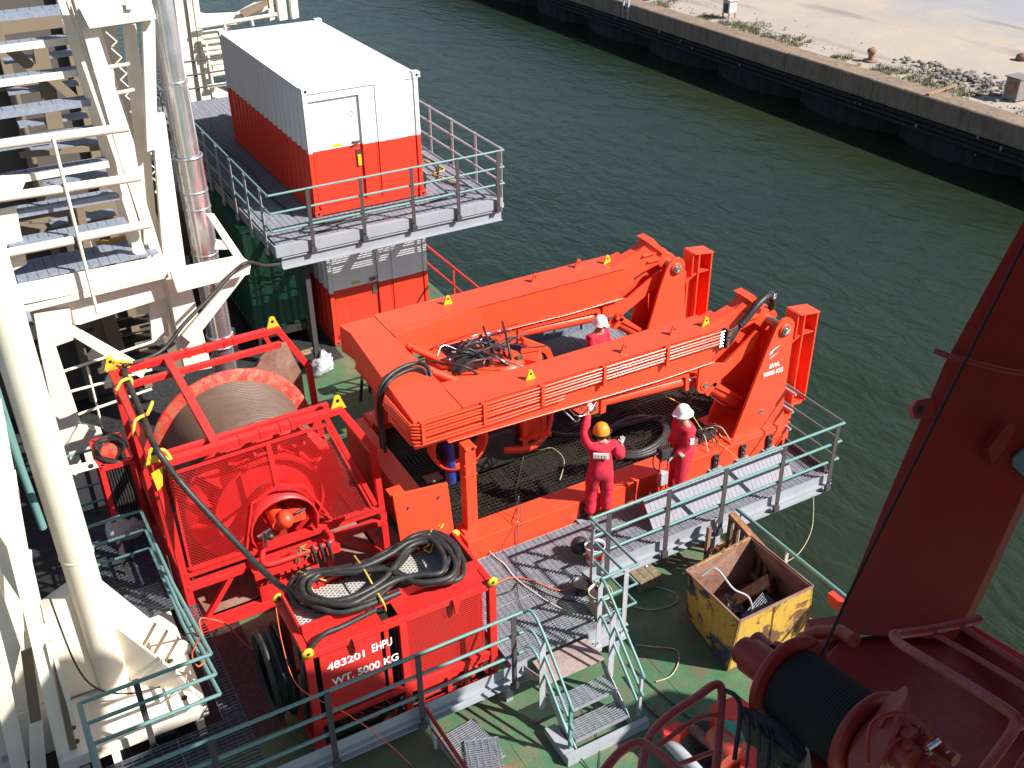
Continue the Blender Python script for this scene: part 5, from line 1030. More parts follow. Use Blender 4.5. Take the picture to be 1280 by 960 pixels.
# hoses coiled on the roof
def ovalcoil(cx, cy, rx, ry, z, ang, turns, r, name, label, seed, gap=.06):
    rnd = random.Random(seed); t = thing(name, (cx, cy, z), label, 'hose coil'); ca, sa = math.cos(ang), math.sin(ang)
    for k in range(turns):
        pts = []; f = 1 - gap * (k % 4) / .5 * .5; ox = rnd.gauss(0, .02); oy = rnd.gauss(0, .015); zz = z + r + (k // 3) * r * 1.5
        for i in range(28): a = 2 * PI * i / 28; x = rx * f * math.cos(a) + ox; y = ry * f * math.sin(a) * (1 + .15 * math.cos(a)) + oy; pts.append((cx + x * ca - y * sa, cy + x * sa + y * ca, zz + .012 * math.sin(a * 2 + k)))
        build(MB().tube(pts, r, 8, True), 'hose_loop', M['rubber'], t)
    return t
RZ = hz + .02
def rp(px, py, dz=0): return AZ(px, py, RZ + .05 + dz)
hc = thing('hose_coil', rp(500, 710), 'thick black hose laid in a figure of eight on the red power pack', 'hose coil')
loopA = [(572, 690), (560, 716), (530, 722), (500, 724), (470, 745), (435, 758), (400, 762), (372, 752), (362, 735), (376, 720), (408, 712), (450, 708), (488, 690), (520, 672), (550, 668)]
loopB = [(578, 705), (566, 725), (535, 728), (505, 722), (478, 712), (440, 712), (400, 716), (375, 728), (380, 745), (410, 755), (445, 750), (475, 730), (498, 705), (520, 680), (548, 672), (570, 682)]
rr_ = random.Random(4)
for k in range(9):
    L_ = loopA if k % 2 == 0 else loopB; s_ = 1.02 - .04 * (k // 2); cx_, cy_ = 470, 716
    build(hose([rp(cx_ + (x - cx_) * s_ + rr_.gauss(0, 2.6), cy_ + (y - cy_) * s_ + rr_.gauss(0, 1.5), .04 + .045 * (k // 2) + .02 * (k % 2)) for x, y in L_], .040, 6, 8, True), 'hose_loop', M['rubber'], hc)
build(hose([AY(160, 470, by) + Vector((0, 0, .15)), (-4.72, by - .3, 3.22), (-4.74, -5.2, 3.24), (-4.76, -6.1, 3.26), AY(197, 568, fy) + Vector((0, -.02, .1)), AY(232, 610, fy - .3), AY(300, 683, -8.0), AY(345, 728, -8.7), rp(385, 752, .14), rp(420, 765, .1), rp(455, 758, .1), rp(500, 740, .1)], .045, 10, 10), 'long_hose', M['rubber'], label='long black hose strung over the winch frame down to the power pack', cat='hose')
build(hose([(-4.70, by - .1, 3.28), AY(200, 440, -3.9), AY(230, 405, -3.7), AY(262, 372, -3.5), AY(292, 340, -3.3), AY(310, 328, -3.2), AY(330, 332, -2.6), AY(350, 330, -1.3)], .032, 8, 8), 'upper_hose', M['rubber'], label='black hose running up from the winch corner to the raised platform past the steel exhaust', cat='hose')
# roof edge hose dropping over the front left corner
build(hose([rp(470, 762, .06), rp(430, 782, .03), rp(402, 795, .02), (hx0 - .02, hy0 + .02, hz - .1), (hx0 - .1, hy0 + .02, 1.5), (hx0 - .12, hy0 + .1, .8)], .035), 'drop_hose', M['rubber'], label='single black hose dropping over the front left corner of the power pack', cat='hose')
# bundle of hoses hanging on the left end
hbn = thing('hose_bundle', (hx0 - .25, -9.5, 0), 'thick bundle of black hoses hanging on the left end of the power pack', 'hose bundle')
for i in range(16):
    x = hx0 - .10 - .30 * ((i * 7) % 16) / 16; w_ = .05 * math.sin(i * 2.1); pts = [(x, -9.25 + .14 * math.cos(a) * 3.2 + w_, 1.02 + .62 * math.sin(a) + .08 * math.sin(i)) for a in [2 * PI * k / 18 for k in range(18)]]
    build(MB().tube(pts, .026, 7, True), 'hose_loop', M['rubber'], hbn)
# yellow ties
def tie(pts, r, label): build(hose(pts, r), 'rope_tie', M['rope'], label=label, cat='rope')
tie([rp(443, 695, .06), rp(455, 712, .22), rp(468, 735, .2), rp(480, 755, .12), AY(482, 765, hy0 + .3)], .014, 'long yellow tie strapping the hoses across the middle of the power pack roof')
tie([rp(372, 715, .05), rp(381, 718, .16), rp(391, 738, .1), rp(383, 720, .16), rp(408, 726, .08)], .012, 'yellow tie around the left loop of hoses on the power pack roof')
tie([rp(540, 662, .03), rp(535, 672, .2), rp(537, 680, .18), rp(530, 686, .1), rp(538, 690, .1), rp(541, 680, .16)], .012, 'yellow tie knotted round the right loop of hoses on the power pack roof')
tie([rp(548, 658, .02), rp(554, 655, .05), rp(551, 660, .1)], .012, 'short yellow tie at the far right corner of the power pack roof')
for pts, lab in ((((-4.95, by - .02, 3.22), (-4.7, by - .04, 3.34), (-4.62, by - .06, 3.22), (-4.8, by - .02, 3.34), (-4.55, by - .1, 3.3)), 'knotted yellow rope on the far left corner of the winch frame'), (((-4.93, -4.75, 3.2), (-4.82, -4.7, 3.3), (-4.68, -4.66, 3.28), (-4.7, -4.7, 3.18)), 'second yellow tie holding the hose to the left top beam of the winch'), (((-4.96, -6.0, 3.1), (-4.88, -5.92, 3.3), (-4.68, -5.8, 3.3), (-4.55, -5.5, 3.28), (-4.7, -5.9, 3.34)), 'third yellow tie with a loose end on the left top beam of the winch'), (((-4.98, fy + .1, 3.1), (-4.9, fy + .0, 3.3), (-4.72, fy + .05, 3.34), (-4.66, fy - .03, 3.2), (-4.86, fy + .1, 3.35)), 'yellow tie at the near left corner of the winch frame')):
    tie(pts, .026, lab)
p = Vector((-4.86, fy - .1, 2.98)); build(MB().slab([p + Vector((-.09, 0, .14)), p + Vector((.07, 0, .2)), p + Vector((.02, -.02, -.08)), p + Vector((-.06, -.03, -.14))], (0, -.012, 0)), 'yellow_tag', M['yellow'], label='yellow cloth tag hanging at the near left corner of the winch frame', cat='tag')
# orange cord on the teal rail
build(hose([(-4.98, -8.9, 1.78), (-5.15, -8.85, 1.45), (-5.1, -8.8, 1.15), (-4.95, -8.75, 1.3), (-4.96, -8.7, 1.8), (-4.8, -8.5, 1.6), (-4.55, -8.2, 1.1), (-4.3, -8.0, .4), (-4.0, -8.1, .1), (-3.6, -8.3, .06)], .011), 'orange_cord', M['orangecord'], label='orange cord looped over the teal railing beside the winch foot', cat='cord')
build(hose([AZ(455, 960, .3), AZ(430, 940, .6), AD(480, 935, 10.0), AY(437, 895, -10.66), AY(400, 868, -10.3), AY(375, 830, -10.2), AY(350, 790, -9.6), AY(335, 730, -9.0), AY(330, 690, -8.6)], .008) if False else hose([AY(520, 962, -10.75), AY(480, 925, -10.72), AY(430, 890, -10.70), AY(385, 868, -10.4), AY(365, 845, -10.1), AY(352, 800, -9.7), AY(345, 760, -9.3)], .006), 'thin_orange_cord', M['orangecord'], label='thin orange cord running past the left end of the power pack over the foreground rail', cat='cord')
# cords on the walkway
def fl_(pts, r, mat, label, name='cable', z=WK + .012): build(hose([AZ(x, y, z) for x, y in pts], r), name, mat, label=label, cat='cable')
fl_([(584, 655), (600, 672), (612, 690), (630, 705), (642, 720), (660, 735), (690, 755), (712, 765)], .013, M['canvas'], 'pale cable running down from the orange beam across the walkway grating')
fl_([(612, 733), (640, 722), (665, 726), (700, 738), (730, 728), (740, 718)], .012, M['orangecord'], 'reddish cable lying across the walkway grating beside the power pack')
fl_([(617, 745), (640, 738), (652, 728), (690, 745), (720, 752)], .010, M['darkmech'], 'dark thin cable lying across the walkway grating')
build(hose([(.1, -8.26, 1.0), AZ(648, 620, 1.4), AZ(645, 700, .75), AZ(648, 745, .72), AZ(655, 765, .72)], .006), 'thin_wire', M['darkmech'], label='thin dark wire standing across the orange beam to the walkway floor', cat='wire')
# ================================================================ CREAM STEELWORK AT LEFT
Cm = M['cream']
# big column and its foot
cc_ = thing('cream_column', (-6.12, -8.0, 0), 'thick round cream steel column rising from a bolted foot at the left of the picture', 'column')
build(MB().tube([(-6.12, -7.95, .5), (-6.12, -7.95, 2.9), (-6.12, -7.95, 2.92), (-6.12, -7.95, 7.6)], [.20, .20, .205, .205], 28), 'shaft', Cm, cc_)
build(MB().lathe([(.205, 2.86), (.214, 2.88), (.205, 2.90)], (-6.12, -7.95, 0), n=28), 'weld_ring', Cm, cc_)
for dx, dy in ((.0, -.0), ): pass
build(MB().slab([(-5.95, -7.9, .55), (-5.05, -7.9, .55), (-5.05, -7.9, .72), (-5.45, -7.9, 1.35), (-5.92, -7.9, 2.3)], (0, .025, 0)), 'gusset', Cm, cc_)
build(MB().slab([(-5.95, -8.0, .55), (-5.2, -8.7, .55), (-5.35, -8.55, .9), (-5.92, -8.02, 1.6)], (.02, .02, 0)), 'gusset', Cm, cc_)
build(MB().slab([(-6.3, -7.95, .6), (-7.0, -7.95, .6), (-7.0, -7.95, 1.5), (-6.75, -7.95, 2.1), (-6.3, -7.95, 2.3)], (0, .3, 0)), 'gusset_box', Cm, cc_, bevel=.03)
build(MB().box(-7.0, -5.12, -8.95, -6.2, .38, .55), 'foot_plate', Cm, cc_, bevel=.01); build(MB().box(-5.55, -5.12, -8.9, -6.2, .552, .60), 'bolt_strip', Cm, cc_); build(MB().box(-6.95, -6.5, -9.0, -8.0, .552, .62), 'bolt_strip', Cm, cc_)
for k in range(7): x = -5.36; y = -8.7 + k * .38; b = build(MB().lathe([(0, .008), (.042, .008), (.042, 0)], (x, y, .602), n=14), 'bolt_hole', M['darkmech'], cc_)
for x, y in ((-6.75, -8.75), (-6.75, -8.5), (-6.8, -7.4)): build(MB().lathe([(0, .008), (.04, .008), (.04, 0)], (x, y, .624), n=14), 'bolt_hole', M['darkmech'], cc_)
build(MB().box(-6.4, -6.3, -9.1, -8.2, -.0, .375), 'foot_leg', Cm, cc_); build(MB().box(-5.3, -5.2, -8.9, -6.3, 0, .375), 'foot_leg', Cm, cc_); build(MB().box(-6.9, -6.8, -9.1, -7.4, 0, .375), 'foot_leg', Cm, cc_)
build(MB().slab([AY(98, 716, -7.6), AY(112, 712, -7.6), AY(112, 735, -7.6), AY(98, 738, -7.6)], (0, -.04, 0)) if False else MB().slab([(-6.2, -7.75, 3.9), (-5.6, -7.75, 3.9), (-5.62, -7.75, 4.0), (-6.2, -7.75, 4.06)], (0, .02, 0)), 'pad_ear', Cm, cc_)
build(MB().lathe([(0, .0), (.035, 0)], (-5.68, -7.752, 3.95), (0, -1, 0), 12), 'ear_hole', M['darkmech'], cc_)
build(hose([(-6.55, -8.15, 2.5), (-6.5, -8.3, 1.5), (-6.35, -8.35, 1.0), (-6.0, -8.4, .75), (-5.6, -8.4, .66)], .012), 'cable', M['rubber'], label='thin black cable tied to the foot of the big cream column', cat='cable')
build(hose([(-5.6, -8.65, .62), (-5.4, -8.7, .75), (-5.3, -8.55, .7), (-5.25, -8.3, .64), (-5.5, -8.25, .63)], .009), 'cable', M['paleropes'], label='small loop of pale wire lying on the bolted cream foot plate', cat='wire')

# silver exhaust pipe
ex = thing('exhaust_pipe', (-2.72, -2.0, 0), 'tall polished steel exhaust pipe with banded joints beside the cream tower', 'pipe')
segs = [(0.0, 2.05, .205), (2.05, 2.25, .235), (2.25, 3.9, .225), (3.9, 4.75, .228), (4.75, 5.65, .232), (5.65, 6.9, .205), (6.9, 9.5, .20)]
for a, b, r in segs: build(MB().tube([(-2.72, -2.0, a + .004), (-2.72, -2.0, b - .004)], r, 36), 'pipe_section', M['stainless'], ex)
for z, r in ((2.05, .25), (2.25, .25), (3.9, .236), (4.75, .24), (5.05, .24), (5.65, .25), (6.9, .214)): build(MB().lathe([(r - .03, -.02), (r, -.016), (r, .016), (r - .03, .02)], (-2.72, -2.0, z), n=36), 'joint_band', M['stainless'], ex)
build(MB().box(-2.56, -2.44, -2.05, -1.95, 1.85, 2.3), 'band_clamp', M['steel'], ex)

# main stair tower
stt = thing('stair_tower', (-5.4, -3, 0), 'sunlit cream steel stair tower with pale blue-grey treads in the top left corner', 'stair tower')
def Sp(name, mb, mat=Cm, bevel=0, kind=None, par=None): return build(mb, name, mat, par or stt, bevel=bevel, kind=kind)
YB = -3.0
def by2(name, pts, y, th=.12, mat=Cm, bevel=.006): return Sp(name, MB().slab([AY(px, py, y) for px, py in pts], (0, th, 0)), mat, bevel)
def rod(name, a, b, y, r=.045, mat=Cm, y2=None): return Sp(name, MB().tube([AY(*a, y), AY(*b, y if y2 is None else y2)], r, 10), mat)
# beams of the landing
by2('landing_fascia', [(20, 356), (203, 320), (211, 345), (27, 381)], YB, .03)
by2('landing_beam', [(28, 392), (200, 350), (208, 372), (100, 406), (46, 408)], YB + .25, .04)
by2('landing_flange', [(25, 384), (210, 342), (211, 347), (28, 392)], YB + .01, .26)
by2('left_column', [(42, 392), (88, 388), (92, 425), (70, 433), (107, 545), (122, 640), (96, 640), (70, 530), (50, 440)], YB + .1, .14)
by2('column_foot', [(84, 556), (98, 532), (128, 541), (130, 560), (155, 645), (120, 652), (100, 640)], YB + .02, .2)
by2('brace', [(86, 418), (92, 408), (184, 460), (178, 474)], YB + .12, .07)
by2('right_column', [(190, 145), (206, 142), (232, 330), (265, 460), (232, 466), (205, 335)], YB + .3, .12)
by2('crane_rail_beam', [(213, 340), (302, 322), (314, 330), (312, 343), (222, 366)], YB - .1, .14)
by2('knee_brace', [(292, 345), (310, 340), (240, 430), (228, 420)], YB + .15, .06)
by2('knee_beam', [(258, 268), (268, 268), (310, 330), (298, 330)], YB + .2, .06); by2('tie_beam', [(270, 300), (290, 302), (290, 312), (268, 312)], YB + .22, .06)
# stair: treads and stringers
for i, (x1, y1) in enumerate(((84, 6), (86, 44), (97, 84), (110, 121), (121, 158), (133, 198), (146, 238), (157, 274))):
    yy = YB + 1.0 - .12 * i; a = AY(x1, y1, yy); L_ = 2.1 if i < 5 else 1.75; n = 12
    for k in range(n): q = a.x - L_ + L_ * k / n; Sp('tread_plank', MB().box(q + .004, q + L_ / n - .004, yy - .13, yy + .13, a.z - .05, a.z), M['creamgrate'])
    Sp('tread_nosing', MB().box(a.x - L_, a.x, yy - .155, yy - .131, a.z - .10, a.z + .004), Cm if i in (1, 2, 5) else M['creamgrate'])
by2('stringer', [(72, 0), (88, 0), (188, 325), (168, 330), (100, 100)], YB + .55, .05)
by2('outer_stringer', [(92, 0), (108, 0), (168, 180), (176, 230), (204, 322), (192, 326), (150, 200)], YB + .2, .05)
rod('handrail', (84, 0), (136, 158), YB + .4, .03); rod('handrail', (96, 0), (152, 168), YB + .3, .03)
by2('hanger_plate', [(76, 22), (94, 40), (98, 58), (84, 44)], YB + .9, .03, M['greypost']) 
for pts in (((134, 232), (146, 222), (154, 245), (140, 238)), ((162, 290), (172, 286), (186, 326), (166, 316))): by2('gusset', pts, YB + .1, .02)
# landing floor
a = AY(25, 352, YB); z = a.z; x0, x1 = -5.9, -3.9
for k in range(14): q = AY(22, 352, YB).x + 2.15 * k / 14; Sp('landing_plank', MB().box(q + .004, q + 2.15 / 14 - .004, YB + .04, YB + .8, z - .04, z), M['creamgrate'])
for k in range(8): q = -6.9 + k * .145; Sp('landing_plank', MB().box(q + .004, q + .14, YB - .3, YB + .0, z - .55, z - .50), M['creamgrate'])
# hand rails and stanchions of the landing
for (a, b) in (((-20, 183), (160, 159)), ((-20, 250), (78, 236)), ((82, 235), (175, 221)), ((-20, 322), (92, 300)), ((98, 297), (187, 280))): rod('landing_rail', a, b, YB - .1, .07)
rod('landing_post', (66, 172), (122, 392), YB - .16, .028); rod('landing_post', (8, 320), (28, 384), YB - .12, .03)
by2('side_plate', [(0, 220), (36, 218), (26, 242), (0, 250)], YB + .06, .03); by2('side_plate', [(0, 262), (20, 258), (34, 330), (14, 340), (0, 330)], YB + .1, .05)
# lower rails between the columns
for (a, b) in (((80, 464), (200, 424)), ((86, 490), (190, 462)), ((92, 520), (190, 486))): rod('lower_rail', a, b, YB + .5, .026)
rod('lower_post', (109, 458), (128, 535), YB + .5, .02); 
# cross frame at the top
by2('top_beam', [(100, 12), (190, 4), (196, 24), (112, 36)], YB + .05, .2); by2('top_gusset', [(93, 0), (190, 0), (188, 8), (106, 16)], YB + .3, .05); by2('top_post', [(156, 0), (166, 0), (166, 12), (158, 12)], YB + .0, .05)
by2('side_post', [(178, 28), (194, 26), (197, 186), (184, 190)], YB + .22, .12, Cm); by2('side_post', [(154, 34), (170, 30), (186, 160), (200, 330), (212, 420), (190, 425), (172, 200)], YB + .5, .10)
by2('inner_column', [(108, 38), (126, 34), (214, 330), (238, 420), (222, 426), (196, 330)], YB + .7, .08)
for p_ in (((128, 85), (162, 80)), ((138, 118), (168, 112))): rod('rung', *p_, YB + .4, .03)
for k in range(14): rod('ladder_lace', (132 + k * 6.2, 40 + k * 20), (146 + k * 6.2, 52 + k * 20), YB + 1.0, .012); rod('ladder_lace', (146 + k * 6.2, 52 + k * 20), (138 + k * 6.2, 60 + k * 20), YB + 1.0, .012)
for k in range(10): rod('lattice', (200 + k * 2.6, 200 + k * 14), (208 + k * 2.6, 207 + k * 14), YB + .9, .012); rod('lattice', (208 + k * 2.6, 207 + k * 14), (203 + k * 2.6, 214 + k * 14), YB + .9, .012)
by2('yellow_beam', [(44, 262), (76, 254), (76, 263), (44, 268)], YB + 1.2, .1, paint('ochre_beam', (.72, .38, .06), .5)); by2('yellow_beam', [(104, 250), (142, 242), (140, 250), (106, 256)], YB + 1.3, .1, bpy.data.materials['ochre_beam']); by2('yellow_beam', [(120, 304), (158, 296), (158, 302), (122, 308)], YB + 1.1, .1, bpy.data.materials['ochre_beam'])
# second, shaded stair structure behind
t2 = thing('inner_stair', (-5, -1, 0), 'shaded cream framework and second stair flight behind the front stair tower', 'staircase')
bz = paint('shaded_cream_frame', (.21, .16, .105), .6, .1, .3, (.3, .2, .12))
def Tp(name, mb, mat=bz): return build(mb, name, mat, t2)
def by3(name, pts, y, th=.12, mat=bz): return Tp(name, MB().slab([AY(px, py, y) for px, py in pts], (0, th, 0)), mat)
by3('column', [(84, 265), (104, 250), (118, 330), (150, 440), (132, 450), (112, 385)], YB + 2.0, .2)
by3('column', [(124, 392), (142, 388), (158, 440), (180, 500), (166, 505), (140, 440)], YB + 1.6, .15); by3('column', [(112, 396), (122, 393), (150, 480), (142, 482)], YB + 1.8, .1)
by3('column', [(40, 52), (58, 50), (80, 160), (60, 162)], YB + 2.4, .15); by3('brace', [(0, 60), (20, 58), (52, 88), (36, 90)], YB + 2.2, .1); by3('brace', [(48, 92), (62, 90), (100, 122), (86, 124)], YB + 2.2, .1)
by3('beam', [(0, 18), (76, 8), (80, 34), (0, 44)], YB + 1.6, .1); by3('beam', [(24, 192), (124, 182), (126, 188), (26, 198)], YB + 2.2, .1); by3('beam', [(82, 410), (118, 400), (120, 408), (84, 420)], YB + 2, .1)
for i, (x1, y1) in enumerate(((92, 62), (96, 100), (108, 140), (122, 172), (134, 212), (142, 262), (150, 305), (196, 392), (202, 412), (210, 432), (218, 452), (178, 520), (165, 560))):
    yy = YB + 2.6; a = AY(x1, y1, yy); Tp('tread', MB().box(a.x - 1.1, a.x, yy - .16, yy + .16, a.z - .06, a.z - .02), M['creamgrate'] if i < 7 else M['darkmech'])  # lower treads coloured dark to put in the shade under the landing
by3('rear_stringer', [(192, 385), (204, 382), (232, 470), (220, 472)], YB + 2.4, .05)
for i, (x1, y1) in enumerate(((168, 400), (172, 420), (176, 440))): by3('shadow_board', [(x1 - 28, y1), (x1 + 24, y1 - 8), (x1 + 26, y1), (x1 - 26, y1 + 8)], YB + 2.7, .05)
# deckhouse wall closing the view behind the stairs; shade put into its dark brown
dh = thing('deckhouse', (-8, 2, 0), 'shaded brownish deckhouse wall seen through the stair tower', 'deckhouse')
dm = paint('deckhouse_shade_brown', (.085, .07, .06), .8, .3, .4)
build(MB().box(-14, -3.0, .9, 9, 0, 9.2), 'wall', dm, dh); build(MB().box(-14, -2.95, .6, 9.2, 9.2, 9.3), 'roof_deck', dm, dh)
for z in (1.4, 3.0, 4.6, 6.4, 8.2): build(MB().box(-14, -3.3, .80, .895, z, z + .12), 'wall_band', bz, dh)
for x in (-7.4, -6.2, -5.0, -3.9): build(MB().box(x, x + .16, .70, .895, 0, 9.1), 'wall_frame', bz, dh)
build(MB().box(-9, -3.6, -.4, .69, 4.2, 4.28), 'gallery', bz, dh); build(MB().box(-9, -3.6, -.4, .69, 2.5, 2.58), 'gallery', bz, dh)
for x0, w_, z0 in ((-5.9, .5, 1.6), (-4.7, .45, 3.2)): build(MB().box(x0, x0 + w_, .86, .897, z0, z0 + .9), 'door_panel', Cm, dh)
# cream lattice columns beyond the platform
lm = thing('lattice_columns', (-1, 13, 0), 'tall cream twin columns with a stepped gangway beyond the far end of the platform', 'steel columns')
def Lp(name, pts, y, th=.25, mat=Cm): return build(MB().slab([AY(px, py, y) for px, py in pts], (0, th, 0)), name, mat, lm)
Y9 = 12.5
Lp('column', [(214, -30), (232, -30), (264, 154), (238, 150)], Y9, .2); Lp('column', [(232, -10), (238, -10), (262, 152), (254, 152)], Y9 - .1, .1); Lp('column', [(240, -10), (247, -10), (268, 156), (262, 156)], Y9 - .1, .1)
Lp('column', [(332, -10), (340, -10), (344, 24), (338, 26)], Y9, .2); Lp('column', [(346, -10), (356, -10), (360, 24), (350, 26)], Y9, .2); Lp('column', [(362, -10), (371, -10), (374, 22), (366, 24)], Y9, .2)
Lp('deck_beam', [(244, 16), (262, 20), (300, 18), (340, -4), (342, 8), (318, 20), (300, 30), (246, 34)], Y9, .4); Lp('gangway_plate', [(300, 14), (334, 0), (336, 6), (306, 22)], Y9 - .2, .1, bz)
for a, b in (((248, 34), (346, 18)), ((252, 47), (280, 43)), ((252, 54), (282, 50)), ((254, 62), (284, 58)), ((256, 68), (286, 64)), ((262, 80), (286, 77)), ((264, 94), (288, 90)), ((262, 108), (288, 104))): build(MB().tube([AY(*a, Y9 - .3), AY(*b, Y9 - .3)], .06, 8), 'rail', Cm, lm)
for a, b in (((280, 28), (282, 38)), ((314, 24), (316, 32)), ((257, 52), (266, 108))): build(MB().tube([AY(*a, Y9 - .3), AY(*b, Y9 - .3)], .05, 8), 'post', Cm, lm)
Lp('step_plate', [(262, 82), (286, 80), (287, 88), (266, 92)], Y9 + .2, .5); Lp('step_plate', [(264, 108), (290, 120), (290, 124), (266, 122)], Y9 + .2, .5)
for k in range(6): Lp('gangway_board', [(250 + k * 1.5, 42 + k * 8), (290, 36 + k * 8), (291, 40 + k * 8), (251 + k * 1.5, 47 + k * 8)], Y9 + .8, .3)
# foreground cream lattice, close in the lower left corner
ft = thing('cream_gantry_leg', (-7.2, -10, 0), 'sunlit cream gantry leg made of thin plates and braces in the lower left corner', 'gantry leg')
def Fp(name, pts, y, th=.06, mat=Cm): return build(MB().slab([AY(px, py, y) for px, py in pts], (0, th, 0)), name, mat, ft, bevel=.004)
YF = -8.9
Fp('main_plate', [(-40, 470), (2, 500), (38, 700), (92, 960), (110, 1010), (-60, 1010), (-60, 600)], YF + .75, .03)
Fp('edge_flange', [(-6, 560), (4, 590), (52, 780), (92, 960), (100, 1000), (84, 1000), (70, 940), (34, 785), (-10, 610)], YF + .05, .07)
Fp('brace', [(22, 690), (40, 690), (44, 800), (62, 1000), (40, 1000), (32, 800)], YF + .3, .05); Fp('brace', [(-20, 720), (-6, 716), (26, 810), (14, 860), (44, 1000), (22, 1000), (-4, 880), (-20, 800)], YF + .4, .05); Fp('brace', [(-20, 660), (0, 672), (28, 715), (38, 770), (-8, 700)], YF + .2, .05)
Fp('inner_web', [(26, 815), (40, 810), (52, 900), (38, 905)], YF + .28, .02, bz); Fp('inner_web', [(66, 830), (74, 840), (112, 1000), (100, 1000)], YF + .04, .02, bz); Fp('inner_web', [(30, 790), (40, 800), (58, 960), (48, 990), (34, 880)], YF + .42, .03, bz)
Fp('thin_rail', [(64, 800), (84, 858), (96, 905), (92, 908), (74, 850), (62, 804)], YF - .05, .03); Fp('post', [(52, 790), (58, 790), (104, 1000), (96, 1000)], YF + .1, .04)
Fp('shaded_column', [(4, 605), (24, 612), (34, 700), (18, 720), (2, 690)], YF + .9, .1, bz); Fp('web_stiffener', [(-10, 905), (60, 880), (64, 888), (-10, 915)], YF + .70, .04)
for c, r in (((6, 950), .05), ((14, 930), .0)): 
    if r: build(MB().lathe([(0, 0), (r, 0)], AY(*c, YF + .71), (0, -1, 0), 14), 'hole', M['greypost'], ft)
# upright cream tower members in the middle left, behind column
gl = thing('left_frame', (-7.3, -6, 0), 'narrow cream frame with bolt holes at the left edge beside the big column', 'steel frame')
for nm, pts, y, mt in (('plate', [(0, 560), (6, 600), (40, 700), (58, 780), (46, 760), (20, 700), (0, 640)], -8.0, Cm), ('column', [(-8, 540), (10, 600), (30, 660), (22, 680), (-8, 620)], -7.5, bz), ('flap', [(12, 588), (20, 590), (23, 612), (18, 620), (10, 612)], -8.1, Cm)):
    build(MB().slab([AY(px, py, y) for px, py in pts], (0, .05, 0)), nm, mt, gl)
build(MB().tube([AY(2, 520, -7.2), AY(54, 660, -7.2)], .05, 10), 'teal_pipe', M['teal'], gl); build(MB().tube([AY(-8, 470, -7.2), AY(46, 640, -7.2)], .03, 8), 'teal_pipe', M['teal'], gl)
# sack and plastic heap
def blob(c, s, name, mat, label, cat, seed, n=18, m=12, amp=.25, fold=9):
    rnd = random.Random(seed); mb = MB(); ph = [rnd.uniform(0, 6.28) for _ in range(6)]; vs = []; fs = []
    for i in range(m + 1):
        t = PI * i / m
        for k in range(n):
            p = 2 * PI * k / n; r = 1 + amp * (math.sin(2 * p + ph[0] + t) * .5 + math.sin(fold * p + ph[1] + 3 * t) * .18 + math.sin(5 * t + 3 * p + ph[2]) * .3) + rnd.gauss(0, amp * .12)
            z = max(-.45, math.cos(t)) ; vs.append((c[0] + s[0] * r * math.sin(t) * math.cos(p), c[1] + s[1] * r * math.sin(t) * math.sin(p), c[2] + s[2] * (z + .45) * r))
    for i in range(m):
        for k in range(n): fs.append((i * n + k, (i + 1) * n + k, (i + 1) * n + (k + 1) % n, i * n + (k + 1) % n))
    mb.add(vs, fs, True); return build(mb, name, mat, label=label, cat=cat)
p = AZ(160, 668, WK); blob((p.x, p.y, WK + .01), (.28, .22, .30), 'sack', M['canvas'], 'bulging dusty white sack on the dark walkway left of the winch', 'sack', 2)
def mat_plastic():
    m, t, b = _nodes('crumpled_clear_plastic'); n = _noise(t, _vec(t), 9, 6, .7, 1); b.inputs['Base Color'].default_value = (.75, .75, .76, 1); b.inputs['Roughness'].default_value = .25; b.inputs['Transmission Weight'].default_value = .35; b.inputs['IOR'].default_value = 1.1; _bump(t, b, n, 1, .06); return m
p = AZ(402, 463, 0); blob((p.x, p.y, .02), (.30, .26, .26), 'plastic_sheet', mat_plastic(), 'crumpled heap of clear plastic sheeting on the deck left of the launch frame', 'plastic sheet', 5, 30, 20, .45, 7)
ds = thing('deck_stand', AZ(470, 480, 0), 'small dark three legged stand on the deck behind the frame crossbeam', 'stand')
c = AZ(462, 497, 0)
for dx, dy in ((-.2, 0), (.15, -.1), (.1, .2)): build(MB().bar((c.x + dx, c.y + dy, 0), (c.x + dx * .4, c.y + dy * .4, .75), .05, .05), 'leg', M['darkmech'], ds)
build(MB().box(c.x - .15, c.x + .15, c.y - .12, c.y + .12, .75, .85), 'top', M['darkmech'], ds)
random.seed(31)
for nm, px, py, sz, mt, lb in (('white_case', 478, 470, (.3, .2, .15), 'greypost', 'small grey case on the deck under the left corner of the orange frame'), ('sand_bag', 455, 532, (.3, .25, .12), 'canvas', 'pale flattened bag on the deck between the winch and the frame'), ('pipe_piece', 470, 548, (.5, .12, .12), 'greypost', 'short grey pipe piece lying between winch and frame'), ('box', 482, 515, (.22, .2, .3), 'greybeam', 'small upright grey box beside the orange frame leg'), ('cardboard', 385, 440, (.3, .2, .04), 'wood', 'flat brown board on deck at the foot of the lower container')):
    c = AZ(px, py, .01); build(MB().box(c.x - sz[0] / 2, c.x + sz[0] / 2, c.y - sz[1] / 2, c.y + sz[1] / 2, .006, sz[2]), nm, M[mt], label=lb, cat=nm.replace('_', ' '), bevel=.02)
build(MB().slab([(-1.75, -8.2, .01), (-1.3, -8.2, .01), (-1.3, -3.8, .01), (-1.75, -3.8, .01)], (0, 0, .10)), 'timber_dunnage', M['wood'], label='weathered timber dunnage lying between the winch and the orange frame', cat='timber')
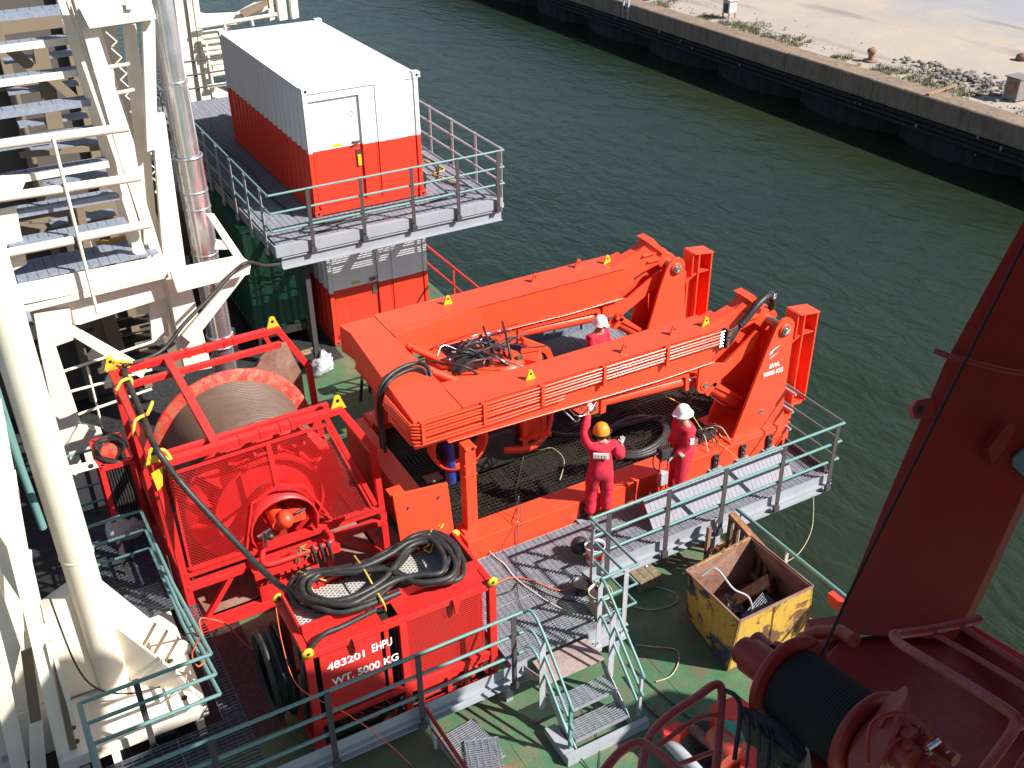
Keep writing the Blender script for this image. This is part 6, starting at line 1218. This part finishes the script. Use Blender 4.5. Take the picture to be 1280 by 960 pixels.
# white lamp and clutter in the shade by the exhaust foot
c = AX(346, 309, -1.5); 
ps = thing('white_drum', (-1.75, .2, 0), 'white round canister standing in the shade beside the green container', 'canister')
build(MB().lathe([(0, 0), (.16, 0), (.17, .5), (.10, .6), (0, .62)], AZ(347, 385, 0) + Vector((-.5, .4, 0)), n=20), 'body', M['canvas'], ps)
sh = thing('shade_wall', (-2.6, 3.2, 0), 'dim dark machinery housing in shadow behind the exhaust pipe', 'machinery housing')
build(MB().box(-3.25, -1.75, 3.6, 9.5, 0, 2.6), 'housing', dm, sh, bevel=.02); build(MB().box(-2.4, -2.0, 3.5, 3.59, .7, 1.5), 'panel', M['greypost'], sh); build(MB().box(-3.0, -2.6, 3.48, 3.59, 1.2, 2.2), 'panel', M['rust'], sh); build(MB().cyl((-2.2, 3.3, .3), (-2.2, 3.3, 2.0), .06, 10), 'pipe', M['brightred'], sh)
# ================================================================ PEOPLE
def skin_mesh(name, verts, edges, radii, root, sub, mat, parent, vis=None):
    me = bpy.data.meshes.new('tmp'); me.from_pydata([tuple(v) for v in verts], edges, []); o = bpy.data.objects.new('tmp', me); sc.collection.objects.link(o)
    md = o.modifiers.new('s', 'SKIN'); md.use_smooth_shade = True; md.branch_smoothing = .3
    if not me.skin_vertices: me.skin_vertices.new() if hasattr(me.skin_vertices, 'new') else None
    for i, r in enumerate(radii):
        sv = me.skin_vertices[0].data[i]; sv.radius = r if isinstance(r, tuple) else (r, r); sv.use_root = (i == root)
    s = o.modifiers.new('u', 'SUBSURF'); s.levels = sub; s.render_levels = sub
    dg = bpy.context.evaluated_depsgraph_get(); m2 = bpy.data.meshes.new_from_object(o.evaluated_get(dg)); bpy.data.objects.remove(o)
    L = ORG[parent.name]
    for v in m2.vertices: v.co -= L
    m2.materials.clear(); m2.materials.append(mat); m2.polygons.foreach_set('use_smooth', [True] * len(m2.polygons)); ob = _link(name, m2); ob.parent = parent; ORG[ob.name] = L; return ob
def person(base, yaw, label, hat, larm, rarm, head_pitch=0, headyaw=0, legs=None, hair=False, hatbrim=.04, H=1.78):
    """base: feet point; yaw: facing direction angle of +Y(local). arms: (elbow, hand) in local coords relative to shoulder."""
    t = thing('person', base, label, 'person'); s = H / 1.78; ca, sa = math.cos(yaw), math.sin(yaw)
    def G(x, y, z): return Vector((base[0] + s * (x * ca - y * sa), base[1] + s * (x * sa + y * ca), base[2] + s * z))
    legs = legs or (((-.12, .02), (-.15, -.02)), ((.12, .02), (.15, .06)))
    J = {}; 
    pel, waist, chest, nb, neck = G(0, 0, .95), G(0, .0, 1.12), G(0, .0, 1.36), G(0, .01, 1.48), G(0, .02, 1.55)
    shL, shR = G(-.20, 0, 1.44), G(.20, 0, 1.44)
    def loc(v): return G(*v)
    eL, hL = [loc((-.22 + v[0], v[1], 1.43 + v[2])) for v in larm]; eR, hR = [loc((.22 + v[0], v[1], 1.43 + v[2])) for v in rarm]
    kL, fL = G(legs[0][0][0], legs[0][0][1] + .05, .50), G(legs[0][1][0], legs[0][1][1], .10); kR, fR = G(legs[1][0][0], legs[1][0][1] + .05, .50), G(legs[1][1][0], legs[1][1][1], .10)
    hpL, hpR = G(-.105, 0, .90), G(.105, 0, .90)
    headc, headt = G(math.sin(-headyaw) * .02, .05, 1.64), G(0, .04, 1.74)
    chin = G(-math.sin(headyaw) * .05, .03 + .05 * math.cos(headyaw), 1.585)
    # body: one continuous skin, a little thinner than the clothes
    V = [pel, waist, chest, nb, neck, headc, headt, shL, eL, hL, shR, eR, hR, hpL, kL, fL, hpR, kR, fR]
    E = [(0, 1), (1, 2), (2, 3), (3, 4), (4, 5), (5, 6), (3, 7), (7, 8), (8, 9), (3, 10), (10, 11), (11, 12), (0, 13), (13, 14), (14, 15), (0, 16), (16, 17), (17, 18)]
    Rr = [(.13, .10), (.12, .09), (.14, .10), (.08, .07), (.055, .055), (.082, .095), (.055, .06), .06, .042, .028, .06, .042, .028, .08, .055, .035, .08, .055, .035]
    Rr = [tuple(x * s for x in r) if isinstance(r, tuple) else r * s for r in Rr]; skin_mesh('body', V, E, Rr, 0, 2, M['skin'], t)
    # coverall
    wL, wR = eL.lerp(hL, .92), eR.lerp(hR, .92); V = [pel, waist, chest, nb, shL, shL.lerp(eL, .5), eL, wL, shR, shR.lerp(eR, .5), eR, wR, hpL, hpL.lerp(kL, .5), kL, kL.lerp(fL, .6), fL + Vector((0, 0, .01)), hpR, hpR.lerp(kR, .5), kR, kR.lerp(fR, .6), fR + Vector((0, 0, .01))]
    E = [(0, 1), (1, 2), (2, 3), (3, 4), (4, 5), (5, 6), (6, 7), (3, 8), (8, 9), (9, 10), (10, 11), (0, 12), (12, 13), (13, 14), (14, 15), (15, 16), (0, 17), (17, 18), (18, 19), (19, 20), (20, 21)]
    Rr = [(.21, .17), (.205, .17), (.225, .165), (.12, .10), .10, .095, .078, .056, .10, .095, .078, .056, .135, .125, .10, .092, .088, .135, .125, .10, .092, .088]
    Rr = [tuple(x * s * 1.07 for x in r) if isinstance(r, tuple) else r * s * 1.07 for r in Rr]; cv = skin_mesh('coverall', V, E, Rr, 0, 2, M['coverall'], t)
    tex = bpy.data.textures.get('folds') or bpy.data.textures.new('folds', 'CLOUDS'); tex.noise_scale = .14; dm_ = cv.modifiers.new('folds', 'DISPLACE'); dm_.texture = tex; dm_.strength = .035; dm_.mid_level = .5
    # collar
    build(MB().lathe([(.062 * s, 0), (.085 * s, -.035), (.075 * s, -.05)], nb + Vector((0, 0, .055)), n=14), 'collar', M['coverall'], t)
    # face details
    fwd = Vector((-math.sin(yaw + headyaw), math.cos(yaw + headyaw), 0)); side = Vector((fwd.y, -fwd.x, 0)); hc_ = headc + Vector((0, 0, .0))
    fm = MB(); fm.slab([hc_ + fwd * .088 + Vector((0, 0, .03)), hc_ + fwd * .085 - side * .014 - Vector((0, 0, .02)), hc_ + fwd * .118 - Vector((0, 0, .018))], side * .028); build(fm, 'nose', M['skin'], t)
    for k in (-1, 1):
        build(MB().sphere(hc_ + fwd * .082 + side * .033 * k + Vector((0, 0, .022)), .011, 8, 6), 'eye', M['dark_hair'], t); build(MB().sphere(hc_ + side * .088 * k - fwd * .005, .022, 8, 6, (.6, .6, 1.3)), 'ear', M['skin'], t)
    build(MB().bar(hc_ + fwd * .086 - side * .022 - Vector((0, 0, .045)), hc_ + fwd * .086 + side * .022 - Vector((0, 0, .045)), .008, .008), 'mouth', M['dark_hair'], t)
    back = hc_ - fwd * .03; build(MB().sphere(back + Vector((0, 0, .0)), .088, 14, 10, (1, 1, 1.0)), 'hair', M['dark_hair'], t) if hair else None
    # hat: shell with ridge, brim all round
    top = hc_ + Vector((0, 0, .045)) - fwd * .005; tilt = Vector((0, 0, 1)) + fwd * head_pitch; hm = M[hat]
    prof = [(0, .15), (.055, .142), (.095, .11), (.125, .05), (.130, .0), (.122 + hatbrim, -.012), (.122 + hatbrim, -.018), (.115, -.008)]
    h_ = build(MB().lathe(prof, top, tilt, 22), 'hard_hat', hm, t); build(MB().slab([top + tilt * .132 - fwd * .07 - side * .008, top + tilt * .145 - side * .008, top + tilt * .12 + fwd * .075 - side * .008, top + tilt * .1 - side * .008], side * .016), 'hat_ridge', hm, h_)
    build(MB().slab([top + fwd * .10 - side * .08 - Vector((0, 0, .005)), top + fwd * .10 + side * .08 - Vector((0, 0, .005)), top + fwd * .185 + side * .04 - Vector((0, 0, .022)), top + fwd * .185 - side * .04 - Vector((0, 0, .022))], (0, 0, .006)), 'hat_peak', hm, h_)
    # hands in gloves: palm, four fingers, thumb
    for e, h, sd in ((eL, hL, -1), (eR, hR, 1)):
        d = (h - e).normalized(); a = d.cross(Vector((0, 0, 1))); a = a.normalized() if a.length > .1 else Vector((1, 0, 0)); n_ = a.cross(d); V = [h - d * .01, h + d * .045, h + d * .085]; E = [(0, 1), (1, 2)]; Rr = [(.028, .028), (.042, .022), (.036, .018)]
        for k, (o_, l_) in enumerate(((-.030, .070), (-.010, .082), (.011, .078), (.030, .060))):
            p0 = h + d * .085 + a * o_; p1 = p0 + d * l_ * .5 - n_ * .012; p2 = p1 + d * l_ * .35 - n_ * .03; i0 = len(V); V += [p0, p1, p2]; E += [(2, i0), (i0, i0 + 1), (i0 + 1, i0 + 2)]; Rr += [.012, .011, .009]
        i0 = len(V); V += [h + d * .03 + a * sd * -.04, h + d * .075 + a * sd * -.066]; E += [(1, i0), (i0, i0 + 1)]; Rr += [.014, .011]
        skin_mesh('glove', V, E, Rr, 0, 1, M['glove'], t)
    for f in (fL, fR):
        fy_ = Vector((-math.sin(yaw), math.cos(yaw), 0)); b0 = Vector((f.x, f.y, base[2])); V = [b0 + Vector((0, 0, .12)) - fy_ * .01, b0 + Vector((0, 0, .055)) - fy_ * .02, b0 + Vector((0, 0, .045)) + fy_ * .10, b0 + Vector((0, 0, .035)) + fy_ * .18]
        skin_mesh('boot', V, [(0, 1), (1, 2), (2, 3)], [.055, (.052, .05), (.052, .042), (.045, .03)], 0, 2, M['boot'], t)
    return t, G
# orange helmet: back to camera, left arm up to the hose, right forearm raised
o1 = AZ(748, 648, WK); f1 = math.atan2(-(FW.x), FW.y) + .12
pt, G = person((o1.x, o1.y, WK), f1, 'man in red coverall and orange hard hat seen from behind, one arm raised', 'hatorange', ((-.03, .12, .20), (.06, .30, .46)), ((.10, .02, -.26), (.16, .22, -.14)), hair=True, hatbrim=.012)
build(MB().slab([G(-.16, -.185, 1.44), G(.09, -.185, 1.40), G(.09, -.195, 1.31), G(-.16, -.195, 1.35)], G(0, .02, 0) - G(0, 0, 0)), 'back_patch', M['canvas'], pt)
for k in range(4): build(MB().slab([G(-.13 + k * .05, -.197, 1.415 - k * .009), G(-.10 + k * .05, -.197, 1.41 - k * .009), G(-.10 + k * .05, -.202, 1.355 - k * .009), G(-.13 + k * .05, -.202, 1.36 - k * .009)], G(0, .004, 0) - G(0, 0, 0)), 'patch_print', M['greypost'], pt)
build(hose([AY(712, 512, -7.9), AY(722, 520, -7.9), AY(735, 516, -7.9), AY(748, 498, -7.75)], .012), 'held_hose', M['steel'], label='thin shiny hose held in the raised glove of the orange helmeted man', cat='hose')
build(hose([AY(700, 508, -7.7), AY(712, 520, -7.7), AY(722, 527, -7.8), AY(728, 508, -7.9)], .012), 'held_hose', M['greypost'], label='grey hose end hanging under the arm left of the raised glove', cat='hose')
# white helmet: facing left across the walkway
o2 = Vector((2.93, -8.58, WK)); f2 = math.radians(78)
pt, G = person(tuple(o2), f2, 'man in red coverall, white hard hat and pale gloves standing side-on at the control stand', 'hatwhite', ((.0, .06, -.27), (.03, .25, -.42)), ((.02, .02, -.28), (.0, .14, -.50)), head_pitch=.12, hair=True, hatbrim=.045)
for nm, z0, z1, col in (('sleeve_patch', 1.34, 1.37, 'white'), ('sleeve_patch', 1.26, 1.31, 'white')): build(MB().slab([G(-.312, -.03, z0), G(-.312, .04, z0), G(-.306, .04, z1), G(-.306, -.03, z1)], G(.01, 0, 0) - G(0, 0, 0)), nm, M[col], pt)
build(MB().cyl(G(-.225, .125, 1.075), G(-.22, .155, 1.05), .072, 14), 'reflective_band', M['canvas'], pt)
# third man inside the frame, facing the camera
o3 = AZ(748, 398, 2.62); f3 = math.radians(200)
pt, G = person((o3.x, o3.y, .865), f3, 'man in red coverall and white hard hat inside the frame behind the near arm', 'hatwhite', ((-.02, .05, -.28), (.02, .25, -.40)), ((.03, .06, -.28), (-.02, .27, -.36)), head_pitch=.2, hatbrim=.02)
# ================================================================ FOREGROUND CRANE (dark red)
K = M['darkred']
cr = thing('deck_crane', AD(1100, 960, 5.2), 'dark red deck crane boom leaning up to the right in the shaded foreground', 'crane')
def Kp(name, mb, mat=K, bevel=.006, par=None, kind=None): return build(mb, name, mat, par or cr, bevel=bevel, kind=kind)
def kd(pts): return [AD(x, y, k) for x, y, k in pts]
# boom: box section, its base nearer the camera than its tip
bl = [(1046, 765, 5.6), (1185, 805, 6.1), (1400, 360, 8.6), (1340, 150, 8.3)]
fa = kd([(1040, 792, 5.55), (1105, 630, 5.6), (1180, 455, 5.65), (1292, 252, 5.7), (1430, -20, 5.8), (1640, -20, 5.9), (1330, 510, 5.8), (1195, 800, 5.7)])
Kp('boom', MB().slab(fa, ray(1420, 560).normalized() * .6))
a, b = AD(1048, 760, 5.5), AD(1290, 258, 7.9); 
Kp('boom_lug', MB().slab(kd([(1147, 500, 5.6), (1168, 496, 5.6), (1170, 522, 5.6), (1143, 524, 5.6), (1140, 510, 5.6)]), FW * .06)); Kp('lug_hole', MB().sphere(AD(1150, 512, 5.58), .018, 8, 6), M['black'])
Kp('boom_lug', MB().slab(kd([(1236, 560, 5.6), (1262, 528, 5.6), (1272, 532, 5.6), (1258, 560, 5.6), (1240, 580, 5.6)]), FW * .1))
Kp('red_tube', MB().tube([AD(1168, 438, 5.6), AD(1200, 450, 5.55), AD(1250, 462, 5.55), AD(1300, 470, 5.6)], .018, 8), K)
Kp('boom_plate', MB().slab(kd([(1267, 572, 5.7), (1300, 545, 5.7), (1330, 600, 5.7), (1330, 640, 5.7), (1267, 582, 5.7)]), FW * .03), M['teal'])
Kp('hoist_wire', MB().tube([AD(1020, 835, 5.0), AD(1060, 745, 5.3), AD(1180, 505, 5.5), AD(1290, 285, 5.55), AD(1400, 60, 5.6)], .009, 6), M['black'])
# base housing, bottom right
Kp('base_side', MB().slab(kd([(1195, 780, 5.9), (1300, 850, 5.2), (1330, 1000, 4.8), (1020, 1000, 4.6), (1000, 860, 5.2), (1050, 800, 5.6)]), ray(1300, 900).normalized() * .4))
Kp('base_edge', MB().tube([AD(1196, 776, 5.85), AD(1300, 838, 5.3)], .03, 8), M['brightred'])
Kp('walk_plate', MB().slab(kd([(945, 838, 5.4), (970, 800, 5.7), (1040, 830, 5.4), (1060, 900, 5.0), (1000, 940, 4.9), (975, 880, 5.2)]), (.02, .03, -.04))); Kp('bracket', MB().slab(kd([(1008, 774, 5.8), (1050, 768, 5.7), (1060, 790, 5.6), (1022, 812, 5.6)]), (.03, .04, -.2)))
Kp('white_patch', MB().slab(kd([(952, 888, 5.10), (966, 897, 5.08), (985, 905, 5.0), (975, 914, 4.98)]), (0, 0, .004)), M['greypost'])
# winch drum: axis runs from upper left to lower right in view
A = AD(986, 854, 5.1); Bp = AD(1085, 925, 4.7); ax = (Bp - A).normalized(); Lw = (Bp - A).length
Kp('drum_flange', MB().lathe([(.05, -.015), (.250, -.015), (.258, 0), (.250, .02), (.05, .02)], A, ax, 40)); Kp('drum_flange', MB().lathe([(.05, -.015), (.240, -.015), (.248, 0), (.240, .02), (.05, .02)], Bp, ax, 40))
pr = []; t_ = .035
while t_ < Lw - .03:
    for q in range(4): a_ = PI * q / 3; pr.append((.19 + .006 * math.sin(a_), t_ + .008 * (1 - math.cos(a_)))); 
    t_ += .017
Kp('wire_rope', MB().lathe(pr, A, ax, 40), plain('dark_greasy_rope', (.016, .015, .011), .85), 0)
Kp('gear_motor', MB().cyl(A - ax * .02, A - ax * .27, .095, 20)); Kp('gear_motor_cap', MB().cyl(A - ax * .27, A - ax * .33, .075, 20)); Kp('motor_outlet', MB().cyl(AD(962, 816, 5.3), AD(945, 800, 5.4), .05, 14)); 
Kp('outer_disc', MB().lathe([(.0, 0), (.18, .0), (.19, .05), (.1, .09), (0, .09)], Bp + ax * .04, ax, 24)); 
for k in range(10): a_ = 2 * PI * k / 10; e1 = ax.orthogonal().normalized(); e2 = ax.cross(e1); c = Bp + ax * .10 + (e1 * math.cos(a_) + e2 * math.sin(a_)) * .14; Kp('bolt', MB().cyl(c, c + ax * .03, .018, 6), M['darkmech'], 0)
Kp('side_bearing', MB().slab(kd([(1060, 960, 4.4), (1110, 885, 4.55), (1135, 870, 4.5), (1140, 885, 4.45), (1100, 960, 4.3), (1095, 1000, 4.2)]), (.05, .05, 0)))
Kp('housing_arch', MB().tube([AD(1002, 800, 5.5), AD(1025, 790, 5.4), AD(1052, 790, 5.3), AD(1068, 800, 5.2)], .04, 8))
random.seed(12)
for x_, y_, k_, r_, l_ in ((1110, 905, 4.5, .05, .12), (1138, 915, 4.5, .04, .10), (1120, 940, 4.4, .06, .08), (1165, 930, 4.5, .03, .12), (1150, 955, 4.4, .05, .1)):
    p = AD(x_, y_, k_); q_ = Kp('motor_part', MB().cyl(p, p + ax * l_, r_, 14)); Kp('motor_flange', MB().cyl(p, p + ax * .012, r_ * 1.3, 14), par=q_); Kp('port', MB().cyl(p + ax * l_ * .5, p + ax * l_ * .5 + Vector((0, 0, r_ * 1.6)), r_ * .35, 8), par=q_)
Kp('bail', MB().tube(smooth_path([AD(1085, 955, 4.2), AD(1090, 905, 4.3), AD(1130, 892, 4.35), AD(1170, 920, 4.35), AD(1185, 940, 4.3)], 5), .012, 6)); Kp('lever', MB().cyl(AD(1160, 935, 4.3), AD(1175, 925, 4.3), .012, 8), M['steel'], 0)
Kp('valve_row', MB().slab(kd([(925, 880, 5.0), (985, 905, 4.9), (1010, 940, 4.8), (1000, 955, 4.75), (935, 905, 4.9)]), (0, 0, -.12)), M['darkmech'])
for k in range(7): Kp('valve_hose', hose([AD(935 + k * 10, 895 + k * 5, 4.9), AD(936 + k * 10 + (k % 3) * 3, 925 + k * 3, 4.85 - .05 * (k % 2)), AD(930 + k * 11 + (k * 5) % 7, 985, 4.8)], .008 + .002 * (k % 3), 4, 6), M['rubber'], 0)
# guard rails
gr = thing('crane_guard_rail', AD(1190, 900, 4.2), 'dark red tube guard rail with two bars at the lower right corner', 'guard rail')
def Gp(name, pts, r=.024, par=gr, mat=None): return build(MB().tube(smooth_path([AD(*p) for p in pts], 5), r, 10), name, mat or paintK, par)
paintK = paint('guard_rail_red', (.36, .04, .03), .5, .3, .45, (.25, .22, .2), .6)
Gp('top_rail', [(1224, 774, 4.7), (1180, 784, 4.6), (1132, 792, 4.5), (1118, 793, 4.45), (1122, 802, 4.4), (1150, 820, 4.25), (1200, 850, 4.05), (1255, 885, 3.85), (1270, 900, 3.8), (1262, 920, 3.8), (1225, 970, 3.75)], .021)
Gp('side_bar', [(1160, 788, 4.6), (1220, 822, 4.4), (1300, 870, 4.1)], .013); Gp('side_bar', [(1198, 781, 4.65), (1290, 840, 4.35)], .013); Gp('side_bar', [(1266, 908, 3.85), (1300, 898, 3.9)], .022); Gp('side_bar', [(1262, 975, 3.8), (1290, 930, 3.9)], .01)
g2 = thing('crane_step_rail', AD(850, 950, 4.6), 'bent dark red tube rails low in the foreground left of the crane drum', 'guard rail')
Gp('top_rail', [(800, 985, 4.5), (808, 930, 4.7), (830, 900, 4.85), (870, 872, 5.0), (893, 856, 5.1), (902, 862, 5.1), (900, 900, 5.0), (893, 985, 4.8)], .021, g2); Gp('mid_rail', [(820, 935, 4.7), (868, 900, 4.9), (898, 893, 5.0)], .012, g2); Gp('mid_rail', [(850, 955, 4.7), (890, 940, 4.8)], .012, g2)
Gp('lower_rail', [(750, 970, 4.4), (775, 940, 4.5), (800, 928, 4.55), (815, 936, 4.5), (840, 955, 4.4), (870, 985, 4.3)], .021, g2)
Gp('post', [(905, 862, 5.05), (925, 880, 5.0), (918, 950, 4.9)], .012, g2, M['rubber'])
# brighter machinery on the deck below
dk = thing('deck_machinery', AZ(905, 930, 0), 'sunlit red machinery with a green cloth on the deck below the crane rails', 'machinery')
def Dp(name, mb, mat, bevel=.01): return build(mb, name, mat, dk, bevel=bevel)
c = AZ(915, 950, .2)
Dp('tank', MB().slab([AZ(890, 880, .7), AZ(922, 868, .7), AZ(945, 885, .7), AZ(905, 902, .7)], (0, 0, -.5)), M['brightred']); Dp('green_cloth', MB().slab([AZ(896, 898, .74), AZ(925, 902, .74), AZ(932, 920, .74), AZ(915, 915, .74)], (0, 0, -.1)), paint('green_cloth', (.05, .30, .20), .8)); Dp('drum', MB().cyl(AZ(900, 915, .5), AZ(920, 950, .45), .22, 18), M['redworn'])
Dp('lower_block', MB().slab([AZ(925, 930, .4), AZ(950, 925, .4), AZ(950, 975, .4), AZ(925, 985, .4)], (0, 0, -.35)), M['brightred']); Dp('lever_block', MB().slab([AZ(828, 908, .5), AZ(845, 902, .5), AZ(862, 905, .5), AZ(850, 920, .5), AZ(830, 918, .5)], (0, 0, -.2)), M['brightred'])
Dp('pipe', MB().cyl(AZ(858, 905, .3), AZ(895, 935, .3), .07, 12), M['rust']); Dp('pipe', MB().cyl(AZ(835, 925, .3), AZ(890, 985, .3), .09, 12), M['greypost']); Dp('dark_base', MB().slab([AZ(860, 900, .15), AZ(960, 900, .15), AZ(980, 1000, .15), AZ(880, 1000, .15)], (0, 0, -.14)), M['darkmech'])
# unseen slabs behind the camera, added and shaped to shade boom, power pack and deck
ch = thing('crane_shade_slab', (3.0, -21, 12), 'unseen dark red slab added to shade the boom, power pack foot and deck', 'shade slab')
u_ = SUN.cross(Vector((0, 0, 1))).normalized(); v_ = u_.cross(SUN).normalized()
build(MB().slab([u_ * -a_ + v_ * b_ + SUN * 16.6 if u_.x > 0 else u_ * a_ + v_ * b_ + SUN * 16.6 for a_, b_ in ((11.45, 2.4), (11.4, -1.30), (10.3, -1.38), (9.75, -1.8), (9.2, -2.35), (8.6, -3.6), (9.4, -4.3), (11, -4.5), (16.5, -4.5), (16.5, 2.4))], SUN * 1.4), 'shadow_plate', K, ch)
build(MB().slab([u_ * a_ + v_ * b_ + SUN * 16.6 for a_, b_ in ((8.28, -5.38), (7.75, -5.3), (7.15, -5.7), (7.0, -7.6), (8.7, -7.6), (8.45, -6.0))], SUN * .8), 'shadow_lobe', K, ch)  # second unseen slab, added to throw shade on the near deck
# lines to the deck
for pts, r, mt, lb in (([AZ(705, 918, .15), AZ(735, 960, .02), AZ(760, 1000, .02)], .008, 'rubber', 'thin black cable running from the steps towards the bottom edge'), ([AZ(748, 868, .3), AZ(742, 900, .05), AZ(750, 940, .02), AZ(745, 985, .02)], .006, 'rubber', 'thin black cable curling down beside the base of the steps'), ([AZ(785, 830, .02), AZ(830, 870, .02), AZ(870, 905, .02)], .01, 'rubber', 'upper of two dark lines crossing the shaded deck towards the crane'), ([AZ(780, 845, .02), AZ(810, 885, .02), AZ(835, 905, .02)], .01, 'rubber', 'lower of two dark lines crossing the deck towards the crane'), ([AZ(820, 852, .02), AZ(838, 845, .02), AZ(848, 828, .02), AZ(845, 812, .02), AZ(815, 808, .02), AZ(795, 806, .02)], .009, 'paleropes', 'pale yellowish line curving over the shaded deck before the skip'), ([AZ(820, 733, .02), AZ(845, 742, .02), AZ(842, 755, .02), AZ(815, 762, .02), AZ(792, 758, .02)], .009, 'paleropes', 'pale line looped on the deck beside the wooden block')):
    build(hose(pts, r), 'deck_line', M[mt], label=lb, cat='line')

# ================================================================ GROUPS FOR REPEATED THINGS
GR = {'railing': 'handrails round the walkways and platform', 'bucket': 'buckets at the top of the steps', 'rope_tie': 'yellow rope ties on the hoses', 'shipping_container': 'white over red containers', 'person': 'workers in red coveralls', 'utility_box': 'metal boxes on the quay', 'loose_grating': 'loose gratings on the deck', 'deck_line': 'lines lying on the deck', 'dark_hatch': 'gaps in the walkway floor', 'hose_coil': 'coiled black hoses', 'thin_cable': 'thin cables on the frame floor', 'held_hose': 'hose ends by the raised glove'}
for o in sc.objects:
    g = GR.get(o.name.split('.')[0])
    if g and o.parent is None and 'group' not in o: o['group'] = g
